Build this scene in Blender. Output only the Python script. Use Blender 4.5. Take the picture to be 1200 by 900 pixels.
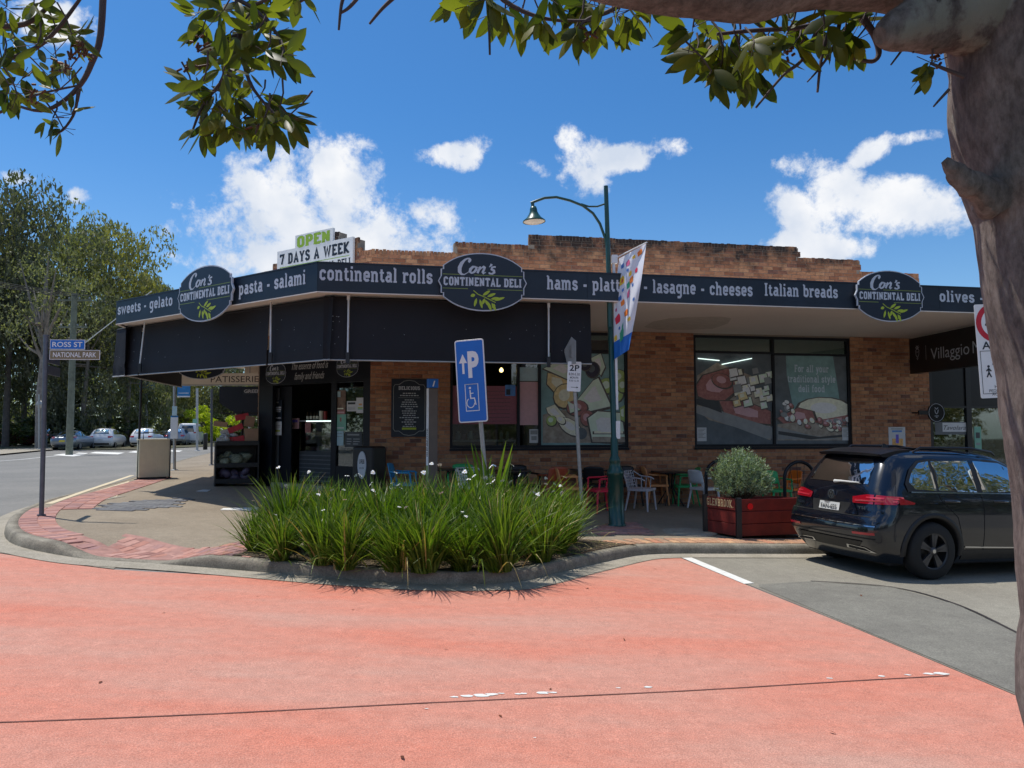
import bpy, bmesh, math, random
from mathutils import Vector, Matrix, noise
import numpy as np
for _o in list(bpy.data.objects): bpy.data.objects.remove(_o)
R = math.radians
scene = bpy.context.scene
COL = scene.collection
random.seed(7)

# ------------------------------------------------------------------ camera
EYE = 1.67; F = 880.0; PITCH = math.atan(50.0 / 880.0)
cam_data = bpy.data.cameras.new('camera'); cam = bpy.data.objects.new('camera', cam_data); COL.objects.link(cam)
cam.location = (0, 0, EYE); cam.rotation_euler = (math.pi / 2 + PITCH, 0, 0)
cam_data.sensor_width = 36.0; cam_data.lens = 36.0 * F / 1200.0
cam_data.clip_start = 0.05; cam_data.clip_end = 6000
scene.camera = cam
scene.render.resolution_x = 1024; scene.render.resolution_y = 768

# ------------------------------------------------------------------ light
SUNV = Vector((-0.33, 0.165, 1.0)).normalized()
SUN_EL = math.asin(SUNV.z); SUN_AZ = math.atan2(SUNV.x, SUNV.y)
sd = bpy.data.lights.new('sun', 'SUN'); sd.energy = 3.35; sd.angle = R(0.53); sd.color = (1.0, 0.95, 0.87)
sun = bpy.data.objects.new('sun', sd); COL.objects.link(sun)
sun.rotation_euler = SUNV.to_track_quat('Z', 'Y').to_euler(); sun.location = (-20, 10, 60)
scene.view_settings.view_transform = 'Standard'; scene.view_settings.look = 'None'
scene.view_settings.exposure = 0.36; scene.view_settings.gamma = 1.0
scene.cycles.max_bounces = 6; scene.cycles.transparent_max_bounces = 16

FWD = Vector((0, math.cos(PITCH), math.sin(PITCH))); UPV = Vector((0, -math.sin(PITCH), math.cos(PITCH)))
def ray(px, py):
    return FWD + Vector((1, 0, 0)) * ((px - 600.0) / F) + UPV * ((450.0 - py) / F)

# ---- world: Nishita sky with clouds, all by direction
SKY_STRENGTH = 0.1
world = bpy.data.worlds.new('World'); scene.world = world; world.use_nodes = True
wt = world.node_tree; wt.nodes.clear()
def wn(t, **k):
    n = wt.nodes.new(t)
    for a, b in k.items(): setattr(n, a, b)
    return n
def wm(op, a, b=None, c=None, clamp=False):
    n = wn('ShaderNodeMath', operation=op, use_clamp=clamp)
    for i, v in enumerate((a, b, c)):
        if v is None: continue
        if isinstance(v, (int, float)): n.inputs[i].default_value = v
        else: wt.links.new(v, n.inputs[i])
    return n.outputs[0]
def wsmooth(v, a, b):
    n = wn('ShaderNodeMapRange', interpolation_type='SMOOTHSTEP')
    wt.links.new(v, n.inputs[0]); n.inputs[1].default_value = a; n.inputs[2].default_value = b
    return n.outputs[0]
sky = wn('ShaderNodeTexSky', sky_type='NISHITA', sun_disc=False)
sky.sun_elevation = SUN_EL; sky.sun_rotation = SUN_AZ
sky.altitude = 200; sky.air_density = 1.0; sky.dust_density = 0.5; sky.ozone_density = 2.6
wtc = wn('ShaderNodeTexCoord'); sep = wn('ShaderNodeSeparateXYZ'); wt.links.new(wtc.outputs['Generated'], sep.inputs[0])
yy = wm('MAXIMUM', sep.outputs[1], 0.05)
av = wm('DIVIDE', sep.outputs[0], yy); ev = wm('DIVIDE', sep.outputs[2], yy)
front = wsmooth(sep.outputs[1], 0.1, 0.3)
# clouds as seen: (px, py, rx, ry, angle, weight)
CL = [(330,232,82,56,-10,1.5),(385,215,52,60,20,1.5),(275,262,72,34,-5,1.2),(452,266,84,40,12,1.6),(420,285,110,34,0,1.6),(300,300,95,30,0,1.2),(215,232,44,20,25,.7),(350,188,46,26,20,.8),(490,284,52,22,12,1.2),
      (552,176,30,20,-35,1.0),(528,182,46,16,0,.8),(684,198,36,32,60,1.3),(722,190,74,18,-14,1.3),(770,174,48,16,-10,1.0),(695,218,30,18,-30,.9),(670,172,22,30,-10,1.0),(635,200,34,14,20,.6),
      (945,196,36,24,10,1.2),(968,240,52,46,20,1.5),(1030,247,78,34,-3,1.5),(1095,248,62,26,3,1.4),(970,286,72,20,-2,1.4),(1022,176,36,15,-30,.9),(1078,161,44,11,-8,.8),
      (60,25,60,26,10,1.1),(18,208,34,13,8,.9),(88,229,20,12,10,.8),(200,300,32,9,12,.4),(800,105,22,14,20,-.1)]
field = None
for (px, py, rx, ry, an, w) in CL:
    d = ray(px, py); a0, e0 = d.x / d.y, d.z / d.y
    ca, sa = math.cos(R(-an)), math.sin(R(-an))
    da = wm('SUBTRACT', av, a0); de = wm('SUBTRACT', ev, e0)
    x1 = wm('MULTIPLY_ADD', da, ca * F / rx, wm('MULTIPLY', de, sa * F / rx))
    y1 = wm('MULTIPLY_ADD', da, -sa * F / ry, wm('MULTIPLY', de, ca * F / ry))
    f = wm('SUBTRACT', w, wm('MULTIPLY_ADD', x1, x1, wm('MULTIPLY', y1, y1)))
    field = f if field is None else wm('SMOOTH_MAX', field, f, 0.25)
nz = wn('ShaderNodeTexNoise'); nz.inputs['Scale'].default_value = 13; nz.inputs['Detail'].default_value = 10; nz.inputs['Roughness'].default_value = 0.66; nz.inputs['Distortion'].default_value = 0.12
wt.links.new(wtc.outputs['Generated'], nz.inputs['Vector'])
nb = wm('MULTIPLY', wm('SUBTRACT', nz.outputs['Fac'], 0.505), 6.5)
fa = wm('MAXIMUM', wm('ADD', field, nb), -5)
m1 = wm('MULTIPLY', wsmooth(fa, 0.0, 1.15), front)
# keep stray noise away from the blobs
gate = wsmooth(field, -1.7, 0.1); m1 = wm('MULTIPLY', m1, gate)
nz3 = wn('ShaderNodeTexNoise'); nz3.inputs['Scale'].default_value = 3.2; nz3.inputs['Detail'].default_value = 8; nz3.inputs['Roughness'].default_value = 0.6
wt.links.new(wtc.outputs['Generated'], nz3.inputs['Vector'])
back = wm('MULTIPLY', wsmooth(nz3.outputs['Fac'], 0.50, 0.62), wm('SUBTRACT', 1.0, front))  # unseen clouds behind the camera, cover raised to brighten the awning shade
cmask = wm('MAXIMUM', m1, back, clamp=True)
cmask = wm('MULTIPLY', cmask, wsmooth(sep.outputs[2], -0.02, 0.05))
nz2 = wn('ShaderNodeTexNoise'); nz2.inputs['Scale'].default_value = 11; nz2.inputs['Detail'].default_value = 6
wt.links.new(wtc.outputs['Generated'], nz2.inputs['Vector'])
cr = wn('ShaderNodeValToRGB'); cr.color_ramp.elements[0].position = 0.36; cr.color_ramp.elements[1].position = 0.62
cr.color_ramp.elements[0].color = (5.0, 5.6, 6.6, 1); cr.color_ramp.elements[1].color = (7.4, 7.5, 7.7, 1)
wt.links.new(nz2.outputs['Fac'], cr.inputs[0])
tint = wn('ShaderNodeMix', data_type='RGBA', blend_type='MULTIPLY'); tint.inputs[0].default_value = 1.0
tcol = wn('ShaderNodeMix', data_type='RGBA'); wt.links.new(wsmooth(sep.outputs[2], 0.0, 0.42), tcol.inputs[0]); tcol.inputs[6].default_value = (0.74, 0.92, 1.05, 1); tcol.inputs[7].default_value = (0.36, 0.76, 1.08, 1)
wt.links.new(tcol.outputs[2], tint.inputs[7]); wt.links.new(sky.outputs[0], tint.inputs[6])
mx = wn('ShaderNodeMix', data_type='RGBA'); wt.links.new(cmask, mx.inputs[0]); wt.links.new(tint.outputs[2], mx.inputs[6]); wt.links.new(cr.outputs[0], mx.inputs[7])
bg = wn('ShaderNodeBackground'); bg.inputs['Strength'].default_value = SKY_STRENGTH; wt.links.new(mx.outputs[2], bg.inputs[0])
wo = wn('ShaderNodeOutputWorld'); wt.links.new(bg.outputs[0], wo.inputs[0])

# ------------------------------------------------------------------ materials
MATS = {}
def mat(name, col=(.5,.5,.5), rough=.6, metal=0.0, var=0.12, scale=6.0, bump=0.0, bscale=60.0, coat=0.0, spec=0.5, emit=None, col2=None, rnd=0.0, tiny=0.0, coords='Object', alpha=None):
    """procedural principled: base colour broken up by noise, optional second colour, island/object random, bump"""
    if name in MATS: return MATS[name]
    m = bpy.data.materials.new(name); m.use_nodes = True; t = m.node_tree; N = t.nodes; L = t.links
    b = N['Principled BSDF']; b.inputs['Roughness'].default_value = rough; b.inputs['Metallic'].default_value = metal
    b.inputs['Coat Weight'].default_value = coat; b.inputs['Coat Roughness'].default_value = 0.04; b.inputs['Specular IOR Level'].default_value = spec
    tc = N.new('ShaderNodeTexCoord')
    nzz = N.new('ShaderNodeTexNoise'); nzz.inputs['Scale'].default_value = scale; nzz.inputs['Detail'].default_value = 6; nzz.inputs['Roughness'].default_value = .62
    L.new(tc.outputs[coords], nzz.inputs['Vector'])
    rp = N.new('ShaderNodeValToRGB'); rp.color_ramp.elements[0].position = .3; rp.color_ramp.elements[1].position = .7
    c2 = col2 or tuple(min(1, c * (1 + var)) for c in col)
    rp.color_ramp.elements[0].color = (*[c * (1 - var) for c in col], 1) if not col2 else (*col, 1)
    rp.color_ramp.elements[1].color = (*c2, 1)
    L.new(nzz.outputs['Fac'], rp.inputs[0]); out = rp.outputs[0]
    if rnd:
        g = N.new('ShaderNodeNewGeometry'); oi = N.new('ShaderNodeObjectInfo')
        ad = N.new('ShaderNodeMath'); ad.operation = 'ADD'; L.new(g.outputs['Random Per Island'], ad.inputs[0]); L.new(oi.outputs['Random'], ad.inputs[1])
        fr = N.new('ShaderNodeMath'); fr.operation = 'FRACT'; L.new(ad.outputs[0], fr.inputs[0])
        mr = N.new('ShaderNodeMapRange'); L.new(fr.outputs[0], mr.inputs[0]); mr.inputs[3].default_value = 1 - rnd; mr.inputs[4].default_value = 1 + rnd
        mm = N.new('ShaderNodeVectorMath'); mm.operation = 'SCALE'; L.new(out, mm.inputs[0]); L.new(mr.outputs[0], mm.inputs['Scale']); out = mm.outputs[0]
    if tiny:
        n2 = N.new('ShaderNodeTexNoise'); n2.inputs['Scale'].default_value = bscale; n2.inputs['Detail'].default_value = 3; L.new(tc.outputs[coords], n2.inputs['Vector'])
        mr = N.new('ShaderNodeMapRange'); L.new(n2.outputs['Fac'], mr.inputs[0]); mr.inputs[1].default_value = .3; mr.inputs[2].default_value = .7; mr.inputs[3].default_value = 1 - tiny; mr.inputs[4].default_value = 1 + tiny
        mm = N.new('ShaderNodeVectorMath'); mm.operation = 'SCALE'; L.new(out, mm.inputs[0]); L.new(mr.outputs[0], mm.inputs['Scale']); out = mm.outputs[0]
    L.new(out, b.inputs['Base Color'])
    if bump:
        n3 = N.new('ShaderNodeTexNoise'); n3.inputs['Scale'].default_value = bscale; n3.inputs['Detail'].default_value = 4; L.new(tc.outputs[coords], n3.inputs['Vector'])
        bp = N.new('ShaderNodeBump'); bp.inputs['Strength'].default_value = bump; bp.inputs['Distance'].default_value = .02; L.new(n3.outputs['Fac'], bp.inputs['Height']); L.new(bp.outputs[0], b.inputs['Normal'])
    if emit: b.inputs['Emission Color'].default_value = (*emit[:3], 1); b.inputs['Emission Strength'].default_value = emit[3]
    MATS[name] = m; return m

def leafmat(name, c, c2, trans=.5, rough=.45, rnd=.35):
    m = bpy.data.materials.new(name); m.use_nodes = True; t = m.node_tree; N = t.nodes; L = t.links
    b = N['Principled BSDF']; b.inputs['Roughness'].default_value = rough; b.inputs['Specular IOR Level'].default_value = .35
    g = N.new('ShaderNodeNewGeometry'); oi = N.new('ShaderNodeObjectInfo')
    ad = N.new('ShaderNodeMath'); ad.operation = 'ADD'; L.new(g.outputs['Random Per Island'], ad.inputs[0]); L.new(oi.outputs['Random'], ad.inputs[1])
    fr = N.new('ShaderNodeMath'); fr.operation = 'FRACT'; L.new(ad.outputs[0], fr.inputs[0])
    rp = N.new('ShaderNodeValToRGB'); rp.color_ramp.elements[0].color = (*c, 1); rp.color_ramp.elements[1].color = (*c2, 1); L.new(fr.outputs[0], rp.inputs[0])
    L.new(rp.outputs[0], b.inputs['Base Color'])
    tr = N.new('ShaderNodeBsdfTranslucent'); sc = N.new('ShaderNodeVectorMath'); sc.operation = 'MULTIPLY'; L.new(rp.outputs[0], sc.inputs[0]); sc.inputs[1].default_value = (1.5, 1.7, .5); L.new(sc.outputs[0], tr.inputs[0])
    ms = N.new('ShaderNodeMixShader'); ms.inputs[0].default_value = trans; L.new(b.outputs[0], ms.inputs[1]); L.new(tr.outputs[0], ms.inputs[2]); L.new(ms.outputs[0], N['Material Output'].inputs[0])
    MATS[name] = m; return m

def glassmat(name, tint=(.8, .85, .85), refl=1.0, rough=.02, f0=.06):
    m = bpy.data.materials.new(name); m.use_nodes = True; t = m.node_tree; N = t.nodes; L = t.links; N.remove(N['Principled BSDF'])
    tr = N.new('ShaderNodeBsdfTransparent'); tr.inputs[0].default_value = (*tint, 1)
    gl = N.new('ShaderNodeBsdfGlossy'); gl.inputs['Roughness'].default_value = rough; gl.inputs[0].default_value = (refl, refl, refl, 1)
    lw = N.new('ShaderNodeLayerWeight'); lw.inputs[0].default_value = .35
    mr = N.new('ShaderNodeMapRange'); L.new(lw.outputs['Fresnel'], mr.inputs[0]); mr.inputs[3].default_value = f0; mr.inputs[4].default_value = .9
    nn = N.new('ShaderNodeTexNoise'); nn.inputs['Scale'].default_value = 1.3; tc = N.new('ShaderNodeTexCoord'); L.new(tc.outputs['Object'], nn.inputs['Vector'])
    bp = N.new('ShaderNodeBump'); bp.inputs['Strength'].default_value = .04; L.new(nn.outputs['Fac'], bp.inputs['Height']); L.new(bp.outputs[0], gl.inputs['Normal'])
    ms = N.new('ShaderNodeMixShader'); L.new(mr.outputs[0], ms.inputs[0]); L.new(tr.outputs[0], ms.inputs[1]); L.new(gl.outputs[0], ms.inputs[2]); L.new(ms.outputs[0], N['Material Output'].inputs[0])
    MATS[name] = m; return m

def groundmat(name, base, alt, spec_c, rough=.85, big=.5, stretch=(1, 1, 1), speck=260, speckamt=.5, bump=.35, crack=0):
    """asphalt-like: broad wear patches, mid mottling, fine aggregate with pale stones"""
    m = bpy.data.materials.new(name); m.use_nodes = True; t = m.node_tree; N = t.nodes; L = t.links
    b = N['Principled BSDF']; b.inputs['Roughness'].default_value = rough; b.inputs['Specular IOR Level'].default_value = .3
    tc = N.new('ShaderNodeTexCoord')
    def nse(s, d=4, r=.6):
        n = N.new('ShaderNodeTexNoise'); n.inputs['Scale'].default_value = s; n.inputs['Detail'].default_value = d; n.inputs['Roughness'].default_value = r; L.new(tc.outputs['Object'], n.inputs['Vector']); return n.outputs['Fac']
    def mrg(v, a, bb, c=0, d=1):
        n = N.new('ShaderNodeMapRange'); L.new(v, n.inputs[0]); n.inputs[1].default_value = a; n.inputs[2].default_value = bb; n.inputs[3].default_value = c; n.inputs[4].default_value = d; return n.outputs[0]
    def mixc(f, a, c):
        n = N.new('ShaderNodeMix'); n.data_type = 'RGBA'; L.new(f, n.inputs[0])
        for i, v in ((6, a), (7, c)):
            if isinstance(v, tuple): n.inputs[i].default_value = (*v, 1)
            else: L.new(v, n.inputs[i])
        return n.outputs[2]
    mp = N.new('ShaderNodeMapping'); mp.inputs['Scale'].default_value = stretch; L.new(tc.outputs['Object'], mp.inputs[0]); nb_ = N.new('ShaderNodeTexNoise'); nb_.inputs['Scale'].default_value = big; nb_.inputs['Detail'].default_value = 7; nb_.inputs['Roughness'].default_value = .68; L.new(mp.outputs[0], nb_.inputs['Vector'])
    c = mixc(mrg(nb_.outputs['Fac'], .36, .64), base, alt)
    def scl(c, v):
        n = N.new('ShaderNodeVectorMath'); n.operation = 'SCALE'; L.new(c, n.inputs[0]); L.new(v, n.inputs['Scale']); return n.outputs[0]
    c = scl(c, mrg(nse(9, 6, .7), .25, .75, .86, 1.14))
    c = scl(c, mrg(nse(speck * .5, 2), .3, .7, .72, 1.28))
    st = N.new('ShaderNodeTexVoronoi'); st.inputs['Scale'].default_value = speck * .55; L.new(tc.outputs['Object'], st.inputs['Vector'])
    sp = N.new('ShaderNodeMath'); sp.operation = 'LESS_THAN'; sp.inputs[1].default_value = .17; L.new(st.outputs['Distance'], sp.inputs[0])
    rr = N.new('ShaderNodeSeparateColor'); L.new(st.outputs['Color'], rr.inputs[0])
    g2 = N.new('ShaderNodeMath'); g2.operation = 'GREATER_THAN'; g2.inputs[1].default_value = 1 - .35 * speckamt; L.new(rr.outputs[0], g2.inputs[0])
    mu = N.new('ShaderNodeMath'); mu.operation = 'MULTIPLY'; L.new(sp.outputs[0], mu.inputs[0]); L.new(g2.outputs[0], mu.inputs[1])
    c = mixc(mu.outputs[0], c, spec_c)
    L.new(c, b.inputs['Base Color'])
    bp = N.new('ShaderNodeBump'); bp.inputs['Strength'].default_value = bump; bp.inputs['Distance'].default_value = .006; L.new(nse(speck * .6, 2), bp.inputs['Height']); L.new(bp.outputs[0], b.inputs['Normal'])
    MATS[name] = m; return m

M = MATS
groundmat('red_asphalt', (.56, .190, .124), (.50, .270, .205), (.80, .60, .50), big=.55, stretch=(.30, 1.25, 1), speck=230, speckamt=.9, bump=.5)
groundmat('grey_asphalt', (.225, .205, .165), (.275, .255, .205), (.4, .38, .33), big=.6, speck=170, speckamt=.7)
groundmat('patch_asphalt', (.165, .155, .130), (.215, .205, .17), (.3, .3, .28), big=1.2, speck=150, speckamt=.5)
groundmat('street_asphalt', (.18, .175, .16), (.225, .215, .195), (.3, .3, .28), big=.35, speck=120, speckamt=.4)
groundmat('path_asphalt', (.235, .19, .135), (.285, .235, .17), (.5, .46, .38), big=.7, speck=170, speckamt=.8)
groundmat('concrete', (.29, .26, .2), (.36, .32, .255), (.5, .47, .4), big=2.5, speck=120, speckamt=.4)
groundmat('kerb_concrete', (.17, .15, .115), (.30, .27, .21), (.45, .42, .35), big=3, speck=120, speckamt=.4)
groundmat('soil', (.07, .05, .03), (.12, .09, .06), (.25, .2, .14), big=4, speck=60, speckamt=.9, bump=1)
groundmat('grass_ground', (.05, .06, .025), (.10, .085, .05), (.2, .18, .1), big=.3, speck=20, speckamt=.5, bump=1)
mat('white_paint', (.72, .71, .66), .7, var=.12, scale=14, bump=.2, bscale=90)
mat('cream_paint', (.62, .52, .34), .7, var=.15, scale=14, bump=.2, bscale=90)
mat('crack_dark', (.035, .028, .025), .95)
mat('seam_brown', (.16, .065, .05), .95, var=.5, scale=3)
mat('navy', (.009, .017, .031), .45, var=.32, scale=1.6)
mat('navy_plain', (.010, .017, .032), .42, var=.06, scale=2)
mat('sign_white', (.55, .58, .64), .5, var=.06, scale=20)
mat('pure_white', (.80, .80, .79), .5, var=.04)
mat('olive_green', (.42, .52, .035), .5, var=.12, scale=40)
mat('dull_green_line', (.20, .26, .06), .5)
mat('blind', (.006, .006, .010), .75, var=.25, scale=1.6, bump=.08, bscale=25)
mat('strap', (.62, .66, .68), .5)
mat('soffit', (.78, .70, .62), .85, var=.05, scale=.7, bump=.04, bscale=8)
mat('black_metal', (.012, .012, .014), .45)
mat('black_shiny', (.008, .008, .012), .3, spec=.4)
mat('dark_frame', (.010, .011, .016), .5, spec=.3)
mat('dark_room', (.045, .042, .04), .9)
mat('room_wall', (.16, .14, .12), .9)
mat('grey_metal', (.42, .42, .41), .5, metal=.4, var=.1, scale=8)
mat('galv', (.36, .36, .35), .45, metal=.6, var=.15, scale=20)
mat('pole_green', (.006, .055, .040), .35, var=.12, scale=9, coat=.3)
mat('brick_mortar', (.30, .25, .20), .95, var=.15, scale=20, bump=.4, bscale=120)
mat('render_grey', (.28, .25, .22), .9, bump=.2)
mat('roof_metal', (.35, .36, .36), .5, metal=.3)
mat('timber_red', (.17, .018, .012), .5, var=.25, scale=7, bump=.15, bscale=40, rnd=.12)
mat('gold', (.62, .46, .24), .5)
mat('rubber', (.012, .012, .012), .8, bump=.2, bscale=80)
mat('blue_sign', (.010, .15, .56), .42, var=.05)
mat('glow_warm', (.9, .6, .3), .5, emit=(1.0, .62, .22, 9))
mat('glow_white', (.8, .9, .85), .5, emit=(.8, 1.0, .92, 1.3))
glassmat('shop_glass', (.62, .68, .68), f0=.05)
glassmat('car_glass', (.02, .025, .03), f0=.09, refl=.8)
glassmat('clear_glass', (.9, .92, .92), f0=.04)

def brickmat():
    m = bpy.data.materials.new('brick_clay'); m.use_nodes = True; t = m.node_tree; N = t.nodes; L = t.links
    b = N['Principled BSDF']; b.inputs['Roughness'].default_value = .88; b.inputs['Specular IOR Level'].default_value = .25
    g = N.new('ShaderNodeNewGeometry'); oi = N.new('ShaderNodeObjectInfo')
    ad = N.new('ShaderNodeMath'); ad.operation = 'ADD'; L.new(g.outputs['Random Per Island'], ad.inputs[0]); L.new(oi.outputs['Random'], ad.inputs[1])
    fr = N.new('ShaderNodeMath'); fr.operation = 'FRACT'; L.new(ad.outputs[0], fr.inputs[0])
    rp = N.new('ShaderNodeValToRGB'); L.new(fr.outputs[0], rp.inputs[0]); cr = rp.color_ramp
    stops = [(0, (0.256, 0.102, 0.0597)), (0.1, (0.332, 0.147, 0.0796)), (0.35, (0.409, 0.192, 0.104)), (0.6, (0.46, 0.227, 0.122)), (0.8, (0.511, 0.272, 0.146)), (0.95, (0.383, 0.168, 0.0992)), (1, (0.153, 0.0807, 0.0663))]
    cr.elements[0].position, cr.elements[0].color = 0, (*stops[0][1], 1); cr.elements[1].position, cr.elements[1].color = 1, (*stops[-1][1], 1)
    for p, c in stops[1:-1]: e = cr.elements.new(p); e.color = (*c, 1)
    n1 = N.new('ShaderNodeTexNoise'); n1.inputs['Scale'].default_value = 14; n1.inputs['Detail'].default_value = 6; L.new(g.outputs['Position'], n1.inputs['Vector'])
    mr = N.new('ShaderNodeMapRange'); L.new(n1.outputs['Fac'], mr.inputs[0]); mr.inputs[1].default_value = .25; mr.inputs[2].default_value = .75; mr.inputs[3].default_value = .78; mr.inputs[4].default_value = 1.22
    sc = N.new('ShaderNodeVectorMath'); sc.operation = 'SCALE'; L.new(rp.outputs[0], sc.inputs[0]); L.new(mr.outputs[0], sc.inputs['Scale'])
    # mould and soot below the parapet top: patchy stains
    sp = N.new('ShaderNodeSeparateXYZ'); L.new(g.outputs['Position'], sp.inputs[0])
    n2 = N.new('ShaderNodeTexNoise'); n2.inputs['Scale'].default_value = 2.6; n2.inputs['Detail'].default_value = 8; n2.inputs['Roughness'].default_value = .7; L.new(g.outputs['Position'], n2.inputs['Vector'])
    h = N.new('ShaderNodeMapRange'); L.new(sp.outputs[2], h.inputs[0]); h.inputs[1].default_value = 5.05; h.inputs[2].default_value = 5.9; h.inputs[3].default_value = -.15; h.inputs[4].default_value = .24
    ad2 = N.new('ShaderNodeMath'); ad2.operation = 'ADD'; L.new(n2.outputs['Fac'], ad2.inputs[0]); L.new(h.outputs[0], ad2.inputs[1])
    st = N.new('ShaderNodeMapRange'); L.new(ad2.outputs[0], st.inputs[0]); st.inputs[1].default_value = .49; st.inputs[2].default_value = .74
    mx = N.new('ShaderNodeMix'); mx.data_type = 'RGBA'; L.new(st.outputs[0], mx.inputs[0]); L.new(sc.outputs[0], mx.inputs[6]); mx.inputs[7].default_value = (.045, .032, .028, 1)
    L.new(mx.outputs[2], b.inputs['Base Color'])
    bp = N.new('ShaderNodeBump'); bp.inputs['Strength'].default_value = .35; bp.inputs['Distance'].default_value = .01
    n3 = N.new('ShaderNodeTexNoise'); n3.inputs['Scale'].default_value = 70; L.new(g.outputs['Position'], n3.inputs['Vector']); L.new(n3.outputs['Fac'], bp.inputs['Height']); L.new(bp.outputs[0], b.inputs['Normal'])
    MATS['brick_clay'] = m
brickmat()
def pavermat(name, stops):
    m = bpy.data.materials.new(name); m.use_nodes = True; t = m.node_tree; N = t.nodes; L = t.links
    b = N['Principled BSDF']; b.inputs['Roughness'].default_value = .85
    g = N.new('ShaderNodeNewGeometry'); oi = N.new('ShaderNodeObjectInfo')
    ad = N.new('ShaderNodeMath'); ad.operation = 'ADD'; L.new(g.outputs['Random Per Island'], ad.inputs[0]); L.new(oi.outputs['Random'], ad.inputs[1])
    fr = N.new('ShaderNodeMath'); fr.operation = 'FRACT'; L.new(ad.outputs[0], fr.inputs[0])
    rp = N.new('ShaderNodeValToRGB'); L.new(fr.outputs[0], rp.inputs[0]); cr = rp.color_ramp
    cr.elements[0].color = (*stops[0], 1); cr.elements[1].color = (*stops[-1], 1)
    for i, c in enumerate(stops[1:-1]): e = cr.elements.new((i + 1) / (len(stops) - 1)); e.color = (*c, 1)
    n1 = N.new('ShaderNodeTexNoise'); n1.inputs['Scale'].default_value = 8; n1.inputs['Detail'].default_value = 8; n1.inputs['Roughness'].default_value = .7; L.new(g.outputs['Position'], n1.inputs['Vector'])
    mr = N.new('ShaderNodeMapRange'); L.new(n1.outputs['Fac'], mr.inputs[0]); mr.inputs[1].default_value = .25; mr.inputs[2].default_value = .75; mr.inputs[3].default_value = .72; mr.inputs[4].default_value = 1.25
    sc = N.new('ShaderNodeVectorMath'); sc.operation = 'SCALE'; L.new(rp.outputs[0], sc.inputs[0]); L.new(mr.outputs[0], sc.inputs['Scale'])
    L.new(sc.outputs[0], b.inputs['Base Color']); MATS[name] = m
pavermat('paver_red', [(.27, .13, .11), (.42, .19, .14), (.48, .26, .21), (.31, .17, .16), (.50, .25, .19)])
mat('border_base', (.36, .19, .155), .9, var=.25, scale=9)
mat('grey_panel', (.12, .135, .15), .4)
pavermat('paver_grey', [(.13, .13, .13), (.17, .17, .17), (.12, .12, .13)])
pavermat('paver_tan', [(.45, .24, .13), (.38, .22, .14), (.55, .33, .18), (.48, .2, .12)])

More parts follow.
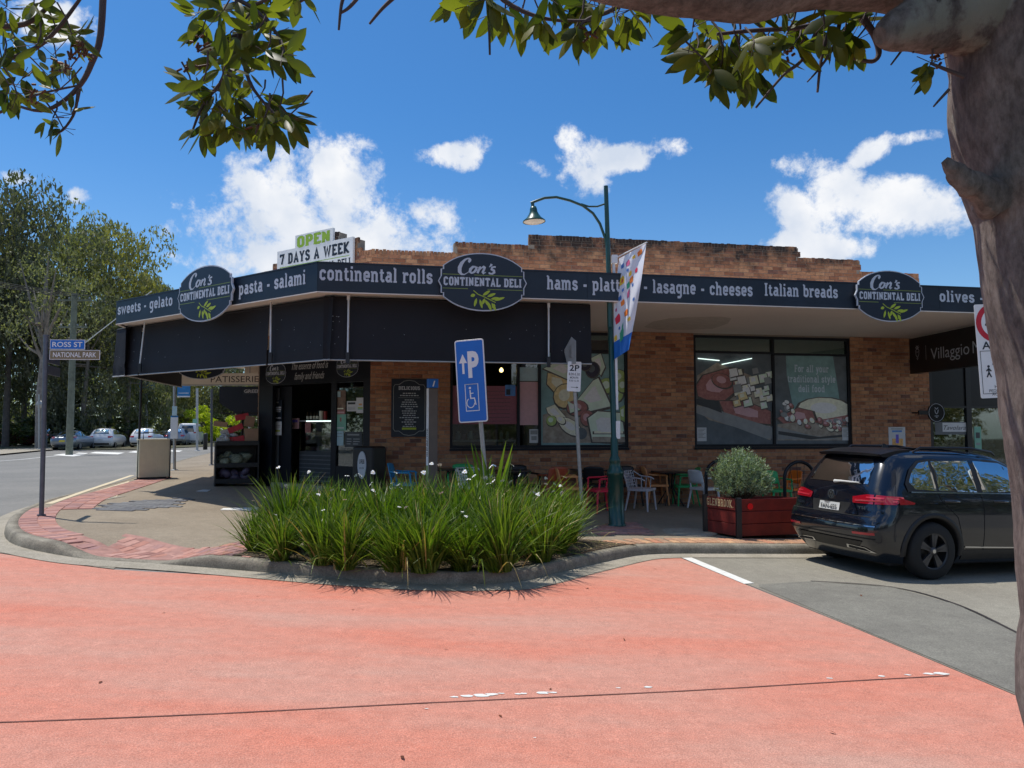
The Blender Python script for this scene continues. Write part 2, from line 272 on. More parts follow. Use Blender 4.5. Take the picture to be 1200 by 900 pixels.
# ------------------------------------------------------------------ mesh helpers
def V(*a): return Vector(a)
class MB:
    def __init__(s, M=None): s.v = []; s.f = []; s.m = []; s.mats = []; s.M = M or Matrix.Identity(4); s.sm = []
    def mi(s, m):
        m = MATS[m] if isinstance(m, str) else m
        if m not in s.mats: s.mats.append(m)
        return s.mats.index(m)
    def add(s, vs, fs, m=None, smooth=False):
        b = len(s.v); s.v += [s.M @ Vector(p) for p in vs]
        for f in fs: s.f.append([b + i for i in f]); s.m.append(s.mi(m) if m else 0); s.sm.append(smooth)
    def box(s, x0, x1, y0, y1, z0, z1, m=None, M=None):
        P = [(x0,y0,z0),(x1,y0,z0),(x1,y1,z0),(x0,y1,z0),(x0,y0,z1),(x1,y0,z1),(x1,y1,z1),(x0,y1,z1)]
        if M: P = [M @ Vector(p) for p in P]
        s.add(P, [(0,3,2,1),(4,5,6,7),(0,1,5,4),(1,2,6,5),(2,3,7,6),(3,0,4,7)], m); return s
    def prism(s, poly, d0, d1, m=None, caps=True):
        """poly in local XY, extruded along local Z"""
        n = len(poly); vs = [(x, y, d0) for x, y in poly] + [(x, y, d1) for x, y in poly]
        fs = [(i, (i+1) % n, n + (i+1) % n, n + i) for i in range(n)]
        if caps: fs += [tuple(range(n))[::-1], tuple(range(n, 2*n))]
        s.add(vs, fs, m); return s
    def flat(s, poly, d, m=None): s.add([(x, y, d) for x, y in poly], [tuple(range(len(poly)))], m); return s
    def tube(s, pts, r, n=8, m=None, caps=True, smooth=True):
        pts = [Vector(p) for p in pts]; k = len(pts); rs = r if isinstance(r, (list, tuple)) else [r] * k
        vs = []; fs = []; up = None
        for i, p in enumerate(pts):
            t = (pts[min(i+1, k-1)] - pts[max(i-1, 0)])
            if t.length < 1e-9: t = Vector((0, 0, 1))
            t.normalize()
            if up is None:
                up = Vector((0, 0, 1)) if abs(t.z) < .9 else Vector((1, 0, 0))
            a = t.cross(up).normalized(); b2 = a.cross(t).normalized(); up = b2
            for j in range(n):
                an = 2 * math.pi * j / n; vs.append(p + (a * math.cos(an) + b2 * math.sin(an)) * rs[i])
        for i in range(k - 1):
            for j in range(n): fs.append((i*n + j, i*n + (j+1) % n, (i+1)*n + (j+1) % n, (i+1)*n + j))
        s.add(vs, fs, m, smooth)
        if caps: s.add(vs[:n], [tuple(range(n))[::-1]], m); s.add(vs[-n:], [tuple(range(n))], m)
        return s
    def lathe(s, prof, n=24, m=None, c=(0, 0), smooth=True, ax='z'):
        vs = []; fs = []; k = len(prof)
        for r_, z in prof:
            for j in range(n):
                an = 2*math.pi*j/n; x, y = r_*math.cos(an), r_*math.sin(an)
                vs.append((c[0]+x, c[1]+y, z) if ax == 'z' else (x, z, y))
        for i in range(k - 1):
            for j in range(n): fs.append((i*n+j, i*n+(j+1) % n, (i+1)*n+(j+1) % n, (i+1)*n+j))
        s.add(vs, fs, m, smooth); return s
    def stroke(s, pts, w, d, m=None):
        """flat ribbon in local XY at depth d; w number or per-point widths"""
        k = len(pts); ws = w if isinstance(w, (list, tuple)) else [w]*k; L_ = []; R_ = []
        for i in range(k):
            a = Vector(pts[max(i-1, 0)]); b = Vector(pts[i]); c = Vector(pts[min(i+1, k-1)])
            t1 = (b - a).normalized() if i > 0 else (c - b).normalized(); t2 = (c - b).normalized() if i < k-1 else t1
            nn = Vector((-(t1.y + t2.y), t1.x + t2.x))
            if nn.length < 1e-6: nn = Vector((-t1.y, t1.x))
            nn.normalize(); cs = max(.55, nn.dot(Vector((-t1.y, t1.x))))
            o = nn * (ws[i] / 2 / cs); L_.append(b + o); R_.append(b - o)
        vs = [(p.x, p.y, d) for p in L_] + [(p.x, p.y, d) for p in R_]
        s.add(vs, [(k + i, k + i + 1, i + 1, i) for i in range(k - 1)], m); return s
    def build(s, name, mats=None, parent=None, bevel=0, smooth=False, bseg=1):
        me = bpy.data.meshes.new(name); me.from_pydata([tuple(v) for v in s.v], [], s.f)
        mm = s.mats if s.mats else [MATS[x] if isinstance(x, str) else x for x in ([mats] if not isinstance(mats, (list, tuple)) else mats)]
        if mats and s.mats and not isinstance(mats, (list, tuple)): pass
        for m_ in mm: me.materials.append(m_)
        me.polygons.foreach_set('material_index', s.m); me.polygons.foreach_set('use_smooth', [bool(a or smooth) for a in s.sm]); me.update()
        o = bpy.data.objects.new(name, me); COL.objects.link(o)
        if parent: o.parent = parent
        if bevel:
            md = o.modifiers.new('bevel', 'BEVEL'); md.width = bevel; md.segments = bseg; md.limit_method = 'ANGLE'; md.angle_limit = R(40)
        return o
def tag(o, label=None, cat=None, group=None, kind=None):
    if label: o['label'] = label
    if cat: o['category'] = cat
    if group: o['group'] = group
    if kind: o['kind'] = kind
    return o
def empty(name, loc=(0, 0, 0), rz=0, label=None, cat=None, group=None, kind=None):
    o = bpy.data.objects.new(name, None); COL.objects.link(o); o.location = loc; o.rotation_euler = (0, 0, rz); o.empty_display_size = .2
    return tag(o, label, cat, group, kind)
def kids(o): return [c for c in bpy.data.objects if c.parent == o]
def copy_tree(o, parent=None):
    c = o.copy(); COL.objects.link(c)
    if parent: c.parent = parent
    for ch in list(o.children): copy_tree(ch, c)
    return c
def frame(O, U, N):
    """local x along U, local y up, local z along outward normal N"""
    m = Matrix.Identity(4)
    for i in range(3): m[i][0] = U[i]; m[i][1] = (0, 0, 1)[i]; m[i][2] = N[i]; m[i][3] = O[i]
    return m
class Plane:
    def __init__(s, O, U, up=None):
        s.O = Vector(O); s.U = Vector(U).normalized(); s.Z = Vector(up or (0, 0, 1)); s.N = s.U.cross(s.Z).normalized(); s.M = frame(s.O, s.U, s.N)
        if up:
            for i in range(3): s.M[i][1] = s.Z[i]
    def hit(s, px, py, d=0):
        r_ = ray(px, py); C = Vector((0, 0, EYE)); t = (s.O + s.N * d - C).dot(s.N) / r_.dot(s.N); return C + r_ * t
    def sz(s, px, py, d=0):
        p = s.hit(px, py, d) - s.O; return p.dot(s.U), p.dot(s.Z)
    def rect(s, x0, y0, x1, y1, d=0):
        a = s.sz(x0, (y0 + y1) / 2, d)[0]; b = s.sz(x1, (y0 + y1) / 2, d)[0]; c = s.sz((x0 + x1) / 2, y1, d)[1]; e = s.sz((x0 + x1) / 2, y0, d)[1]
        return a, b, c, e
# ---- lettering
SL = {
'a': (4.2, "P.9,4.2 1.6,4.45 2.5,4.4 3.1,3.8 3.1,.5", "P3.1,2.8 1.4,2.7 .7,2 .7,1.2 1.3,.6 2.2,.6 3.1,1.2", "S3,4.1,.4"),
'b': (4.3, "P.9,6.6 .9,.5", "P.9,4 1.8,4.4 2.7,4.4 3.4,3.7 3.4,1.3 2.7,.6 1.8,.6 .9,1", "S-.1,.9,6.6"),
'c': (4.0, "P3.3,3.3 3.1,4 2.5,4.4 1.6,4.4 .8,3.7 .8,1.3 1.6,.6 2.5,.6 3.3,1.3"),
'd': (4.5, "P3.4,6.6 3.4,.4", "P3.4,4 2.5,4.4 1.6,4.4 .8,3.7 .8,1.3 1.6,.6 2.5,.6 3.4,1", "S2.3,3.4,6.6", "S3.4,4.4,.4"),
'e': (4.1, "P.8,2.5 3.3,2.5 3.3,3.7 2.6,4.4 1.6,4.4 .8,3.7 .8,1.3 1.6,.6 2.6,.6 3.3,1.1"),
'f': (2.8, "P1.2,.4 1.2,5.7 1.8,6.5 2.8,6.5", "S0,2.6,4.4", "S.2,2.4,.4"),
'g': (4.5, "P3.4,4.6 3.4,-1 2.7,-1.7 1,-1.7", "P3.4,4 2.5,4.4 1.6,4.4 .8,3.7 .8,1.5 1.6,.8 2.5,.8 3.4,1.2", "S3.4,4.4,4.5"),
'h': (4.5, "P.9,6.6 .9,.4", "P.9,3.9 1.8,4.4 2.7,4.4 3.3,3.8 3.3,.4", "S-.1,.9,6.6", "S0,1.8,.4", "S2.5,4.2,.4"),
'i': (2.3, "P1.1,4.7 1.1,.4", "S.1,1.1,4.6", "S.1,2.1,.4", "P1.1,6.9 1.1,5.8"),
'l': (2.3, "P1.1,6.6 1.1,.4", "S.1,1.1,6.6", "S.1,2.1,.4"),
'm': (6.6, "P.9,4.6 .9,.4", "P.9,3.9 1.6,4.4 2.4,4.4 3,3.8 3,.4", "P3,3.9 3.9,4.4 4.7,4.4 5.3,3.8 5.3,.4", "S-.1,.9,4.6", "S0,1.8,.4", "S2.3,3.8,.4", "S4.5,6.2,.4"),
'n': (4.5, "P.9,4.6 .9,.4", "P.9,3.9 1.8,4.4 2.7,4.4 3.3,3.8 3.3,.4", "S-.1,.9,4.6", "S0,1.8,.4", "S2.5,4.2,.4"),
'o': (4.2, "P2,4.4 1.5,4.4 .8,3.7 .8,1.3 1.5,.6 2.5,.6 3.3,1.3 3.3,3.7 2.5,4.4 2,4.4"),
'p': (4.4, "P.9,4.6 .9,-1.8", "P.9,4 1.8,4.4 2.7,4.4 3.4,3.7 3.4,1.3 2.7,.6 1.8,.6 .9,1", "S-.1,.9,4.6", "S0,1.8,-1.7"),
'r': (3.4, "P.9,4.6 .9,.4", "P.9,3.6 1.7,4.3 2.6,4.4 3,3.6", "S-.1,.9,4.6", "S0,2.1,.4"),
's': (3.8, "P3,3.5 2.9,4.1 2.3,4.45 1.4,4.45 .8,3.9 .8,3.2 1.3,2.7 2.5,2.4 3.1,1.8 3.1,1.1 2.5,.55 1.5,.55 .8,1 .7,1.6"),
't': (3.0, "P1.2,6 1.2,1.3 1.8,.6 2.9,.8", "S.1,2.6,4.4"),
'u': (4.5, "P.9,4.6 .9,1.3 1.5,.6 2.4,.6 3.3,1.2", "P3.3,4.6 3.3,.4", "S0,.9,4.6", "S2.4,3.3,4.6", "S3.3,4.2,.4"),
'v': (4.2, "P.8,4.6 2.1,.5 3.4,4.6", "S.1,1.6,4.6", "S2.6,4.1,4.6"),
'w': (6.0, "P.8,4.6 1.8,.5 2.9,4.2 4,.5 5.1,4.6", "S.1,1.6,4.6", "S4.3,5.8,4.6"),
'y': (4.2, "P.8,4.6 2.1,.6", "P3.4,4.6 1.9,-.9 1.3,-1.6 .4,-1.6", "S.1,1.6,4.6", "S2.6,4.1,4.6"),
'A': (4.8, "P.8,.4 2.3,6.5 3.8,.4", "P1.2,2.2 3.4,2.2", "S.1,1.7,.4", "S2.9,4.6,.4"),
'C': (4.4, "P3.6,5 3.3,5.9 2.6,6.4 1.7,6.4 .8,5.6 .8,1.4 1.7,.6 2.6,.6 3.6,1.6"),
'D': (4.5, "P.9,6.4 2.6,6.4 3.5,5.5 3.5,1.5 2.6,.6 .9,.6", "P1,6.6 1,.4", "S0,1,6.6", "S0,1,.4"),
'E': (4.2, "P1,6.6 1,.4", "P1,6.4 3.6,6.4", "P1,.6 3.6,.6", "P1,3.5 2.9,3.5", "S0,1,6.6", "S0,1,.4", "P3.5,6.8 3.5,5.4", "P3.5,1.6 3.5,.2"),
'F': (4.1, "P1,6.6 1,.4", "P1,6.4 3.6,6.4", "P1,3.5 2.9,3.5", "S0,1,6.6", "S0,2,.4", "P3.5,6.8 3.5,5.4"),
'I': (2.6, "P1.2,6.6 1.2,.4", "S.1,2.3,6.6", "S.1,2.3,.4"),
'K': (4.8, "P1,6.6 1,.4", "P3.6,6.5 1.2,3.2 3.7,.5", "S0,1.8,6.6", "S0,1.8,.4", "S2.8,4.5,6.6", "S2.9,4.7,.4"),
'L': (4.0, "P1,6.6 1,.4", "P1,.6 3.5,.6", "S0,1.9,6.6", "S0,1,.4", "P3.4,1.8 3.4,.2"),
'N': (4.9, "P1,6.6 1,.4", "P1,6.3 3.6,.7", "P3.6,6.6 3.6,.4", "S0,1,6.6", "S0,1.7,.4", "S2.8,4.5,6.6"),
'O': (4.4, "P2.1,6.4 1.6,6.4 .8,5.6 .8,1.4 1.6,.6 2.7,.6 3.5,1.4 3.5,5.6 2.7,6.4 2.1,6.4"),
'P': (4.3, "P1,6.6 1,.4", "P1,6.4 2.7,6.4 3.5,5.7 3.5,4 2.7,3.2 1,3.2", "S0,1,6.6", "S0,2,.4"),
'S': (4.2, "P3.3,5 3.1,5.9 2.4,6.4 1.6,6.4 .8,5.7 .8,4.6 1.4,3.9 2.8,3.1 3.4,2.4 3.4,1.3 2.6,.6 1.6,.6 .9,1.1 .7,2"),
'T': (4.4, "P2.1,6.4 2.1,.4", "P.4,6.4 3.9,6.4", "P.6,6.8 .6,5.2", "P3.7,6.8 3.7,5.2", "S1.1,3.2,.4"),
'U': (4.6, "P1,6.6 1,1.4 1.7,.6 2.8,.6 3.6,1.4 3.6,6.6", "S0,1.9,6.6", "S2.8,4.5,6.6"),
'W': (6.6, "P.9,6.5 2,.6 3.2,5.8 4.4,.6 5.5,6.5", "S0,1.8,6.6", "S4.6,6.4,6.6"),
'Y': (4.6, "P.8,6.5 2.2,3.3 3.6,6.5", "P2.2,3.4 2.2,.4", "S0,1.6,6.6", "S2.8,4.5,6.6", "S1.2,3.2,.4"),
'7': (4.2, "P.7,5.2 .7,6.4 3.5,6.4 1.8,.3"),
'G': (4.6, "P3.6,5.2 3.3,6 2.6,6.4 1.7,6.4 .8,5.6 .8,1.4 1.7,.6 2.7,.6 3.6,1.3 3.6,3", "S2.4,4.1,3.1"),
'B': (4.5, "P1,6.6 1,.4", "P1,6.4 2.6,6.4 3.3,5.8 3.3,4.2 2.6,3.6 1,3.6", "P2.6,3.6 3.5,2.9 3.5,1.3 2.7,.6 1,.6", "S0,1,6.6", "S0,1,.4"),
'R': (4.7, "P1,6.6 1,.4", "P1,6.4 2.7,6.4 3.5,5.7 3.5,4.2 2.7,3.5 1,3.5", "P2.4,3.5 3.6,.5", "S0,1,6.6", "S0,1.9,.4", "S3.2,4.6,.4"),
"'": (1.6, "P.8,6.8 .6,5.2"), '-': (3.2, "P.5,2.5 2.6,2.5"), '.': (1.6, "P.8,.9 .8,0"), ' ': (2.4,),
}
def slab_w(txt): return sum(SL[c][0] for c in txt) + .45 * (len(txt) - 1)
def slab(mb, txt, x0, y0, h, m, d=.002, width=None, T=1.18, center=False, rot=0):
    k = h / 7.0; w = slab_w(txt) * k; kx = k * (width / w) if width else k
    if center: x0 -= (width or w) / 2
    x = 0; i = 0
    for ch in txt:
        for st in SL[ch][1:]:
            i += 1; dd = d + .00035 * (i % 4)
            if st[0] == 'P': pts = [tuple(float(q) for q in p.split(',')) for p in st[1:].split()]; t = T
            else: a, b, c = [float(q) for q in st[1:].split(',')]; pts = [(a, c), (b, c)]; t = .85
            tmp = MB(); tmp.stroke(pts, t, 0)
            mb.add([(x0 + (x + v.x) * kx, y0 + v.y * k, dd) for v in tmp.v], tmp.f, m)
        x += SL[ch][0] + .45
def sans(mb, txt, x0, y0, h, m, d=.002, width=None, bold=0.0, shear=0.0, center=False, rot=0.0):
    cu = bpy.data.curves.new('txt', 'FONT'); cu.body = txt; cu.size = 1; cu.offset = bold; cu.shear = shear; cu.resolution_u = 3
    o = bpy.data.objects.new('txt', cu); me = bpy.data.meshes.new_from_object(o)
    if len(me.vertices):
        xs = [v.co.x for v in me.vertices]; w = max(xs) - min(xs); k = h / .72; kx = k if not width else width / w
        if center: x0 -= (width or w * k) / 2
        cr, sr = math.cos(rot), math.sin(rot); pts = []
        for v in me.vertices:
            a, b = (v.co.x - min(xs)) * kx, v.co.y * k; pts.append((x0 + a * cr - b * sr, y0 + a * sr + b * cr, d))
        mb.add(pts, [tuple(p.vertices) for p in me.polygons], m)
    bpy.data.objects.remove(o); bpy.data.curves.remove(cu); bpy.data.meshes.remove(me)
from mathutils.geometry import tessellate_polygon
# ------------------------------------------------------------------ terrain height
_K = [(-200, .10), (-60, .10), (-30, .14), (-12, .29), (-8, .33), (-6.1, .29), (-3, .15), (1.7, 0.0), (5, -.11), (8, -.19), (14, -.27), (40, -.3), (300, -.3)]
def g0(x):
    for i in range(len(_K) - 1):
        if x <= _K[i+1][0]:
            x0, y0 = _K[i]; x1, y1 = _K[i+1]; h = x1 - x0; t = (x - x0) / h
            def sl(j):
                if j <= 0 or j >= len(_K) - 1: return 0
                return (_K[j+1][1] - _K[j-1][1]) / (_K[j+1][0] - _K[j-1][0])
            m0, m1 = sl(i) * h, sl(i+1) * h
            return (2*t**3 - 3*t*t + 1)*y0 + (t**3 - 2*t*t + t)*m0 + (-2*t**3 + 3*t*t)*y1 + (t**3 - t*t)*m1
    return -.3
KH = .14
def zroad(x, y): return g0(x) - KH
RAMP = Vector((-4.55, 9.05))
def dip(x, y):
    d = (Vector((x, y)) - RAMP).length; t = max(0, 1 - max(0, d - .38) / .75); return (KH - .022) * t * t * (3 - 2 * t)
def zpath(x, y): return g0(x) - dip(x, y)
def ground_at(px, py, zf=zroad, dz=0):
    r_ = ray(px, py); t = 8.0
    for _ in range(30):
        x, y = r_.x * t, r_.y * t; zt = zf(x, y) + dz; t = (zt - EYE) / r_.z
    return Vector((r_.x * t, r_.y * t, zf(r_.x * t, r_.y * t) + dz))
U = Vector((.983, .184, 0)).normalized(); NB = Vector((-.184, .983, 0)).normalized()
def XY(pl, zf=zroad): return [tuple(ground_at(a, b, zf)[:2]) for a, b in pl]
def sheet(name, poly, zf, dz, m, kind='structure', step=.5, parent=None, ystep=None, thick=0):
    bm = bmesh.new(); vs = [bm.verts.new((x, y, 0)) for x, y in poly]
    for t_ in tessellate_polygon([[Vector((x, y, 0)) for x, y in poly]]):
        try: bm.faces.new([vs[i] for i in t_])
        except ValueError: pass
    xs = [p[0] for p in poly]; lo, hi = max(min(xs), -62), min(max(xs), 42)
    k = math.ceil(lo / step)
    while k * step < hi:
        bmesh.ops.bisect_plane(bm, geom=bm.verts[:] + bm.edges[:] + bm.faces[:], plane_co=(k * step, 0, 0), plane_no=(1, 0, 0)); k += 1
    if ystep:
        ys = [p[1] for p in poly]; k = math.ceil(min(ys) / ystep)
        while k * ystep < min(max(ys), 20):
            bmesh.ops.bisect_plane(bm, geom=bm.verts[:] + bm.edges[:] + bm.faces[:], plane_co=(0, k * ystep, 0), plane_no=(0, 1, 0)); k += 1
    for v in bm.verts: v.co.z = zf(v.co.x, v.co.y) + dz
    for f in bm.faces:
        f.normal_update()
        if f.normal.z < 0: f.normal_flip()
    me = bpy.data.meshes.new(name); bm.to_mesh(me); bm.free(); me.materials.append(MATS[m])
    o = bpy.data.objects.new(name, me); COL.objects.link(o)
    if kind: o['kind'] = kind
    if parent: o.parent = parent
    return o
def smooth_line(pts, n=6):
    P = [Vector(p) for p in pts]; out = []
    for i in range(len(P) - 1):
        a = P[max(i-1, 0)]; b = P[i]; c = P[i+1]; d = P[min(i+2, len(P)-1)]
        for j in range(n):
            t = j / n; out.append(.5 * ((2*b) + (c - a)*t + (2*a - 5*b + 4*c - d)*t*t + (3*b - a - 3*c + d)*t**3))
    out.append(P[-1]); return out

# kerb line, outer foot, from the far end of the side street round the corner and along the parking bays
kpx = [(262,529),(207,544),(157,564),(100,581),(53,594),(30,603),(13,613),(5,623),(7,633),(20,641),(50,648.5),(95,656),(140,659.5),(187,662.5),(240,666.5),(299,671.5),(400,680),(475,685),(530,686.5),(569,686),(600,684),(622,681),(650,674),(700,662),(740,653.5),(765,650.8),(800,650)]
kerb = [Vector(p) for p in XY(kpx)]
kerb = smooth_line(kerb, 5)
p0 = kerb[0]; kerb = [p0 + NB.xy * d for d in (150, 90, 50, 30, 18, 10, 5)] + kerb
pe = kerb[-1]; kerb += [pe + U.xy * d for d in (1, 2, 3.5, 5, 7, 9, 12, 16, 22, 30, 45)]
def offset_line(L_, d):
    out = []
    for i, p in enumerate(L_):
        a = L_[max(i-1, 0)]; b = L_[min(i+1, len(L_)-1)]; t = (b - a).normalized(); out.append(p + Vector((-t.y, t.x)) * d)
    return out      # left of travel = the footpath side
ki = offset_line(kerb, .17)
# setting: ground and road
ground = sheet('ground', [(-900, -60), (900, -60), (900, 1500), (-900, 1500)], zroad, -.06, 'grass_ground', step=2)
asph = sheet('road', [(-60, -25), (42, -25), (42, 10.0)] + [tuple(p) for p in offset_line(kerb, .08)[::-1] if p.x < 42] + [(-45, 175), (-60, 60)], zroad, 0, 'street_asphalt')
road_left = sheet('grass_verge', [(-60, 58), (-34, 54.2), (-27, 53.0), (-24.5, 62), (-24, 80), (-33, 175), (-60, 175)], zroad, .05, 'grass_ground')
red_px = [(-900, 1300), (-600, 655), (-200, 650), (0, 649), (67, 660), (133, 668), (233, 673.5), (333, 679.5), (400, 683), (475, 688), (530, 691.5), (575, 693), (606, 692.5), (629, 690.5), (660, 683), (700, 672), (750, 659.5), (785, 651.8), (797, 654), (880, 688), (1000, 736), (1200, 820), (1500, 945), (2400, 1300)]
red = sheet('red_road_surface', XY(red_px), zroad, .005, 'red_asphalt')
bay_px = [(789, 651.3), (1190, 651.3), (1500, 651), (1900, 700), (1950, 1127), (1200, 819.2), (1000, 735.2), (881, 687.3), (799, 653.8)]
bay = sheet('parking_bay', XY(bay_px), zroad, .005, 'grey_asphalt')
pat_px = [(889, 686), (950, 682), (1045, 689), (1120, 709), (1200, 747), (1420, 860), (1380, 893), (1200, 817.8), (1000, 734.5), (890, 688.8)]
patch = sheet('road_patch', XY(pat_px), zroad, .010, 'patch_asphalt')
edge_px = [(950, 682), (1045, 689), (1120, 709), (1200, 747), (1420, 860)]
for nm, ep, w_ in (('road_joint', edge_px, .035),):
    mb = MB(); pts = smooth_line([Vector(p) for p in XY(ep)], 6)
    a = offset_line(pts, w_ / 2); b = offset_line(pts, -w_ / 2)
    sheet(nm, [tuple(p) for p in a] + [tuple(p) for p in b[::-1]], zroad, .014, 'crack_dark')
# gutter: concrete apron along the kerb
gut_in = [p for p in offset_line(kerb, .05) if p.y < 40 and p.x < 30]
gw = []
gi = [i for i, p in enumerate(kerb) if kerb[i].y < 40 and kerb[i].x < 30]
for i in gi:
    gw.append(.30)
go = offset_line(kerb, -.30)
gout = [go[i] for i in gi]; gin = [offset_line(kerb, .05)[i] for i in gi]
def strip_mesh(name, A, B, zf, dz, m, kind='structure', dzb=None):
    mb = MB(); vs = [(p.x, p.y, zf(p.x, p.y) + dz) for p in A] + [(p.x, p.y, zf(p.x, p.y) + (dz if dzb is None else dzb)) for p in B]; k = len(A)
    mb.add(vs, [(i, i+1, k+i+1, k+i) for i in range(k-1)], m); o = mb.build(name); o['kind'] = kind; return o
go_px = [(-10, 646), (67, 660), (133, 668), (233, 673.5), (333, 679.5), (400, 683.2), (475, 688.2), (530, 691.7), (575, 693.2), (606, 692.7), (629, 690.7), (660, 683.2), (700, 672.2), (750, 659.7), (785, 652)]
strip_mesh('gutter', gout, gin, zroad, .012, 'concrete', dzb=.016)
# a wider wedge of concrete where the apron flares beside the planting bed
fl = XY([(560, 688), (620, 683), (700, 664), (745, 655), (783, 652.2), (750, 659.6), (700, 672), (660, 683), (629, 690.4), (606, 692.3), (575, 692.8)])
sheet('gutter_apron', fl, zroad, .009, 'concrete')
sheet('gutter_corner', XY([(-60, 640), (-40, 625), (4, 612), (3, 632), (20, 643), (60, 652), (140, 663), (133, 667.5), (67, 659.5), (0, 648.5)]), zroad, .009, 'concrete')
# kerb solid: rounded lip profile swept along the line, dropped at the pram ramp
def kerb_solid():
    mb = MB(); prof = [(0.0, -.05), (0.0, .0), (.012, .55), (.03, .88), (.055, 1.0), (.165, 1.0), (.17, -.3)]; rows = []
    L_ = kerb
    for i, p in enumerate(L_):
        a = L_[max(i-1, 0)]; b = L_[min(i+1, len(L_)-1)]; t = (b - a).normalized(); nn = Vector((-t.y, t.x)); row = []
        h = KH - dip(p.x, p.y)
        for (o_, hh) in prof:
            q = p + nn * o_; row.append((q.x, q.y, zroad(q.x, q.y) + (hh * h if hh > 0 else hh) + .001 * (hh > 0)))
        rows.append(row)
    k = len(prof)
    vs = [v for r_ in rows for v in r_]
    mb.add(vs, [(i*k + j, i*k + j + 1, (i+1)*k + j + 1, (i+1)*k + j) for i in range(len(rows)-1) for j in range(k-1)], 'kerb_concrete', True)
    o = mb.build('kerb'); o['kind'] = 'structure'; return o
# resample kerb to 25 cm between y<40
def resample(L_, step):
    out = [L_[0]]; 
    for i in range(len(L_) - 1):
        d = (L_[i+1] - L_[i]).length; n = max(1, int(d / step)) if d < 12 else 1
        for j in range(1, n + 1): out.append(L_[i].lerp(L_[i+1], j / n))
    return out
kerb = resample(kerb, .22); ki = offset_line(kerb, .165)
kerb_solid()
# joints in the kerb
for px in (60, 283, 297, 733):
    i = min(range(len(kerb)), key=lambda q: abs(600 + F * kerb[q].x / kerb[q].y - px) + (100 if kerb[q].y > 16 else 0)); 
# footpath
fp_poly = [tuple(p) for p in ki] + [(46, 24.0), (20, 24.0), (-2, 26), (-8.2, 60), (-24, 160)]
path = sheet('footpath', fp_poly, zpath, -.004, 'path_asphalt', step=.4, ystep=.5)
# markings
def px_strip(name, line_px, w, m, dz, zf=zroad):
    pts = smooth_line([Vector(p) for p in XY(line_px, zf)], 3); a = offset_line(pts, w/2); b = offset_line(pts, -w/2)
    return sheet(name, [tuple(p) for p in a] + [tuple(p) for p in b[::-1]], zf, dz, m)
sheet('bay_line', XY([(797, 653.6), (808, 653.2), (884, 684.5), (872, 685.2)]), zroad, .011, 'white_paint')
px_strip('road_joint', [(-120, 852), (0, 848), (250, 838), (500, 825), (800, 811), (1000, 799), (1112, 793)], .015, 'seam_brown', .0085)
random.seed(3)
for (a, b, w) in ((533, 818, .05), (548, 816.8, .07), (563, 816, .09), (576, 815, .07), (588, 814, .04), (607, 814.5, .04), (613, 814, .05), (636, 813.3, .09), (648, 812.8, .05), (725, 807.5, .03), (760, 806.5, .05), (973, 796, .04), (1033, 793.5, .05), (1064, 792, .05), (1088, 790.6, .08), (1102, 790.4, .10), (500, 832, .02), (627, 866, .015), (1180, 904, .02)):
    c = ground_at(a, b); n = 9; pl = [(c.x + w * (.55 + random.uniform(-.25, .25)) * math.cos(2*math.pi*i/n), c.y + w * .28 * (1 + random.uniform(-.3, .3)) * math.sin(2*math.pi*i/n)) for i in range(n)]
    sheet('paint_fleck', pl, zroad, .0085, 'white_paint')
# street markings far left
px_strip('road_line', [(-300, 562), (0, 540.5), (40, 537), (66, 534.3)], .16, 'white_paint', .008)
for q in ([(62,533.5),(74,531.8),(100,533),(86,535)], [(104,531.2),(112,529.6),(146,530.6),(138,532.6)], [(150,530.2),(158,528.6),(184,529.4),(176,531.4)], [(88,531.6),(92,530.6),(104,531),(100,532)], [(192,528.8),(196,527.6),(214,528.2),(210,529.6)], [(208,546.2),(214,545.2),(226,543),(224,545.5)]):
    sheet('road_marking', XY(q), zroad, .008, 'white_paint')
strip_far = sheet('far_footpath', XY([(-200, 541), (0, 534), (46, 529.3), (62, 528.2), (58, 525.6), (0, 528), (-200, 530)]), zroad, .09, 'concrete')
px_strip('kerb_paint', [(57, 590.5), (100, 575.5), (155, 557)], .12, 'cream_paint', .002, zpath)
sheet('kerb_paint', XY([(62, 592), (120, 573), (152, 563.5), (136, 583.0), (110, 588)], zpath), zpath, .001, 'cream_paint')
sheet('kerb_paint', XY([(88, 588.8), (112, 583.6), (150, 581), (118, 586.8)], zpath), zpath, .003, 'concrete')

# ------------------------------------------------------------------ paving bricks
def inside(p, poly):
    c = False; j = len(poly) - 1
    for i in range(len(poly)):
        a, b = poly[i], poly[j]
        if (a[1] > p[1]) != (b[1] > p[1]) and p[0] < (b[0] - a[0]) * (p[1] - a[1]) / (b[1] - a[1]) + a[0]: c = not c
        j = i
    return c
PAVERS = []   # (centre xy, angle, length, width, material)
def pave_along(pts, d0, d1, m, L_=.11, W_=.225, skip=None):
    """courses of pavers laid across a band that follows a line"""
    line = resample(pts, .02); acc = 0; nxt = 0
    for i in range(len(line) - 1):
        seg = (line[i+1] - line[i]); acc += seg.length
        if acc >= nxt:
            nxt = acc + L_ + .006; t = seg.normalized(); nn = Vector((-t.y, t.x)); d = d0 + (W_ / 2)
            an = math.atan2(nn.y, nn.x)
            while d < d1:
                c = line[i] + nn * d
                if not skip or not skip(c): PAVERS.append((c.x, c.y, an, W_ - .006, L_ - .004, m))
                d += W_ + .002
kk = [p for p in kerb if p.y < 20 and p.x < 14]
left_part = [p for p in kk if p.x < -2.9]
inner = XY([(75,593),(66,600),(62,610),(68,618),(77,623),(100,628.5),(127,632),(147,638),(175,641),(205,643.5),(233,644),(267,638),(292,632),(300,650)], zpath)
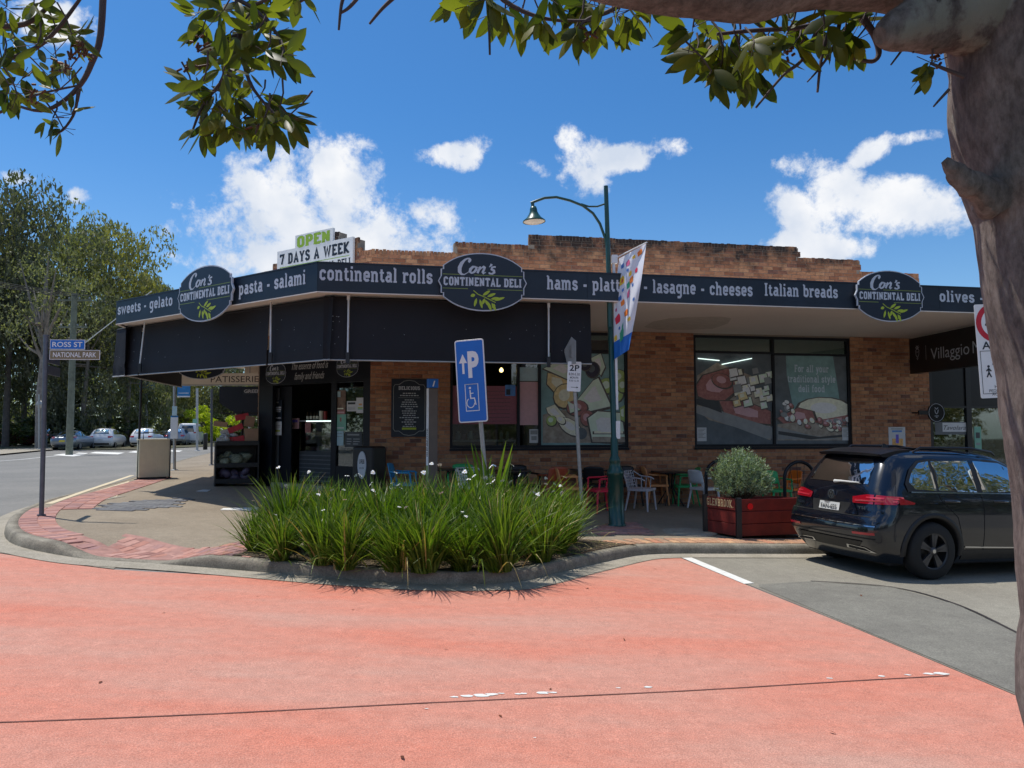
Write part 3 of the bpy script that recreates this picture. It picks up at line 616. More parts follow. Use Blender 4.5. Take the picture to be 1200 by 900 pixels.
lim = [tuple(p) for p in ki if p.x < -2.6 and p.y < 12.6] + inner[::-1]
def pxof(c): return 600 + F * c.x / c.y
split_px = 95
pave_along(left_part, .17, 1.7, 'paver_red', skip=lambda c: not inside((c.x, c.y), lim) or (pxof(c) > split_px and c.y < 12.5))
gA = ground_at(100, 650, zpath); gB = ground_at(300, 664, zpath); gd = (gB - gA).xy.normalized(); gn = Vector((-gd.y, gd.x))
for i in range(-2, 40):
    for j in range(-6, 12):
        q = gA.xy + gd * (i * .116) + gn * (j * .227 + (i % 2) * .05)
        if inside(tuple(q + gn * .08), lim) and inside(tuple(q - gn * .06), lim) and pxof(q) > split_px - 6: PAVERS.append((q.x, q.y, math.atan2(gn.y, gn.x), .219, .108, 'paver_red'))
sheet('brick_border', lim, zpath, .001, 'border_base', step=.4, ystep=.5)
# street side band
band2 = [p for p in left_part if p.y > 12.0]
pave_along(band2, .40, 1.0, 'paver_red', skip=lambda c: c.y < 12.9 and inside((c.x, c.y), lim))
# grey service pavers in the footpath
gp = XY([(113, 598.5), (128, 590), (222, 583), (207, 594), (150, 598.5)], zpath)
c0 = Vector(gp[0]); 
x0, x1 = min(p[0] for p in gp), max(p[0] for p in gp); y0, y1 = min(p[1] for p in gp), max(p[1] for p in gp)
yy_ = y0; r_i = 0
while yy_ < y1:
    xx = x0 + (r_i % 2) * .15
    while xx < x1:
        if inside((xx, yy_), gp): PAVERS.append((xx, yy_, .05, .29, .14, 'paver_grey'))
        xx += .30
    yy_ += .15; r_i += 1
# pavers to the right: strip behind the kerb and the square around the lamp post
rp = XY([(690, 641), (650, 646), (690, 636), (770, 630.5), (955, 632), (985, 636), (985, 641.5), (800, 640), (744, 641)], zpath)
rk = [p for p in kk if p.x > .9]
pave_along(rk, .17, .60, 'paver_tan', W_=.21)
lp = XY([(690, 622), (716, 613), (742, 612.5), (764, 625.6), (700, 627)], zpath)
lcen = sum((Vector(p) for p in lp), Vector((0, 0))) / len(lp)
for i in range(-5, 6):
    for j in range(-9, 10):
        q = lcen + U.xy * (i * .215 + (j % 2) * .1) + NB.xy * (j * .112)
        if inside((q.x, q.y), lp): PAVERS.append((q.x, q.y, math.atan2(U.y, U.x), .208, .105, 'paver_red'))
PAVERS.sort(key=lambda p: p[0]**2 + p[1]**2)
pm = {}
stuff_mb = MB()
for n_, (x, y, an, L_, W_, m) in enumerate(PAVERS):
    key = (round(L_, 3), round(W_, 3), m)
    ca, sa = math.cos(an), math.sin(an); jz = random.uniform(0, .003)
    zx = (zpath(x + .08, y) - zpath(x - .08, y)) / .16; zy = (zpath(x, y + .08) - zpath(x, y - .08)) / .16
    nrm = Vector((-zx, -zy, 1)).normalized(); X = Vector((ca, sa, zx * ca + zy * sa)).normalized(); Yv = nrm.cross(X)
    T_ = Matrix(((X.x, Yv.x, nrm.x, x), (X.y, Yv.y, nrm.y, y), (X.z, Yv.z, nrm.z, zpath(x, y) + .004 + jz), (0, 0, 0, 1)))
    if n_ < 296:
        if key not in pm:
            mb = MB(); l, w = L_/2, W_/2; b = .005
            mb.add([(-l,-w,-.03),(l,-w,-.03),(l,w,-.03),(-l,w,-.03),(-l,-w,-.002),(l,-w,-.002),(l,w,-.002),(-l,w,-.002),(-l+b,-w+b,.004),(l-b,-w+b,.004),(l-b,w-b,.004),(-l+b,w-b,.004)],
                   [(0,1,5,4),(1,2,6,5),(2,3,7,6),(3,0,4,7),(4,5,9,8),(5,6,10,9),(6,7,11,10),(7,4,8,11),(8,9,10,11)], m)
            o = mb.build('paver', None, path); pm[key] = o
        else: o = pm[key].copy(); COL.objects.link(o)
        o.matrix_world = T_
    else:
        l, w = L_/2, W_/2
        stuff_mb.add([T_ @ Vector(p) for p in ((-l,-w,-.03),(l,-w,-.03),(l,w,-.03),(-l,w,-.03),(-l,-w,.003),(l,-w,.003),(l,w,.003),(-l,w,.003))], [(0,1,5,4),(1,2,6,5),(2,3,7,6),(3,0,4,7),(4,5,6,7)], m)
if stuff_mb.v: tag(stuff_mb.build('paver_rows', None, path), kind='stuff')
print('pavers', len(PAVERS))
# manhole lid and small service covers
mh = ground_at(806, 623.5, zpath)
mb = MB(Matrix.Translation((mh.x, mh.y, zpath(mh.x, mh.y)))); mb.lathe([(0, .012), (.40, .012), (.41, .006), (.46, .010), (.47, -.01)], 32, 'concrete'); tag(mb.build('manhole_cover'), 'round pale concrete manhole cover in the shaded footpath beside the red planter box', 'manhole cover')
for q, lb in (([(258, 597.5), (262, 595.6), (303, 594.8), (301, 598.2)], 'white metal service cover at the edge of the awning shadow beside the grass bed'), ([(230, 575.6), (238, 573.8), (247, 574.2), (243, 576.2)], 'small pale service cover in the shade before the produce rack')):
    c = XY(q, zpath); cx = sum(p[0] for p in c)/4; cy = sum(p[1] for p in c)/4
    mb = MB(); zs = [zpath(*p) for p in c]; mb.add([(p[0], p[1], z + .004) for p, z in zip(c, zs)] + [(p[0], p[1], z - .02) for p, z in zip(c, zs)], [(0, 1, 2, 3), (0, 4, 5, 1), (1, 5, 6, 2), (2, 6, 7, 3), (3, 7, 4, 0)], 'grey_metal' if 'white' not in lb else 'white_paint'); tag(mb.build('service_cover'), lb, 'service cover')

# ------------------------------------------------------------------ delicatessen building
ZS = 3.81; ZF = 4.265                                  # soffit and fascia top
W0 = Vector((-3.0, 15.88, 0)); SU = Vector((.825, -.565, 0)).normalized()
SLEN = 3.75; SO = W0 - SU * SLEN                        # splay wall, left end
wallA = Plane(W0, U); wallS = Plane(SO, SU)
F0 = Vector((-3.08, 11.77, 0)); FL = Vector((-8.26, 15.56, 0)); fascA = Plane(F0, U); FSU = (F0 - FL).normalized(); fascS = Plane(FL, FSU)
FSLEN = (F0 - FL).length; FALEN = 15.5
deli = empty('deli_building', (W0.x, W0.y, 0), 0, 'single storey brick corner delicatessen with stepped parapet and navy fascia awning', 'building')
def at(o, parent):
    """parent keeps world placement"""
    o.parent = parent; o.matrix_parent_inverse = Matrix.Translation(parent.location).inverted() if parent.rotation_euler.z == 0 else parent.matrix_world.inverted(); return o
def keep(o, parent):
    bpy.context.view_layer.update() if False else None
    o.parent = parent; m = Matrix.Translation(parent.location) @ parent.rotation_euler.to_matrix().to_4x4(); o.matrix_parent_inverse = m.inverted(); return o

# openings as (s0, s1, z0, z1)
w1 = wallA.rect(527.5, 392, 736, 526); w2 = wallA.rect(813.5, 388, 997.5, 524)
w1 = (w1[0], w1[1], wallA.sz(630, 525)[1], ZS - .02); w2 = (w2[0], w2[1], wallA.sz(905, 523.5)[1], ZS - .02)
sEnd = wallA.sz(1090, 480)[0]                          # shopfront next door begins
prof = [(-.01, 5.47), (wallA.sz(532, 285)[0], 5.71), (wallA.sz(621, 275)[0], 5.955), (wallA.sz(935.5, 290)[0], 5.71), (wallA.sz(1008, 308)[0], 5.435)]
sPar = wallA.sz(1076, 325)[0]
def top_A(s):
    z = prof[0][1]
    for a, b in prof:
        if s >= a: z = b
    return z if s <= sPar else 4.6
def top_S(s):       # splay: a stepped gable
    e = SLEN
    for a, z in ((.0, 5.42), (.35, 5.42)): pass
    if s < .45: return 5.40
    if s < 1.0: return 5.55
    if s < 2.15: return 5.78
    if s < 2.75: return 6.01
    if s < 3.32: return 5.78
    return 5.47
ALLB = []
def brick_wall(pl, s0, s1, zb, topf, holes, tag_=''):
    M_ = pl.M; c = .086; row = 0; z = zb
    zmax = max(topf(s0 + (s1 - s0) * i / 200) for i in range(201))
    while z < zmax:
        s = s0 - (.12 if row % 2 else 0) - random.uniform(0, .02)
        while s < s1:
            e = s + .236; a, b = max(s, s0), min(e, s1); z1 = z + c - .010
            segs = [(a, b)] if b - a > .03 else []
            for (h0, h1, k0, k1) in holes:
                if z1 > k0 and z < k1:
                    ns = []
                    for (p, q) in segs:
                        if q <= h0 or p >= h1: ns.append((p, q)); continue
                        if p < h0 - .03: ns.append((p, h0))
                        if q > h1 + .03: ns.append((h1, q))
                    segs = ns
            for (p, q) in segs:
                mid = (p + q) / 2; tp = topf(mid) - .112
                if z1 <= tp + .01:
                    nxt_ = z1 + .010 + c - .010
                    z2 = tp - .004 if nxt_ > tp + .01 and tp - z1 > .012 and tp > 4.8 else z1
                    ALLB.append((pl, p, q, z, z1, abs((q - p) - .236) < .002))
                    if z2 > z1: ALLB.append((pl, p, q, z1 + .008, z2, False)) if z2 - z1 > .02 else None
            s = e + .010
        z += c; row += 1
    # soldier course on top of the parapet
    s = s0
    while s < s1 - .05:
        t = topf(s + .04); 
        if t > 4.7: ALLB.append((pl, s, s + .068, t - .108 , t + random.uniform(-.012, .006), False))
        s += .078
brick_wall(wallA, 0.0, sEnd, -.3, top_A, [w1, w2])
brick_wall(wallS, 0.0, SLEN, 3.75, top_S, [])
wallN = Plane(SO + NB * 9, -NB)
brick_wall(wallN, 0, 8.99, 0.0, lambda s: 4.9, [])
def camd(b):
    pl, p, q, z, z1, full = b; c = pl.O + pl.U * ((p+q)/2) + Vector((0, 0, z)); return (c - Vector((0, 0, EYE))).length
def visible(b):
    pl, p, q, z, z1, full = b
    if not full: return False
    if pl is wallA: return (z > 5.0) or (z > .75 and z < 2.95) or (p > w1[1] and z < 3.7 and z > .6)
    return pl is wallS and z > 5.1
vis = sorted([b for b in ALLB if visible(b)], key=camd)[:297]; vset = set(id(b) for b in vis)
bmesh0 = MB(); w = .118; h = .038; b_ = .004
bmesh0.add([(-w,-h,-.05),(w,-h,-.05),(w,h,-.05),(-w,h,-.05),(-w,-h,-b_),(w,-h,-b_),(w,h,-b_),(-w,h,-b_),(-w+b_,-h+b_,0),(w-b_,-h+b_,0),(w-b_,h-b_,0),(-w+b_,h-b_,0)],
           [(0,1,5,4),(1,2,6,5),(2,3,7,6),(3,0,4,7),(4,5,9,8),(5,6,10,9),(6,7,11,10),(7,4,8,11),(8,9,10,11)], 'brick_clay')
brickwall = MB(); first = None
for pl, p, q, z, z1, full in ALLB:
    pass
wall = MB()
mort = 'brick_mortar'
def slab_boxes(pl, s0, s1, z0, z1, holes, d0, d1):
    xs = sorted({s0, s1, *[h[0] for h in holes], *[h[1] for h in holes]})
    wall.M = pl.M
    for a, b in zip(xs[:-1], xs[1:]):
        hs = [h for h in holes if h[0] <= a + 1e-6 and h[1] >= b - 1e-6]
        if not hs: wall.box(a, b, z0, z1, d0, d1, mort)
        else:
            h = hs[0]; wall.box(a, b, z0, h[2], d0, d1, mort)
            if h[3] < z1: wall.box(a, b, h[3], z1, d0, d1, mort)
slab_boxes(wallA, 0.0, sEnd, -.4, 4.3, [w1, w2], -.22, -.009)
xs = [a for a, _ in prof] + [sPar]
wall.M = wallA.M
for i in range(len(xs) - 1): wall.box(max(xs[i], 0.0), xs[i+1] - .002, 4.3, prof[i][1] - .03, -.22, -.009, mort)
slab_boxes(wallS, 0, SLEN, 3.5, 5.3, [], -.22, -.009)
for a, b, z in ((0, .45, 5.40), (.45, 1.0, 5.55), (1.0, 2.15, 5.78), (2.15, 2.75, 6.01), (2.75, 3.32, 5.78), (3.32, SLEN, 5.47)): wall.M = wallS.M; wall.box(a, b, 5.3, z - .03, -.22, -.009, mort)
slab_boxes(wallN, 0, 9, -.4, 4.87, [], -.22, -.009)
wl = wall.build('wall'); keep(wl, deli)
for b in vis:
    pl, p, q, z, z1, full = b
    if first is None: o = first = bmesh0.build('brick')
    else: o = first.copy(); COL.objects.link(o)
    o.parent = wl
    o.matrix_world = Matrix.Identity(4)
    dd = random.uniform(-.003, .003)
    T_ = pl.M @ Matrix.Translation(((p+q)/2, (z+z1)/2, dd)) @ Matrix.Rotation(random.uniform(-.004, .004), 4, 'Z')
    o.matrix_parent_inverse = (Matrix.Translation(deli.location) @ Matrix.Translation(deli.location).inverted()).inverted(); o.matrix_local = T_
bs = MB()
for b in ALLB:
    if id(b) in vset: continue
    pl, p, q, z, z1, full = b; bs.M = pl.M; dd = random.uniform(-.003, .003)
    bs.add([(p,z,-.05),(q,z,-.05),(q,z1,-.05),(p,z1,-.05),(p,z,-b_+dd),(q,z,-b_+dd),(q,z1,-b_+dd),(p,z1,-b_+dd),(p+b_,z+b_,dd),(q-b_,z+b_,dd),(q-b_,z1-b_,dd),(p+b_,z1-b_,dd)],
           [(0,1,5,4),(1,2,6,5),(2,3,7,6),(3,0,4,7),(4,5,9,8),(5,6,10,9),(6,7,11,10),(7,4,8,11),(8,9,10,11)], 'brick_clay')
# brick returns at parapet steps (thickness seen end on)
bo = bs.build('brickwork'); bo.parent = wl; bo['kind'] = 'stuff'
print('bricks', len(ALLB))
# roof and awning slab
mb = MB(); pR = W0 + U * 20; base = [SO, W0, pR, pR + NB * 12, SO + NB * 12]
mb.prism([(p.x, p.y) for p in [SO + (NB*.3+U*.15), W0 + NB*.25, pR + NB*.25, pR + NB*12, SO + NB*12]], 4.35, 4.45, 'roof_metal'); keep(mb.build('roof'), deli)
mb = MB(); FR = F0 + U * FALEN; FLb = FL + NB * 12
def inn(p, d1_, d2_): return p
ap = [FL + (FSU * .10 + NB * .16), F0 + NB * .11, FR + NB * .11, FR + NB * 4.0, W0 + NB * .02, SO + (NB*.02+U*.02), SO + NB * 12, FLb + U * .1]
mb.prism([(p.x, p.y) for p in ap], ZS + .015, ZS + .14, 'soffit'); keep(mb.build('awning_ceiling'), deli)
fasc = MB()
# fascia boards: joined panels, each a part
def fascia_panel(pl, a, b):
    m_ = MB(pl.M); m_.box(a, b, ZS, ZF, -.07, 0, 'navy'); m_.box(a, b, ZF, ZF + .02, -.09, .012, 'navy_plain'); m_.box(a, b, ZS - .018, ZS - .002, -.06, .004, 'soffit')
    return keep(m_.build('fascia_panel'), deli)
cuts = [fascA.sz(p, 330)[0] for p in (518, 688, 865, 1000, 1100)]; prev = .0
for c in cuts + [FALEN]: fascia_panel(fascA, prev + .002, c - .002); prev = c
cs = [fascS.sz(p, 345)[0] for p in (208, 268)]; prev = 0
for c in cs + [FSLEN]: fascia_panel(fascS, prev + .002, c - .002); prev = c
fascN = Plane(FL + NB * 12, -NB); fascia_panel(fascN, 0, 12 - .002)
# fascia lettering
def letter_on(pl, parent, txt, px0, px1, py, hpx, m='sign_white', d=.004, T=1.25):
    a, z = pl.sz(px0, py, d); b, _ = pl.sz(px1, py, d); h = pl.sz((px0+px1)/2, py - hpx, d)[1] - pl.sz((px0+px1)/2, py, d)[1]
    z0 = pl.sz((px0+px1)/2, py, d)[1]; k = (b - a) / slab_w(txt); x = 0
    for w_ in txt.split(' '):
        m_ = MB(pl.M); slab(m_, w_, a + x * k, z0, h * 7 / 6.8, m, d, width=slab_w(w_) * k, T=T); keep(m_.build('hyphen' if w_ == '-' else 'word'), parent); x += slab_w(w_) + SL[' '][0] + .9
letter_on(fascS, deli, 'sweets - gelato', 138, 202, 363.5, 12.5)
letter_on(fascS, deli, 'pasta - salami', 280, 358, 339.5, 16)
letter_on(fascA, deli, 'continental rolls', 374, 507, 330.5, 17)
letter_on(fascA, deli, 'hams - platters - lasagne - cheeses', 641, 882, 343.2, 15.6)
letter_on(fascA, deli, 'Italian breads', 896, 982, 348, 14.4)
letter_on(fascA, deli, 'olives - fetta', 1101, 1192, 355, 13)

# oval delicatessen signs
def logo_outline(W=1.0, H=1.0, nseg=14, inset=0.0):
    """half width .5*W at the side tabs; returns closed outline"""
    w = .5 * W - inset; h = .5 * H - inset; tab = .445 * W - inset; ty = .205 * H - inset * .4; sy = .27 * H - inset*.2
    pts = []
    a = math.asin(min(1, sy / h)); ex = tab / math.cos(a) * .985
    top = []
    for i in range(nseg + 1):
        t = a + (math.pi - 2 * a) * i / nseg; top.append((ex * math.cos(t) * (1.0), h * math.sin(t)))
    q = [(w - .03*W, ty), (w - .03*W, .09*H), (w + .0*W, 0.0), (w - .03*W, -.09*H), (w - .03*W, -ty)]
    pts = [(q_[0], q_[1]) for q_ in q[::-1]] + [(tab + .0, ty)] + [(tab, sy)] + top[1:-1] + [(-tab, sy), (-tab, ty)] + [(-x, y) for x, y in q] + [(-tab, -ty), (-tab, -sy)] + [(x, -y) for x, y in top[1:-1][::-1]] + [(tab, -sy), (tab, -ty)]
    return pts
CON = [ # brush strokes for the script name: points with widths, unit height 1
 ([(.40,.93,.05),(.47,1.02,.10),(.44,1.10,.10),(.34,1.10,.08),(.22,1.0,.12),(.10,.78,.19),(.04,.50,.22),(.07,.24,.20),(.18,.08,.12),(.32,.06,.06),(.46,.18,.035),(.56,.32,.03)]),
 ([(.43,.86,.12),(.50,.98,.12),(.50,1.06,.08),(.44,1.12,.05)]),
 ([(.80,.60,.07),(.68,.58,.13),(.58,.42,.16),(.57,.26,.15),(.66,.17,.09),(.78,.24,.12),(.86,.40,.15),(.85,.54,.13),(.77,.61,.07)]),
 ([(.88,.55,.035),(.97,.55,.04)]),
 ([(1.05,.62,.10),(1.0,.42,.13),(.95,.18,.13)]),
 ([(.99,.32,.05),(1.09,.50,.07),(1.2,.62,.10),(1.26,.56,.13),(1.24,.40,.13),(1.2,.26,.13),(1.25,.17,.09),(1.36,.26,.03)]),
 ([(1.58,.80,.14),(1.55,.70,.10),(1.48,.60,.04)]),
 ([(1.80,.60,.10),(1.74,.63,.09),(1.62,.58,.10),(1.62,.46,.13),(1.74,.38,.14),(1.77,.26,.13),(1.68,.17,.10),(1.55,.18,.09),(1.52,.26,.11)]),
]
def olive(mb, cx, cy, k, m, d):
    mb.stroke([(cx-.5*k, cy+.28*k), (cx-.3*k, cy+.12*k), (cx, cy+.0*k), (cx+.3*k, cy-.14*k), (cx+.48*k, cy-.22*k)], .035*k, d, m); i = 0
    for (x, y, an, l, w) in ((-.42,.10,200,.22,.15),(-.36,-.05,255,.40,.12),(-.22,-.1,285,.42,.12),(-.10,.06,35,.42,.13),(.02,-.12,300,.32,.12),(.10,.02,22,.42,.13),(.12,-.18,292,.46,.13),(.26,-.08,10,.40,.12),(.3,-.24,300,.40,.13),(.42,-.14,18,.5,.12),(.42,-.28,255,.22,.16),(0,-.05,250,.3,.12)):
        i += 1; a = R(an); c, s_ = math.cos(a), math.sin(a); pl_ = []
        for t, q in ((0, 0), (.25, .8), (.5, 1), (.8, .7), (1, 0), (.8, -.7), (.5, -1), (.25, -.8)):
            xx, yy2 = t * l * k, q * w * k / 2; pl_.append((cx + x*k + xx*c - yy2*s_, cy + y*k + xx*s_ + yy2*c))
        mb.flat(pl_, d + .0003 * i, m)
def logo_sign(pl, px, py, wpx, hpx, d, label, parent=None, name='deli_sign', thick=.035, W=None, H=None):
    s, z = pl.sz(px, py, d)
    if W is None:
        W = pl.sz(px + wpx/2, py, d)[0] - pl.sz(px - wpx/2, py, d)[0]; H = pl.sz(px, py - hpx/2, d)[1] - pl.sz(px, py + hpx/2, d)[1]
    Mx = pl.M @ Matrix.Translation((s, z, d))
    e = empty(name, Mx.translation, 0, label, 'sign') if not parent else parent
    m_ = MB(Mx); m_.prism(logo_outline(W, H), -thick, 0, 'sign_white'); m_.prism(logo_outline(W, H, inset=.012*W), 0, .003, 'navy_plain')
    brd = m_.build('sign_board'); keep(brd, e)
    m_ = MB(Mx); D_ = .005
    k = .43 * H * .62; ox, oy = -.285 * W, .10 * H
    for j, st in enumerate(CON): m_.stroke([(ox + x * k * 1.18 * W / (H * 1.38) + y * k * .16, oy + y * k) for x, y, w_ in st], [w_ * k * 1.12 for x, y, w_ in st], D_ + .0006 + .0004 * j, 'sign_white')
    slab(m_, 'CONTINENTAL DELI', 0, -.075 * H, .145 * H, 'sign_white', D_, width=.88 * W, T=1.5, center=True)
    for y_, a, b in ((.115*H, -.45*W, -.22*W), (.115*H, -.10*W, .45*W), (-.125*H, -.45*W, -.17*W), (-.125*H, .05*W, .45*W)): m_.stroke([(a, y_), (b, y_)], .012*H, D_, 'dull_green_line')
    olive(m_, .02*W, -.26*H, .36*H*1.35*.8, 'olive_green', D_)
    keep(m_.build('emblem'), e); return e
logo_sign(fascS, 239.5, 344, 65, 65, .10, "oval navy sign with white script and olive sprig on the fascia, leftmost of the three")
logo_sign(fascA, 566, 330.5, 104, 68, .10, "oval navy sign with white script and olive sprig above the blue parking sign")
logo_sign(fascA, 1043, 347, 81, 60, .10, "oval navy sign with olive sprig on the fascia end beside the tree trunk")

# open sign on the splay parapet
op = Plane(SO + wallS.N * .02, SU); e = empty('open_sign', op.hit(370, 300), 0, 'white stepped OPEN 7 DAYS A WEEK board standing on the corner parapet', 'sign')
s0, z1 = op.sz(325, 293, .06); s1, z1b = op.sz(413.5, 279.5, .06); z1 = (z1 + z1b) / 2; a0, _ = op.sz(346, 282, .06); a1, _ = op.sz(390, 278, .06); zt = op.sz(368, 271.5, .06)[1]
mb = MB(op.M); mb.box(s0, s1, z1 - .75, z1, 0, .06, 'pure_white'); mb.box(s0 + .4, s1 - .4, z1 - .9, z1 - .75, 0, .04, 'grey_metal'); keep(mb.build('week_panel'), e)
mb = MB(op.M); mb.box(a0, a1, z1 + .002, zt, 0, .06, 'pure_white'); keep(mb.build('open_panel'), e)
mat('lime_print', (.30, .48, .03), .5); mat('print_black', (.015, .02, .03), .5)
mb = MB(op.M); slab(mb, 'OPEN', a0 + .07, z1 + .0, (zt - z1) * .86, 'lime_print', .063, width=(a1 - a0) - .14, T=1.7)
slab(mb, '7 DAYS A WEEK', s0 + .10, z1 - .34, .25, 'print_black', .063, width=(s1 - s0) - .2, T=1.5)
slab(mb, "CON'S CONTINENTAL DELI", s0 + .1, z1 - .62, .17, 'print_black', .063, width=(s1 - s0) - .16, T=1.3); mb.stroke([(s0 + .1, z1 - .40), (s1 - .1, z1 - .40)], .014, .063, 'lime_print'); keep(mb.build('lettering'), e)
# ------------------------------------------------------------------ shop windows of the delicatessen
mat('print_grey', (0.29, 0.304, 0.304), .6); mat('print_dark', (.05, .055, .06), .55); mat('print_cream', (0.85, 0.841, 0.667), .6, var=.15, scale=12)
mat('print_teal', (0.232, 0.392, 0.392), .6, var=.2, scale=5); mat('print_wood', (0.232, 0.189, 0.145), .6, var=.5, scale=6, col2=(0.493, 0.435, 0.362)); mat('print_meat', (0.29, 0.102, 0.0943), .6, var=.4, scale=14, col2=(0.478, 0.217, 0.189))
mat('print_shade', (.10, .09, .08), .6, var=.4, scale=20)
mat('print_grape', (0.406, 0.551, 0.174), .5, var=.2, scale=12); mat('print_darkgrape', (.035, .025, .05), .5); mat('print_white', (0.85, 0.85, 0.85), .55, var=.08, scale=20)
mat('print_cheese', (0.797, 0.638, 0.319), .6, var=.2, scale=15); mat('print_palegreen', (0.725, 0.85, 0.696), .6, var=.08, scale=6); mat('print_slate', (0.087, 0.109, 0.123), .6, var=.5, scale=3, col2=(0.16, 0.189, 0.21)); mat('print_pink', (0.652, 0.392, 0.42), .6, var=.08, scale=12)
mat('print_letter', (0.58, 0.681, 0.754), .5); mat('paper', (.66, .67, .68), .7, var=.05); mat('mauve', (.30, .10, .13), .65, var=.12, scale=30, tiny=.2, bscale=90); mat('mint', (.22, .48, .36), .6, var=.1, scale=9)
mat('mint_pale', (.42, .58, .62), .6); mat('brown_print', (.12, .07, .05), .6, var=.5, scale=12, col2=(.3, .2, .14)); mat('print_orange', (0.85, 0.435, 0.145), .6, var=.3, scale=20); mat('print_purple', (0.174, 0.131, 0.609), .6); mat('print_blue', (0.087, 0.246, 0.58), .6, var=.3, scale=6)
mat('fascia_board', (.62, .58, .52), .6, var=.06)
# window 1
z0, z1 = w1[2], w1[3]; sm1 = wallA.sz(608, 480)[0]; sm2 = wallA.sz(633, 480)[0]
zt1 = wallA.sz(715, 413)[1]
def under(o, parent):      # mesh in world coordinates below a part that itself sits in world coordinates
    bpy.context.view_layer.update(); o.parent = parent; o.matrix_parent_inverse = parent.matrix_world.inverted(); return o
def mkwin(pl, rc, mulls, tr, cols):
    s0, s1, z0, z1 = rc; fr = MB(pl.M); w = .06; D0, D1 = -.15, -.03
    fr.box(s0, s1, z0, z0 + w, D0, D1, 'dark_frame'); fr.box(s0, s1, z1 - w, z1, D0, D1, 'dark_frame'); fr.box(s0, s0 + w, z0 + w, z1 - w, D0, D1, 'dark_frame'); fr.box(s1 - w, s1, z0 + w, z1 - w, D0, D1, 'dark_frame')
    for m_ in mulls: fr.box(m_ - .03, m_ + .03, z0 + w, z1 - w, D0, D1 - .004, 'dark_frame')
    for (a, b, t) in tr: fr.box(a, b, t - .025, t + .025, D0 + .01, D1 - .008, 'dark_frame')
    o = keep(fr.build('window'), deli); s_ = MB(pl.M); s_.box(s0 - .01, s1 + .01, z0 - .055, z0 - .002, -.14, .035, 'dark_frame'); under(s_.build('sill'), o)
    for a, b, k0, k1 in cols:
        g = MB(pl.M); g.box(a, b, k0, k1, -.094, -.09, 'shop_glass'); under(g.build('pane'), o)
    return o
win1 = mkwin(wallA, w1, [sm1, sm2], [(sm2, w1[1] - .06, zt1)], [(w1[0] + .06, sm1 - .03, z0 + .06, z1 - .06), (sm1 + .03, sm2 - .03, z0 + .06, z1 - .06), (sm2 + .03, w1[1] - .06, z0 + .06, zt1 - .025), (sm2 + .03, w1[1] - .06, zt1 + .025, z1 - .06)])
def plate(pl, parent, name, px, d, m, top=True):
    """flat film or poster cut to a pixel polygon on the plane, own small thickness"""
    P_ = [pl.sz(a, b, d) for a, b in px]; g = MB(pl.M); g.prism(P_, d - .003, d, m); return g, P_
def blobs(g, pl, d, items):
    """flat print: ellipses/polygons in pixel space on the plane"""
    for i, it in enumerate(items):
        m_, kind = it[0], it[1]; dd = d + .0006 * (i + 1)
        if kind == 'e':
            cx, cy, rx, ry, an = it[2:]; n = 14; ca, sa = math.cos(R(an)), math.sin(R(an))
            P_ = [(cx + rx*math.cos(2*math.pi*j/n)*ca - ry*math.sin(2*math.pi*j/n)*sa, cy + rx*math.cos(2*math.pi*j/n)*sa + ry*math.sin(2*math.pi*j/n)*ca) for j in range(n)]
        else: P_ = it[2]
        cx_ = sum(p[0] for p in P_)/len(P_); cy_ = sum(p[1] for p in P_)/len(P_)
        lay = [(1.0, 0, 0, m_, 0)]
        if m_ not in ('print_slate', 'print_wood', 'print_teal', 'print_dark', 'print_grey'): lay = [(1.13, .5, .7, 'print_shade', -.0002), (1.0, 0, 0, m_, 0), (.5, -.8, -1.0, {'print_grape': 'print_palegreen', 'print_meat': 'print_pink', 'print_cheese': 'print_cream', 'print_darkgrape': 'print_slate'}.get(m_, 'print_white'), .0002)]
        for (k_, ox_, oy_, mm_, do_) in lay:
            Q_ = [pl.sz(cx_ + (a - cx_)*k_ + ox_, cy_ + (b - cy_)*k_ + oy_, d) for a, b in P_]
            if sum(Q_[j][0]*Q_[(j+1) % len(Q_)][1] - Q_[(j+1) % len(Q_)][0]*Q_[j][1] for j in range(len(Q_))) < 0: Q_ = Q_[::-1]
            g.flat(Q_, dd + do_, mm_)
DG = -.078
# cheese poster
g = MB(wallA.M); a, b, c, e = wallA.rect(635, 416, 734, 520, DG); g.box(sm2 + .03, w1[1] - .062, z0 + .062, zt1 - .027, DG - .003, DG, 'print_teal')
blobs(g, wallA, DG, [('print_wood','p',[(636,519),(636,486),(660,480),(700,494),(732,500),(732,519)]),('print_cheese','p',[(642,437),(663,441),(668,452),(652,462),(641,450)]),('print_palegreen','p',[(637,432),(660,420),(676,438),(664,444)]),
 ('print_cheese','e',662,464,13,14,20),('print_palegreen','p',[(692,420),(704,414),(709,430),(704,440)]),('print_darkgrape','e',694,433,8,9,0),('print_darkgrape','e',686,428,6,6,0),('print_grape','e',711,452,9,9,0),('print_grape','e',724,442,10,9,0),('print_grape','e',722,462,8,9,0),('print_grape','e',730,452,7,8,0),
 ('print_palegreen','p',[(674,472),(695,446),(701,443),(716,476),(690,482)]),('print_meat','e',676,478,12,9,0),('print_meat','e',688,490,8,9,0),('print_palegreen','p',[(689,490),(700,482),(728,484),(733,518),(694,516)]),('print_cream','p',[(640,478),(650,474),(664,490),(652,492),(642,484)]),
 ('print_grape','e',646,493,6,6,0),('print_cream','e',668,500,8,15,-55),('print_slate','e',681,508,7,7,0),('print_cream','e',657,492,4,6,-50),('print_palegreen','p',[(665,470),(672,474),(680,480),(668,484)]),('print_grape','p',[(726,478),(733,474),(733,495),(727,492)]),('print_cream','p',[(696,505),(730,505),(730,508),(696,508)]),('print_wood','p',[(694,512),(732,512),(732,518),(694,518)])])
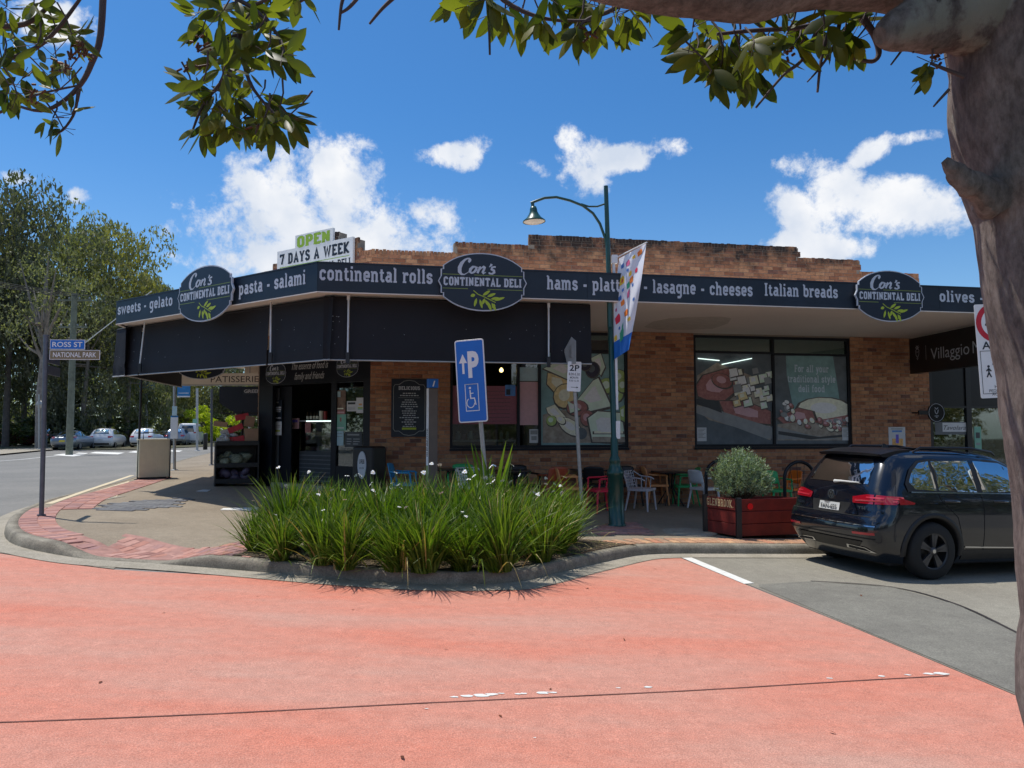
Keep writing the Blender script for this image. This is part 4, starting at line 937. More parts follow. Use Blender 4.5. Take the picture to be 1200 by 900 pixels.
keep(g.build('window_poster'), deli)
g = MB(wallA.M); a, b = wallA.sz(529.5, 480)[0], wallA.sz(609, 480)[0]; zz0 = wallA.sz(570, 497)[1]; zz1 = wallA.sz(570, 452)[1]
g.box(w1[0] + .062, sm1 - .032, zz0, zz1, DG - .003, DG, 'mauve'); 
for i in range(9):
    zz = zz0 + .06 + i * (zz1 - zz0 - .1) / 9; g.stroke([(a + .5 + .1*math.sin(i*2), zz), (b - .2, zz + .01)], .008, DG + .0005, 'print_dark')
g.box(sm1 + .032, sm2 - .032, zz0 - .02, zz1 + .1, DG - .003, DG, 'print_pink'); g.box(sm1 + .032, sm2 - .032, zz1 + .12, zz1 + .42, DG - .003, DG, 'mint_pale')
keep(g.build('window_film'), deli)
def poster(pl, x0, y0, x1, y1, d, m, name='poster', label=None, lines=(), parent=None, cat='poster'):
    a, b, c, e = pl.rect(x0, y0, x1, y1, d); g = MB(pl.M); g.box(a, b, c, e, d - .003, d, m); W_, H_ = b - a, e - c
    for i, (u0, v0, u1, v1, mm) in enumerate(lines):
        g.flat([(a + u0*W_, c + v0*H_), (a + u1*W_, c + v0*H_), (a + u1*W_, c + v1*H_), (a + u0*W_, c + v1*H_)], d + .0008 * (1 + i * .4), mm)
    o = g.build(name)
    if label: tag(o, label, cat)
    elif parent: keep(o, parent)
    return o
txt = [(.12, .86 - .1*i, .88 - .15*(i % 3), .90 - .1*i, 'print_grey') for i in range(7)]
poster(wallA, 620.5, 503, 631, 519, DG + .006, 'paper', 'poster', 'small white notice in the narrow pane of the left shop window', [(.1, .62, .9, .92, 'print_grey'), (.2, .2, .8, .5, 'print_grey')])
poster(wallA, 592, 451, 604, 464, DG + .006, 'print_blue', 'poster', 'small blue sticker on the mauve window film', [(.1, .1, .5, .6, 'navy')])
# window 2
z0, z1 = w2[2], w2[3]; sm = wallA.sz(908, 460)[0]; zt2 = wallA.sz(905, 413.5)[1]
win2 = mkwin(wallA, w2, [sm], [(w2[0] + .06, sm - .03, zt2), (sm + .03, w2[1] - .06, zt2 - .02)], [(w2[0] + .06, sm - .03, z0 + .06, zt2 - .025), (sm + .03, w2[1] - .06, z0 + .06, zt2 - .045), (w2[0] + .06, sm - .03, zt2 + .025, z1 - .06), (sm + .03, w2[1] - .06, zt2 + .005, z1 - .06)])
g = MB(wallA.M); g.box(w2[0] + .062, sm - .032, z0 + .062, zt2 - .027, DG - .003, DG, 'print_slate')
random.seed(21)
its = [('print_wood','p',[(817,480),(817,440),(840,425),(880,440),(903,500),(903,520),(862,520)]),('print_meat','p',[(816,452),(824,440),(852,432),(868,434),(866,455),(848,470),(828,468),(818,464)]),('print_meat','e',846,446,12,8,20),('print_meat','p',[(843,470),(872,470),(903,482),(903,497),(880,495),(850,487)]),
 ('print_grey','p',[(816,476),(830,477),(905,501),(905,514),(895,514),(816,484)]),('print_slate','p',[(816,488),(860,500),(903,516),(903,521),(816,521)]),('print_dark','p',[(816,467),(842,470),(846,484),(830,478),(816,474)])]
for i in range(34):
    x = random.uniform(858, 902); y = 440 + (x - 858) * .2 + random.uniform(-12, 28); r_ = random.uniform(3, 6)
    its.append((random.choice(['print_cream', 'print_white', 'print_cream', 'print_grey', 'print_palegreen']), 'p', [(x-r_, y-r_*.7), (x+r_*.6, y-r_), (x+r_, y+r_*.6), (x-r_*.7, y+r_)]))
its += [('print_cheese','p',[(864,462),(873,459),(876,467),(866,470)]),('print_cheese','p',[(858,470),(866,468),(868,475),(860,477)])]
blobs(g, wallA, DG, its); keep(g.build('window_poster'), deli)
g = MB(wallA.M); g.box(sm + .032, w2[1] - .062, z0 + .062, zt2 - .047, DG - .003, DG, 'print_slate')
its = [('print_teal','p',[(921,417),(976,417),(984,470),(984,480),(930,480),(922,440)]),('print_cream','e',966,479,31,13,2),('print_meat','p',[(911,490),(935,478),(952,482),(956,494),(920,498)]),('print_meat','p',[(950,494),(995,486),(996,497),(975,500)]),('print_wood','p',[(911,497),(945,494),(996,500),(996,516),(911,516)]),('print_grey','p',[(911,500),(950,510),(990,515),(911,515)]),('print_dark','p',[(912,505),(960,512),(990,509),(990,512),(950,515),(912,509)])]
for i in range(40):
    x = random.choice([random.uniform(911, 932), random.uniform(934, 962), random.uniform(960, 994)]); y = random.uniform(470, 492) if x < 933 else random.uniform(490, 503); r_ = random.uniform(2, 4.2)
    its.append((random.choice(['print_cream', 'print_white', 'print_meat', 'print_grey']), 'e', x, y, r_, r_*.7, random.uniform(0, 90)))
blobs(g, wallA, DG, its)
for t_, xc, y_, w_ in (('For all your', 951, 436, 40), ('traditional style', 951, 448, 56), ('deli food', 951, 459.5, 31)):
    a, zz = wallA.sz(xc - w_/2, y_, DG); b, _ = wallA.sz(xc + w_/2, y_, DG); slab(g, t_, a, zz, .175, 'print_letter', DG + .004, width=b - a, T=1.25)
keep(g.build('window_poster'), deli)
poster(wallA, 817, 501, 828, 517, -.07, 'paper', 'poster', 'white notice in the lower left corner of the right shop window', txt)
poster(wallA, 987, 501, 996, 516, -.07, 'paper', 'poster', 'white notice in the lower right corner of the right shop window', txt)
poster(wallA, 1041.5, 500.5, 1061, 527.5, .004, 'paper', 'poster', 'white flyer with orange and purple drawing taped to the brick wall above the car', [(.2, .78, .8, .86, 'print_blue'), (.2, .14, .85, .5, 'print_orange'), (.42, .3, .6, .68, 'print_purple'), (.15, .9, .85, .94, 'print_grey')])
# lining behind the high panes: vents
g = MB(wallA.M)
for k in range(14):
    z_ = zt2 + .04 + k * .028
    if z_ < z1 - .07: g.box(w2[0] + .065, w2[1] - .065, z_, z_ + .006, -.125, -.11, 'dark_frame')
keep(g.build('vent_blades'), deli)
# rooms behind the glass, with a counter, shelves and two pendant lamps
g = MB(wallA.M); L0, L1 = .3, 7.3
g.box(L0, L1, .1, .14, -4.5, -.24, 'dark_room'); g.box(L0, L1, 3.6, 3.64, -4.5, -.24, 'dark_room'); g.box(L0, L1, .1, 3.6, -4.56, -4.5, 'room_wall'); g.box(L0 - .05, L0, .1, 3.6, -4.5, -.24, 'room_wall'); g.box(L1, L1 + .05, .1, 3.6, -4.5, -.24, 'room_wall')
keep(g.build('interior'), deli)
ct = MB(wallA.M); s_a = w1[0] + .1; ct.box(s_a, sm1, .9, 1.34, -.9, -.35, 'dark_frame'); ct.box(s_a - .02, sm1 + .02, 1.34, 1.38, -.95, -.3, 'grey_metal')
ct = tag(ct.build('display_counter'), 'low dark kitchen counter with grey top inside the left shop window', 'counter')
random.seed(5)
for px in (587.5, 627):
    s_, z_ = wallA.sz(px, 434, -1.0)
    mb = MB(wallA.M @ Matrix.Translation((s_, 0, -1.0))); 
    e = empty('pendant_lamp', wallA.M @ Vector((s_, 3.6, -1.0)), 0, 'warm lit pendant bulb ' + ('above the mauve film in the left shop window' if px < 600 else 'behind the narrow pane of the left shop window'), 'lamp')
    mb.tube([(0, 3.6, 0), (0, z_ + .1, 0)], .006, 5, 'black_metal'); mb.tube([(0, z_ + .13, 0), (0, z_ + .06, 0)], .025, 8, 'black_metal'); keep(mb.build('cord'), e)
    mb = MB(wallA.M @ Matrix.Translation((s_, z_, -1.0))); mb.lathe([(0, -.05), (.035, -.035), (.05, 0), (.035, .035), (.015, .06)], 10, 'glow_warm', ax='y'); keep(mb.build('bulb'), e)
for i in range(9):
    s_ = s_a + .15 + i * (sm1 - s_a - .3) / 8; h_ = random.uniform(.12, .24); mb = MB(wallA.M @ Matrix.Translation((s_, 1.38, -.6))); r_ = random.uniform(.04, .07)
    mb.lathe([(0, 0), (r_, 0), (r_, h_ * .7), (r_ * .6, h_ * .8), (r_ * .6, h_), (0, h_)], 10, random.choice(['print_cream', 'print_meat', 'grey_metal', 'print_dark', 'paper']), ax='y'); tag(mb.build('jar'), 'small jar standing in a row on the counter inside the left shop window', 'jar', 'jars on the window counter')
# fluorescent strips of the right window, glowing tubes set before its glass
for (xa, ya, xb, yb, lb) in ((818, 420, 843, 422.5, 'short glowing fluorescent strip before the glass at the top left of the right shop window'), (846, 427, 881, 420, 'long slanting glowing fluorescent strip before the glass at the top of the right shop window')):
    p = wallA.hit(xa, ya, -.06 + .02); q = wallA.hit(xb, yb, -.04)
    mb = MB(); mb.tube([p, q], .010, 6, 'glow_white'); keep(mb.build('fluorescent_glow_strip'), deli)

# menu board on the brick
a, b, c, e_ = wallA.rect(458.5, 444, 500.5, 512, .03); mn = empty('menu_board', wallA.M @ Vector(((a+b)/2, c, 0)), 0, 'tall dark menu board with pale rounded border on the brick beside the door', 'sign')
g = MB(wallA.M); g.box(a, b, c, e_, -.0, .03, 'navy'); keep(g.build('board'), mn)
g = MB(wallA.M); W_, H_ = b - a, e_ - c; cx, cy = (a + b)/2, (c + e_)/2
bd = [(-.44, .36), (-.44, -.36), (-.40, -.40), (-.28, -.40), (-.15, -.46), (0, -.475), (.15, -.46), (.28, -.40), (.40, -.40), (.44, -.36), (.44, .36), (.40, .40), (.28, .40), (.15, .46), (0, .475), (-.15, .46), (-.28, .40), (-.40, .40), (-.44, .36)]
g.stroke([(cx + x*W_, cy + y*H_) for x, y in bd], .012, .032, 'print_grey')
slab(g, 'DELICIOUS', cx, cy + .31*H_, .075, 'sign_white', .032, width=.6*W_, T=1.5, center=True)
random.seed(9)
mat('print_mid', (0.464, 0.493, 0.522), .6)
for i in range(16):
    y_ = cy + (.25 - i * .038) * H_; w_ = random.uniform(.2, .55) * W_; x_ = cx - w_/2
    if i == 2: g.stroke([(cx - .3*W_, y_), (cx + .3*W_, y_)], .006, .032, 'print_grey'); continue
    while x_ < cx + w_/2: k = random.uniform(.03, .07); g.stroke([(x_, y_), (min(x_ + k, cx + w_/2), y_)], .020, .0325, 'print_mid'); x_ += k + .014
g.box(cx - .2*W_, cx + .2*W_, cy - .375*H_, cy - .34*H_, .0302, .033, 'olive_green'); keep(g.build('lettering'), mn)

# ------------------------------------------------------------------ corner shopfront on the splay
zs0 = ground_at(310, 565, zpath).z + .02
pS = wallS
hb = pS.sz(370, 449.5)[1]
g = MB(pS.M); g.box(.0, SLEN - .0, hb, ZS - .0, -.12, -.02, 'black_shiny'); header = keep(g.build('header_board'), deli)
g = MB(pS.M)
slB = SLEN
xs_ = {k: pS.sz(v, 500)[0] for k, v in dict(c0=303, c1=318, d0=330, m0=386.5, m1=392.5, r0=424.5, r1=434).items()}
g.box(0, xs_['c1'], -.2, hb, -.12, -.02, 'dark_frame'); g.box(xs_['r0'], SLEN, -.2, hb, -.12, -.021, 'dark_frame'); g.box(xs_['m0'], xs_['m1'], zs0, hb, -.11, -.03, 'dark_frame')
g.box(xs_['m1'], xs_['r0'], -.2, zs0 + .5, -.11, -.035, 'dark_frame'); g.box(xs_['c1'], xs_['m0'], -.2, zs0 + .05, -.30, -.02, 'concrete')
keep(g.build('shopfront_frame'), deli)
g = MB(pS.M); g.box(xs_['m1'], xs_['r0'], zs0 + .5, hb, -.074, -.07, 'shop_glass'); keep(g.build('side_pane'), deli)
g = MB(pS.M); g.box(xs_['c1'] + .02, xs_['d0'] + .06, zs0 + .05, hb - .02, -.26, -.23, 'mid_grey' if 'mid_grey' in M else 'dark_frame'); keep(g.build('door_panel'), deli)
g = MB(pS.M); a, b, c, e_ = pS.rect(317.5, 507, 326, 561, -.2); g.box(a, b, zs0 + .04, e_, -.22, -.2, 'grey_panel'); a, b, c, e_ = pS.rect(319, 455, 327, 476, -.2); g.box(a, b, c, e_, -.22, -.2, 'grey_panel'); keep(g.build('jamb_panel'), deli)
# interior room behind the splay
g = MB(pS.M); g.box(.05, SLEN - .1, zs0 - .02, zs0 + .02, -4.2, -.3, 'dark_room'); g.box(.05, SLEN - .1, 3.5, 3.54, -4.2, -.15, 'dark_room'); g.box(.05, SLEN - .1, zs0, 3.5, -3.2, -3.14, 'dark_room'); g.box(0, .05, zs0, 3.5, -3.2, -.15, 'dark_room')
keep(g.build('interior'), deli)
# refrigerated display case in the opening
e = empty('display_case', pS.M @ Vector(((xs_['d0'] + xs_['m0'])/2, zs0, -.6)), 0, 'dark glass fronted deli display case with a lit top rail inside the doorway', 'display case')
a, b = xs_['d0'] + .10, xs_['m0'] - .02; zc0 = zs0 + .05; zc1 = pS.sz(368, 529, -.45)[1]; zc2 = pS.sz(368, 494, -.45)[1]
g = MB(pS.M); g.box(a, b, zc0, zc1, -1.2, -.45, 'print_dark'); 
for k in range(7): g.box(a + .01, b - .01, zc0 + .05 + k * (zc1 - zc0) / 7.6, zc0 + .07 + k * (zc1 - zc0) / 7.6, -.45, -.44, 'grey_panel')
keep(g.build('case_base'), e)
g = MB(pS.M); g.box(a, b, zc1 + .002, zc2, -.46, -.45, 'clear_glass'); keep(g.build('case_glass'), e)
g = MB(pS.M); g.box(a, b, zc2, zc2 + .03, -1.0, -.43, 'grey_metal'); g.box(a + .25, b, zc2 - .004, zc2 + .022, -.428, -.42, 'glow_white'); keep(g.build('case_top'), e)
g = MB(pS.M); zsf = (zc1 + zc2) / 2; g.box(a, b, zsf, zsf + .02, -1.0, -.5, 'grey_metal'); g.box(a, b, zc1, zc1 + .02, -1.1, -.5, 'grey_metal'); keep(g.build('case_shelf'), e)
random.seed(11)
for i in range(16):
    z_ = (zsf + .02) if i % 2 else (zc1 + .02); s_ = a + .1 + (i // 2) * (b - a - .2) / 7.5; mb = MB(pS.M); w_ = random.uniform(.05, .09); mb.box(s_ - w_, s_ + w_, z_, z_ + random.uniform(.05, .12), -.75, -.58, random.choice(['print_meat', 'print_cream', 'print_white', 'print_cheese', 'print_grape', 'print_pink']))
    tag(mb.build('food_tray', bevel=.01), 'small tray of deli food on a shelf of the display case', 'food tray', 'food trays in the display case')
mat('bottle_glass', (.05, .04, .02), .15); mat('red_tin', (.35, .03, .02), .4)
for i, (px, m_) in enumerate(((360.5, 'bottle_glass'), (364.5, 'bottle_glass'), (368.5, 'bottle_glass'), (372, 'bottle_glass'))):
    s_ = pS.sz(px, 488, -.6)[0]; mb = MB(pS.M @ Matrix.Translation((s_, zc2 + .03, -.6))); mb.lathe([(0, 0), (.032, 0), (.032, .13), (.012, .17), (.012, .21), (0, .21)], 10, m_, ax='y'); mb.lathe([(.0325, .03), (.0325, .10)], 10, 'print_cream', ax='y')
    tag(mb.build('bottle'), 'small dark bottle with pale label in the row on the display case', 'bottle', 'bottles on the display case')
for px, m_, r_, h_, lb in ((376.5, 'print_cream', .05, .22, 'cream tin standing right of the bottles on the display case'), (381.5, 'red_tin', .045, .21, 'red tin at the right end of the display case top')):
    s_ = pS.sz(px, 488, -.6)[0]; mb = MB(pS.M @ Matrix.Translation((s_, zc2 + .03, -.6))); mb.lathe([(0, 0), (r_, 0), (r_, .01), (r_ * .96, .015), (r_ * .96, h_ - .015), (r_, h_ - .01), (r_, h_), (0, h_)], 14, m_, ax='y'); tag(mb.build('tin'), lb, 'tin')
# posters round the door
Pd = -.015
def bars(*a): return [(x0, y0, x1, y1, m_) for x0, y0, x1, y1, m_ in a]
poster(pS, 319.5, 469, 330.5, 493, Pd - .17, 'navy', 'poster', 'black notice with a white arrow beside the shop doorway', bars((.1,.60,.9,.68,'sign_white'),(.1,.50,.9,.57,'sign_white'),(.15,.42,.85,.46,'sign_white'),(.35,.86,.65,.93,'print_grey'),(.3,.10,.9,.16,'sign_white')))
g = poster(pS, 318.5, 494, 330, 510, Pd - .17, 'paper', 'poster', 'white notice with a yellow band low beside the doorway', bars((.15,.26,.85,.38,'olive_green'),(.15,.7,.85,.74,'print_grey'),(.15,.58,.85,.62,'print_grey')))
poster(pS, 333.5, 490, 350.5, 502.5, -.42, 'print_pink', 'poster', 'pink sale notice on the glass of the display case', bars((.1,.6,.9,.85,'print_purple'),(.1,.2,.6,.32,'print_dark')))
poster(pS, 357.5, 495, 364, 507, -.42, 'print_meat', 'poster', 'small red notice on the glass of the display case')
poster(pS, 393, 457.5, 405, 482, -.062, 'brown_print', 'poster', 'brown framed picture poster at the top of the side pane', bars((.1,.68,.5,.95,'mint_pale'),(.2,.1,.8,.16,'print_cream')))
poster(pS, 406.5, 470, 417.5, 482, -.062, 'paper', 'poster', 'square white notice with black heading on the side pane', bars((.1,.68,.9,.88,'print_dark'),(.1,.2,.9,.26,'print_grey'),(.1,.38,.9,.42,'print_grey')))
poster(pS, 417.5, 466, 427, 484, -.058, 'paper', 'poster', 'white notice with green and yellow bands on the side pane', bars((.2,.22,.8,.29,'mint'),(.2,.30,.8,.38,'olive_green'),(.3,.5,.7,.62,'print_orange')))
poster(pS, 394, 480, 404.5, 486, -.060, 'print_meat', 'poster', 'narrow dull red sticker above the mint poster', bars((.1,.3,.9,.6,'print_pink')))
poster(pS, 393, 485.5, 405.5, 504.5, -.056, 'mint', 'poster', 'mint green poster with a red drop on the side pane', bars((.42,.55,.58,.8,'print_meat'),(.2,.12,.8,.2,'paper')))
poster(pS, 393, 505, 402.5, 522, -.060, 'mint_pale', 'poster', 'pale blue sheet below the mint poster', bars((.15,.8,.85,.84,'print_grey'),(.15,.6,.85,.64,'print_grey')))
poster(pS, 404, 506, 424, 524, -.060, 'print_dark', 'poster', 'black opening hours board on the lower side pane', bars((.15,.76,.85,.86,'print_grey'),(.12,.5,.4,.56,'print_grey'),(.5,.5,.88,.56,'print_grey'),(.12,.34,.4,.4,'print_grey'),(.5,.34,.88,.4,'print_grey'),(.12,.18,.35,.24,'print_grey'),(.5,.18,.8,.24,'print_grey')))
# header lettering and the two small ovals
logo_sign(pS, 323, 437.5, 24, 25, -.015, None, parent=header if False else deli, thick=.003)
logo_sign(pS, 407, 429, 26.5, 26, -.015, None, parent=deli, thick=.003)
g = MB(pS.M)
mat('script_white', (.5, .5, .48), .6)
for t_, x0, x1, y_ in (('The essence of food is', 342, 384.5, 433.5), ('family and friends', 345, 380, 445)):
    a, zz = pS.sz(x0, y_, -.014); b, _ = pS.sz(x1, y_, -.014); sans(g, t_, a, zz, .17, 'script_white', -.014, width=b - a, shear=.45, bold=.004)
keep(g.build('lettering'), deli)

# black bin store with an oval sign next to the door
bx = ground_at(425, 572, zpath)
P5 = Plane(wallS.M @ Vector((0, 0, .45)), SU); a, b, _, e_ = P5.rect(412, 523, 436.5, 560); zb = zpath(*(P5.M @ Vector((a, 0, 0))).xy[:]) 
e = empty('bin_cabinet', P5.M @ Vector(((a+b)/2, zb, 0)), 0, 'black rounded cabinet with a white oval badge beside the shop doorway', 'cabinet')
g = MB(P5.M); g.box(a, b, zb + .03, e_, -.42, 0, 'black_metal'); keep(g.build('cabinet_body', bevel=.06, bseg=4), e)
g = MB(P5.M); g.box(a + .04, b - .04, zb - .02, zb + .03, -.38, -.04, 'black_metal'); keep(g.build('base'), e)
s_, z_ = P5.sz(424, 545, .01); n = 24; g = MB(P5.M); g.prism([(s_ + .125*math.cos(2*math.pi*i/n), z_ + .28*math.sin(2*math.pi*i/n)) for i in range(n)], .002, .012, 'sign_white'); g.prism([(s_ + .11*math.cos(2*math.pi*i/n), z_ + .26*math.sin(2*math.pi*i/n)) for i in range(n)], .012, .0135, 'paper')
sans(g, 'URBI', s_, z_ + .03, .09, 'navy_plain', .015, width=.15, bold=.02, center=True); sans(g, 'et orbi', s_, z_ - .08, .05, 'navy_plain', .015, width=.12, center=True); keep(g.build('badge'), e)

# ------------------------------------------------------------------ awning blinds, straps, brackets
ZB = 2.75
def blind(pl, pxa, pxb, lb, in0=.38, s0=None, s1=None, tilt=0.06):
    a = pl.sz(pxa, 385, -in0)[0] if s0 is None else s0; b = pl.sz(pxb, 385, -in0)[0] if s1 is None else s1
    e = empty('awning_blind', pl.M @ Vector(((a+b)/2, ZS, -in0)), 0, lb, 'blind')
    g = MB(pl.M); n = 10; cols = 12; vs = []; random.seed(int(pxa))
    for side in (0, 1):
        for i in range(n + 1):
            t = i / n; z = ZS - .02 - t * (ZS - .02 - ZB)
            for j in range(cols + 1):
                s_ = a + (b - a) * j / cols; d = -in0 + tilt * t + .008 * math.sin(j * 1.7 + t * 3) * t + (.014 if abs(t - .8) < .06 else 0) - (.006 if side else 0); vs.append((s_, z, d))
    k = (n + 1) * (cols + 1); fs = []
    for i in range(n):
        for j in range(cols):
            q = i * (cols + 1) + j; fs.append((q, q + cols + 1, q + cols + 2, q + 1)); fs.append((k + q, k + q + 1, k + q + cols + 2, k + q + cols + 1))
    g.add(vs, fs, 'blind', True)
    for j, o_ in ((0, 0), (cols, 0)):
        g.add([vs[i*(cols+1)+j] for i in range(n+1)] + [vs[k + i*(cols+1)+j] for i in range(n+1)], [(i, i+1, n+2+i, n+1+i) for i in range(n)], 'blind')
    keep(g.build('blind_cloth'), e)
    g = MB(pl.M); g.tube([(a, ZB, -in0 + tilt - .003), (b, ZB, -in0 + tilt - .003)], .014, 8, 'strap' if False else 'grey_metal'); keep(g.build('bottom_rail'), e)
    g = MB(pl.M); g.tube([(a + .01, ZS - .035, -in0 - .02), (b - .01, ZS - .035, -in0 - .02)], .03, 8, 'blind'); keep(g.build('roller'), e)
    # flaking paint flecks
    g = MB(pl.M)
    for i in range(9):
        s_ = random.uniform(a + .1, b - .1); z = random.uniform(ZB + .2, ZS - .3); r_ = random.uniform(.004, .012); t = (ZS - z) / (ZS - ZB)
        g.flat([(s_, z), (s_ + r_, z + r_ * .3), (s_ + r_ * .7, z + r_), (s_ - r_ * .3, z + r_ * .8)], -in0 + tilt * t + .03, 'sign_white')
    keep(g.build('paint_flecks'), e)
    return e
sC = fascS.sz(357, 380, -.38)[0]
blind(fascS, 137, 166.5, 'narrow black awning blind at the far left end of the fascia')
blind(fascS, 168, 316, 'long black awning blind slanting left of the corner above the side street')
blind(fascS, 318.5, 0, 'narrow black awning blind just left of the awning corner', s1=FSLEN + .02 - .38*math.tan(R(12)))
blind(fascA, 0, 407, 'narrow black awning blind just right of the awning corner above the door', s0=.38*math.tan(R(12)) + .0)
blind(fascA, 409.5, 641.5, 'widest black awning blind behind the blue parking sign')
blind(fascA, 644, 692, 'short black awning blind at the right end behind the small parking sign')
sideP = Plane(FL + NB * 5.2 + U * .12, -NB); blind(sideP, 1, 2, 'black side blind of the awning hanging along the side street', in0=.02, s0=.1, s1=5.0, tilt=.01)
def strap_on(pl, px, py0, py1, lb, pxb=None):
    d = -.28; p = pl.hit(px, py0, d); q = pl.hit(pxb or px, py1, d + .03)
    e = empty('awning_strap', p, 0, lb, 'strap'); g = MB(); g.tube([p, q], .016, 6, 'strap'); keep(g.build('guide_rod'), e)
    g = MB(); g.box(-.022, .022, -.022, .022, -.05, .03, 'strap', Matrix.Translation(p)); keep(g.build('top_clip'), e)
    g = MB(); dn = Vector((0, 0, -.16)); g.box(-.03, .03, -.02, .02, -.16, .02, 'black_metal', Matrix.Translation(q + Vector((0, 0, -.02)))); keep(g.build('lower_bracket'), e)
strap_on(fascS, 170, 375, 426, 'pale guide rod on the blinds, leftmost above the striped bin', 164)
strap_on(fascS, 317.5, 349, 413, 'pale guide rod on the blinds left of the awning corner', 317)
strap_on(fascA, 408.5, 348, 413, 'pale guide rod on the blinds right of the awning corner above the door', 407.5)
strap_on(fascA, 643, 357, 418, 'pale guide rod on the blinds between the two parking signs', 643)
# patched mark in the awning ceiling, downlight
g = MB(); c = Vector((5.2, 15.2, 0)); n = 20; sp = Plane((0, 0, ZS), (1, 0, 0))
pts = []
for (a, b) in ((755, 383), (765, 377), (785, 373), (815, 371.5), (845, 371), (857, 373), (853, 379), (835, 385), (800, 386.5), (770, 386)):
    r_ = ray(a, b); t = (ZS + .013 - EYE) / r_.z; pts.append((r_.x * t, r_.y * t))
mat('soffit_patch', (.60, .54, .46), .85)
g.prism(pts[::-1], ZS + .009, ZS + .013, 'soffit_patch'); keep(g.build('ceiling_patch'), deli)

# posts and boards under the awning at the side street
pp = ground_at(161.5, 562, zpath); 
e = empty('awning_post', pp, 0, 'thin dark steel post between the bin and the awning edge', 'post')
mb = MB(); mb.tube([(0, 0, 0), (.05, -.05, ZS - pp.z)], .03, 10, 'black_metal'); mb.build('shaft', parent=e); mb = MB(); mb.box(-.07, .07, -.07, .07, 0, .012, 'black_metal'); mb.build('base_plate', parent=e)
mat('board_cream', (.80, .73, .60), .6, var=.05)
D19 = Plane((-7.9, 18.6, 0), SU)
pt = Plane(SO + Vector((-3.6, .6, 0)), (.99, -.10, 0))
a, b, c, e_ = pt.rect(213, 437.5, 300, 450.5); e = empty('patisserie_sign', pt.M @ Vector(((a+b)/2, e_, 0)), 0, 'long cream PATISSERIE board hanging under the awning over the side street footpath', 'sign')
g = MB(pt.M); g.box(a, b + .1, c, e_, -.06, 0, 'board_cream'); g.box(a, b + .1, c - .03, c - .002, -.07, .01, 'grey_metal'); keep(g.build('board'), e)
g = MB(pt.M); s_, z_ = pt.sz(247, 448, .004); s2, _ = pt.sz(303, 448, .004)
cu = 0
mat('print_brown', (.06, .045, .035), .6)
sans(g, 'PATISSERIE', s_, z_, .155, 'print_brown', .004, width=s2 - s_); keep(g.build('lettering'), e)
g = MB(pt.M)
for px in (222, 292): s_ = pt.sz(px, 440)[0]; g.box(s_ - .01, s_ + .01, e_, ZS, -.04, -.02, 'grey_metal')
keep(g.build('hanger'), e)
pt2 = Plane(pt.O + Vector((0, -.35, 0)), pt.U)
e = logo_sign(pt2, 236, 428, 58, 33, 0, 'dark oval delicatessen sign hanging in front of the cream board under the awning')
a, b, c, e_ = pt.rect(267, 426, 303, 436); g = MB(pt.M); g.box(a, b, e_ - .35, ZS, -1.0, -.9, 'board_cream'); tag(g.build('bulkhead_panel'), 'plain cream panel under the awning above the patisserie board', 'panel')
pt3 = Plane(pt.O + Vector((.6, 2.6, 0)), pt.U); a, b, c, e_ = pt3.rect(284.5, 455, 303, 461.5); g = MB(pt3.M); g.box(a, b + .7, c, e_, -.04, 0, 'navy'); sans(g, 'GREENGROCER', a + .04, c + .03, (e_ - c) * .6, 'sign_white', .003, width=1.15, bold=.02); tag(g.build('greengrocer_sign'), 'small dark GREENGROCER sign under the awning beside the doorway', 'sign')
pt4 = Plane(pt.O + Vector((.4, 5.5, 0)), pt.U); a, b, c, e_ = pt4.rect(257, 453, 303, 472); g = MB(pt4.M); sx, sz_ = pt4.sz(258, 472); g.prism([(a, e_), (a, c), (a + (b-a)*.35, c - .28), (a + .5*(b-a), c - .42), (b + .5, c - .42), (b + .5, e_)][::-1], -.05, 0, 'blind'); tag(g.build('rolled_blind'), 'dark half lowered canvas blind hanging beyond the patisserie board', 'blind')

# ------------------------------------------------------------------ neighbouring shop to the right
shop = empty('neighbour_shop', (W0 + U * sEnd), 0, 'dark glazed shopfront with a black hanging sign to the right of the brick wall', 'shop')
wallB = Plane(W0 + U * (sEnd + .003), U); BL = 12.0
g = MB(wallB.M); g.box(0, .10, -.45, ZS, -.14, -.03, 'black_metal'); zz = wallB.sz(1130, 479)[1]
s_m = wallB.sz(1137, 480)[0]
g.box(.10, BL, zz + .02, zz + .07, -.12, -.04, 'black_metal'); g.box(s_m - .07, s_m + .07, -.45, ZS, -.13, -.035, 'black_metal'); g.box(s_m + 1.5, s_m + 1.64, -.45, ZS, -.13, -.035, 'black_metal'); g.box(BL - .1, BL, -.45, ZS, -.14, -.03, 'black_metal'); g.box(.10, BL, -.45, .02, -.11, -.04, 'black_metal')
keep(g.build('shopfront_frame'), shop)
for a, b in ((.10, s_m - .07), (s_m + .07, s_m + 1.5), (s_m + 1.64, BL - .1)):
    g = MB(wallB.M); g.box(a, b, .02, zz + .02, -.084, -.08, 'shop_glass'); keep(g.build('pane'), shop)
    g = MB(wallB.M); g.box(a, b, zz + .07, ZS, -.10, -.07, 'black_shiny'); keep(g.build('transom_panel'), shop)
g = MB(wallB.M); g.box(0, BL, -.3, -.25, -4, -.15, 'dark_room'); g.box(0, BL, -.25, 3.6, -4.05, -4, 'dark_room'); g.box(0, BL, 3.55, 3.6, -4, -.15, 'dark_room'); g.box(-.06, 0, -.3, 3.6, -4, -.24, 'dark_room'); g.box(BL, BL + .06, -.3, 4.2, -4, -.04, 'dark_room'); g.box(0, BL, ZS + .15, 4.3, -.5, -.1, 'render_grey'); keep(g.build('interior'), shop)
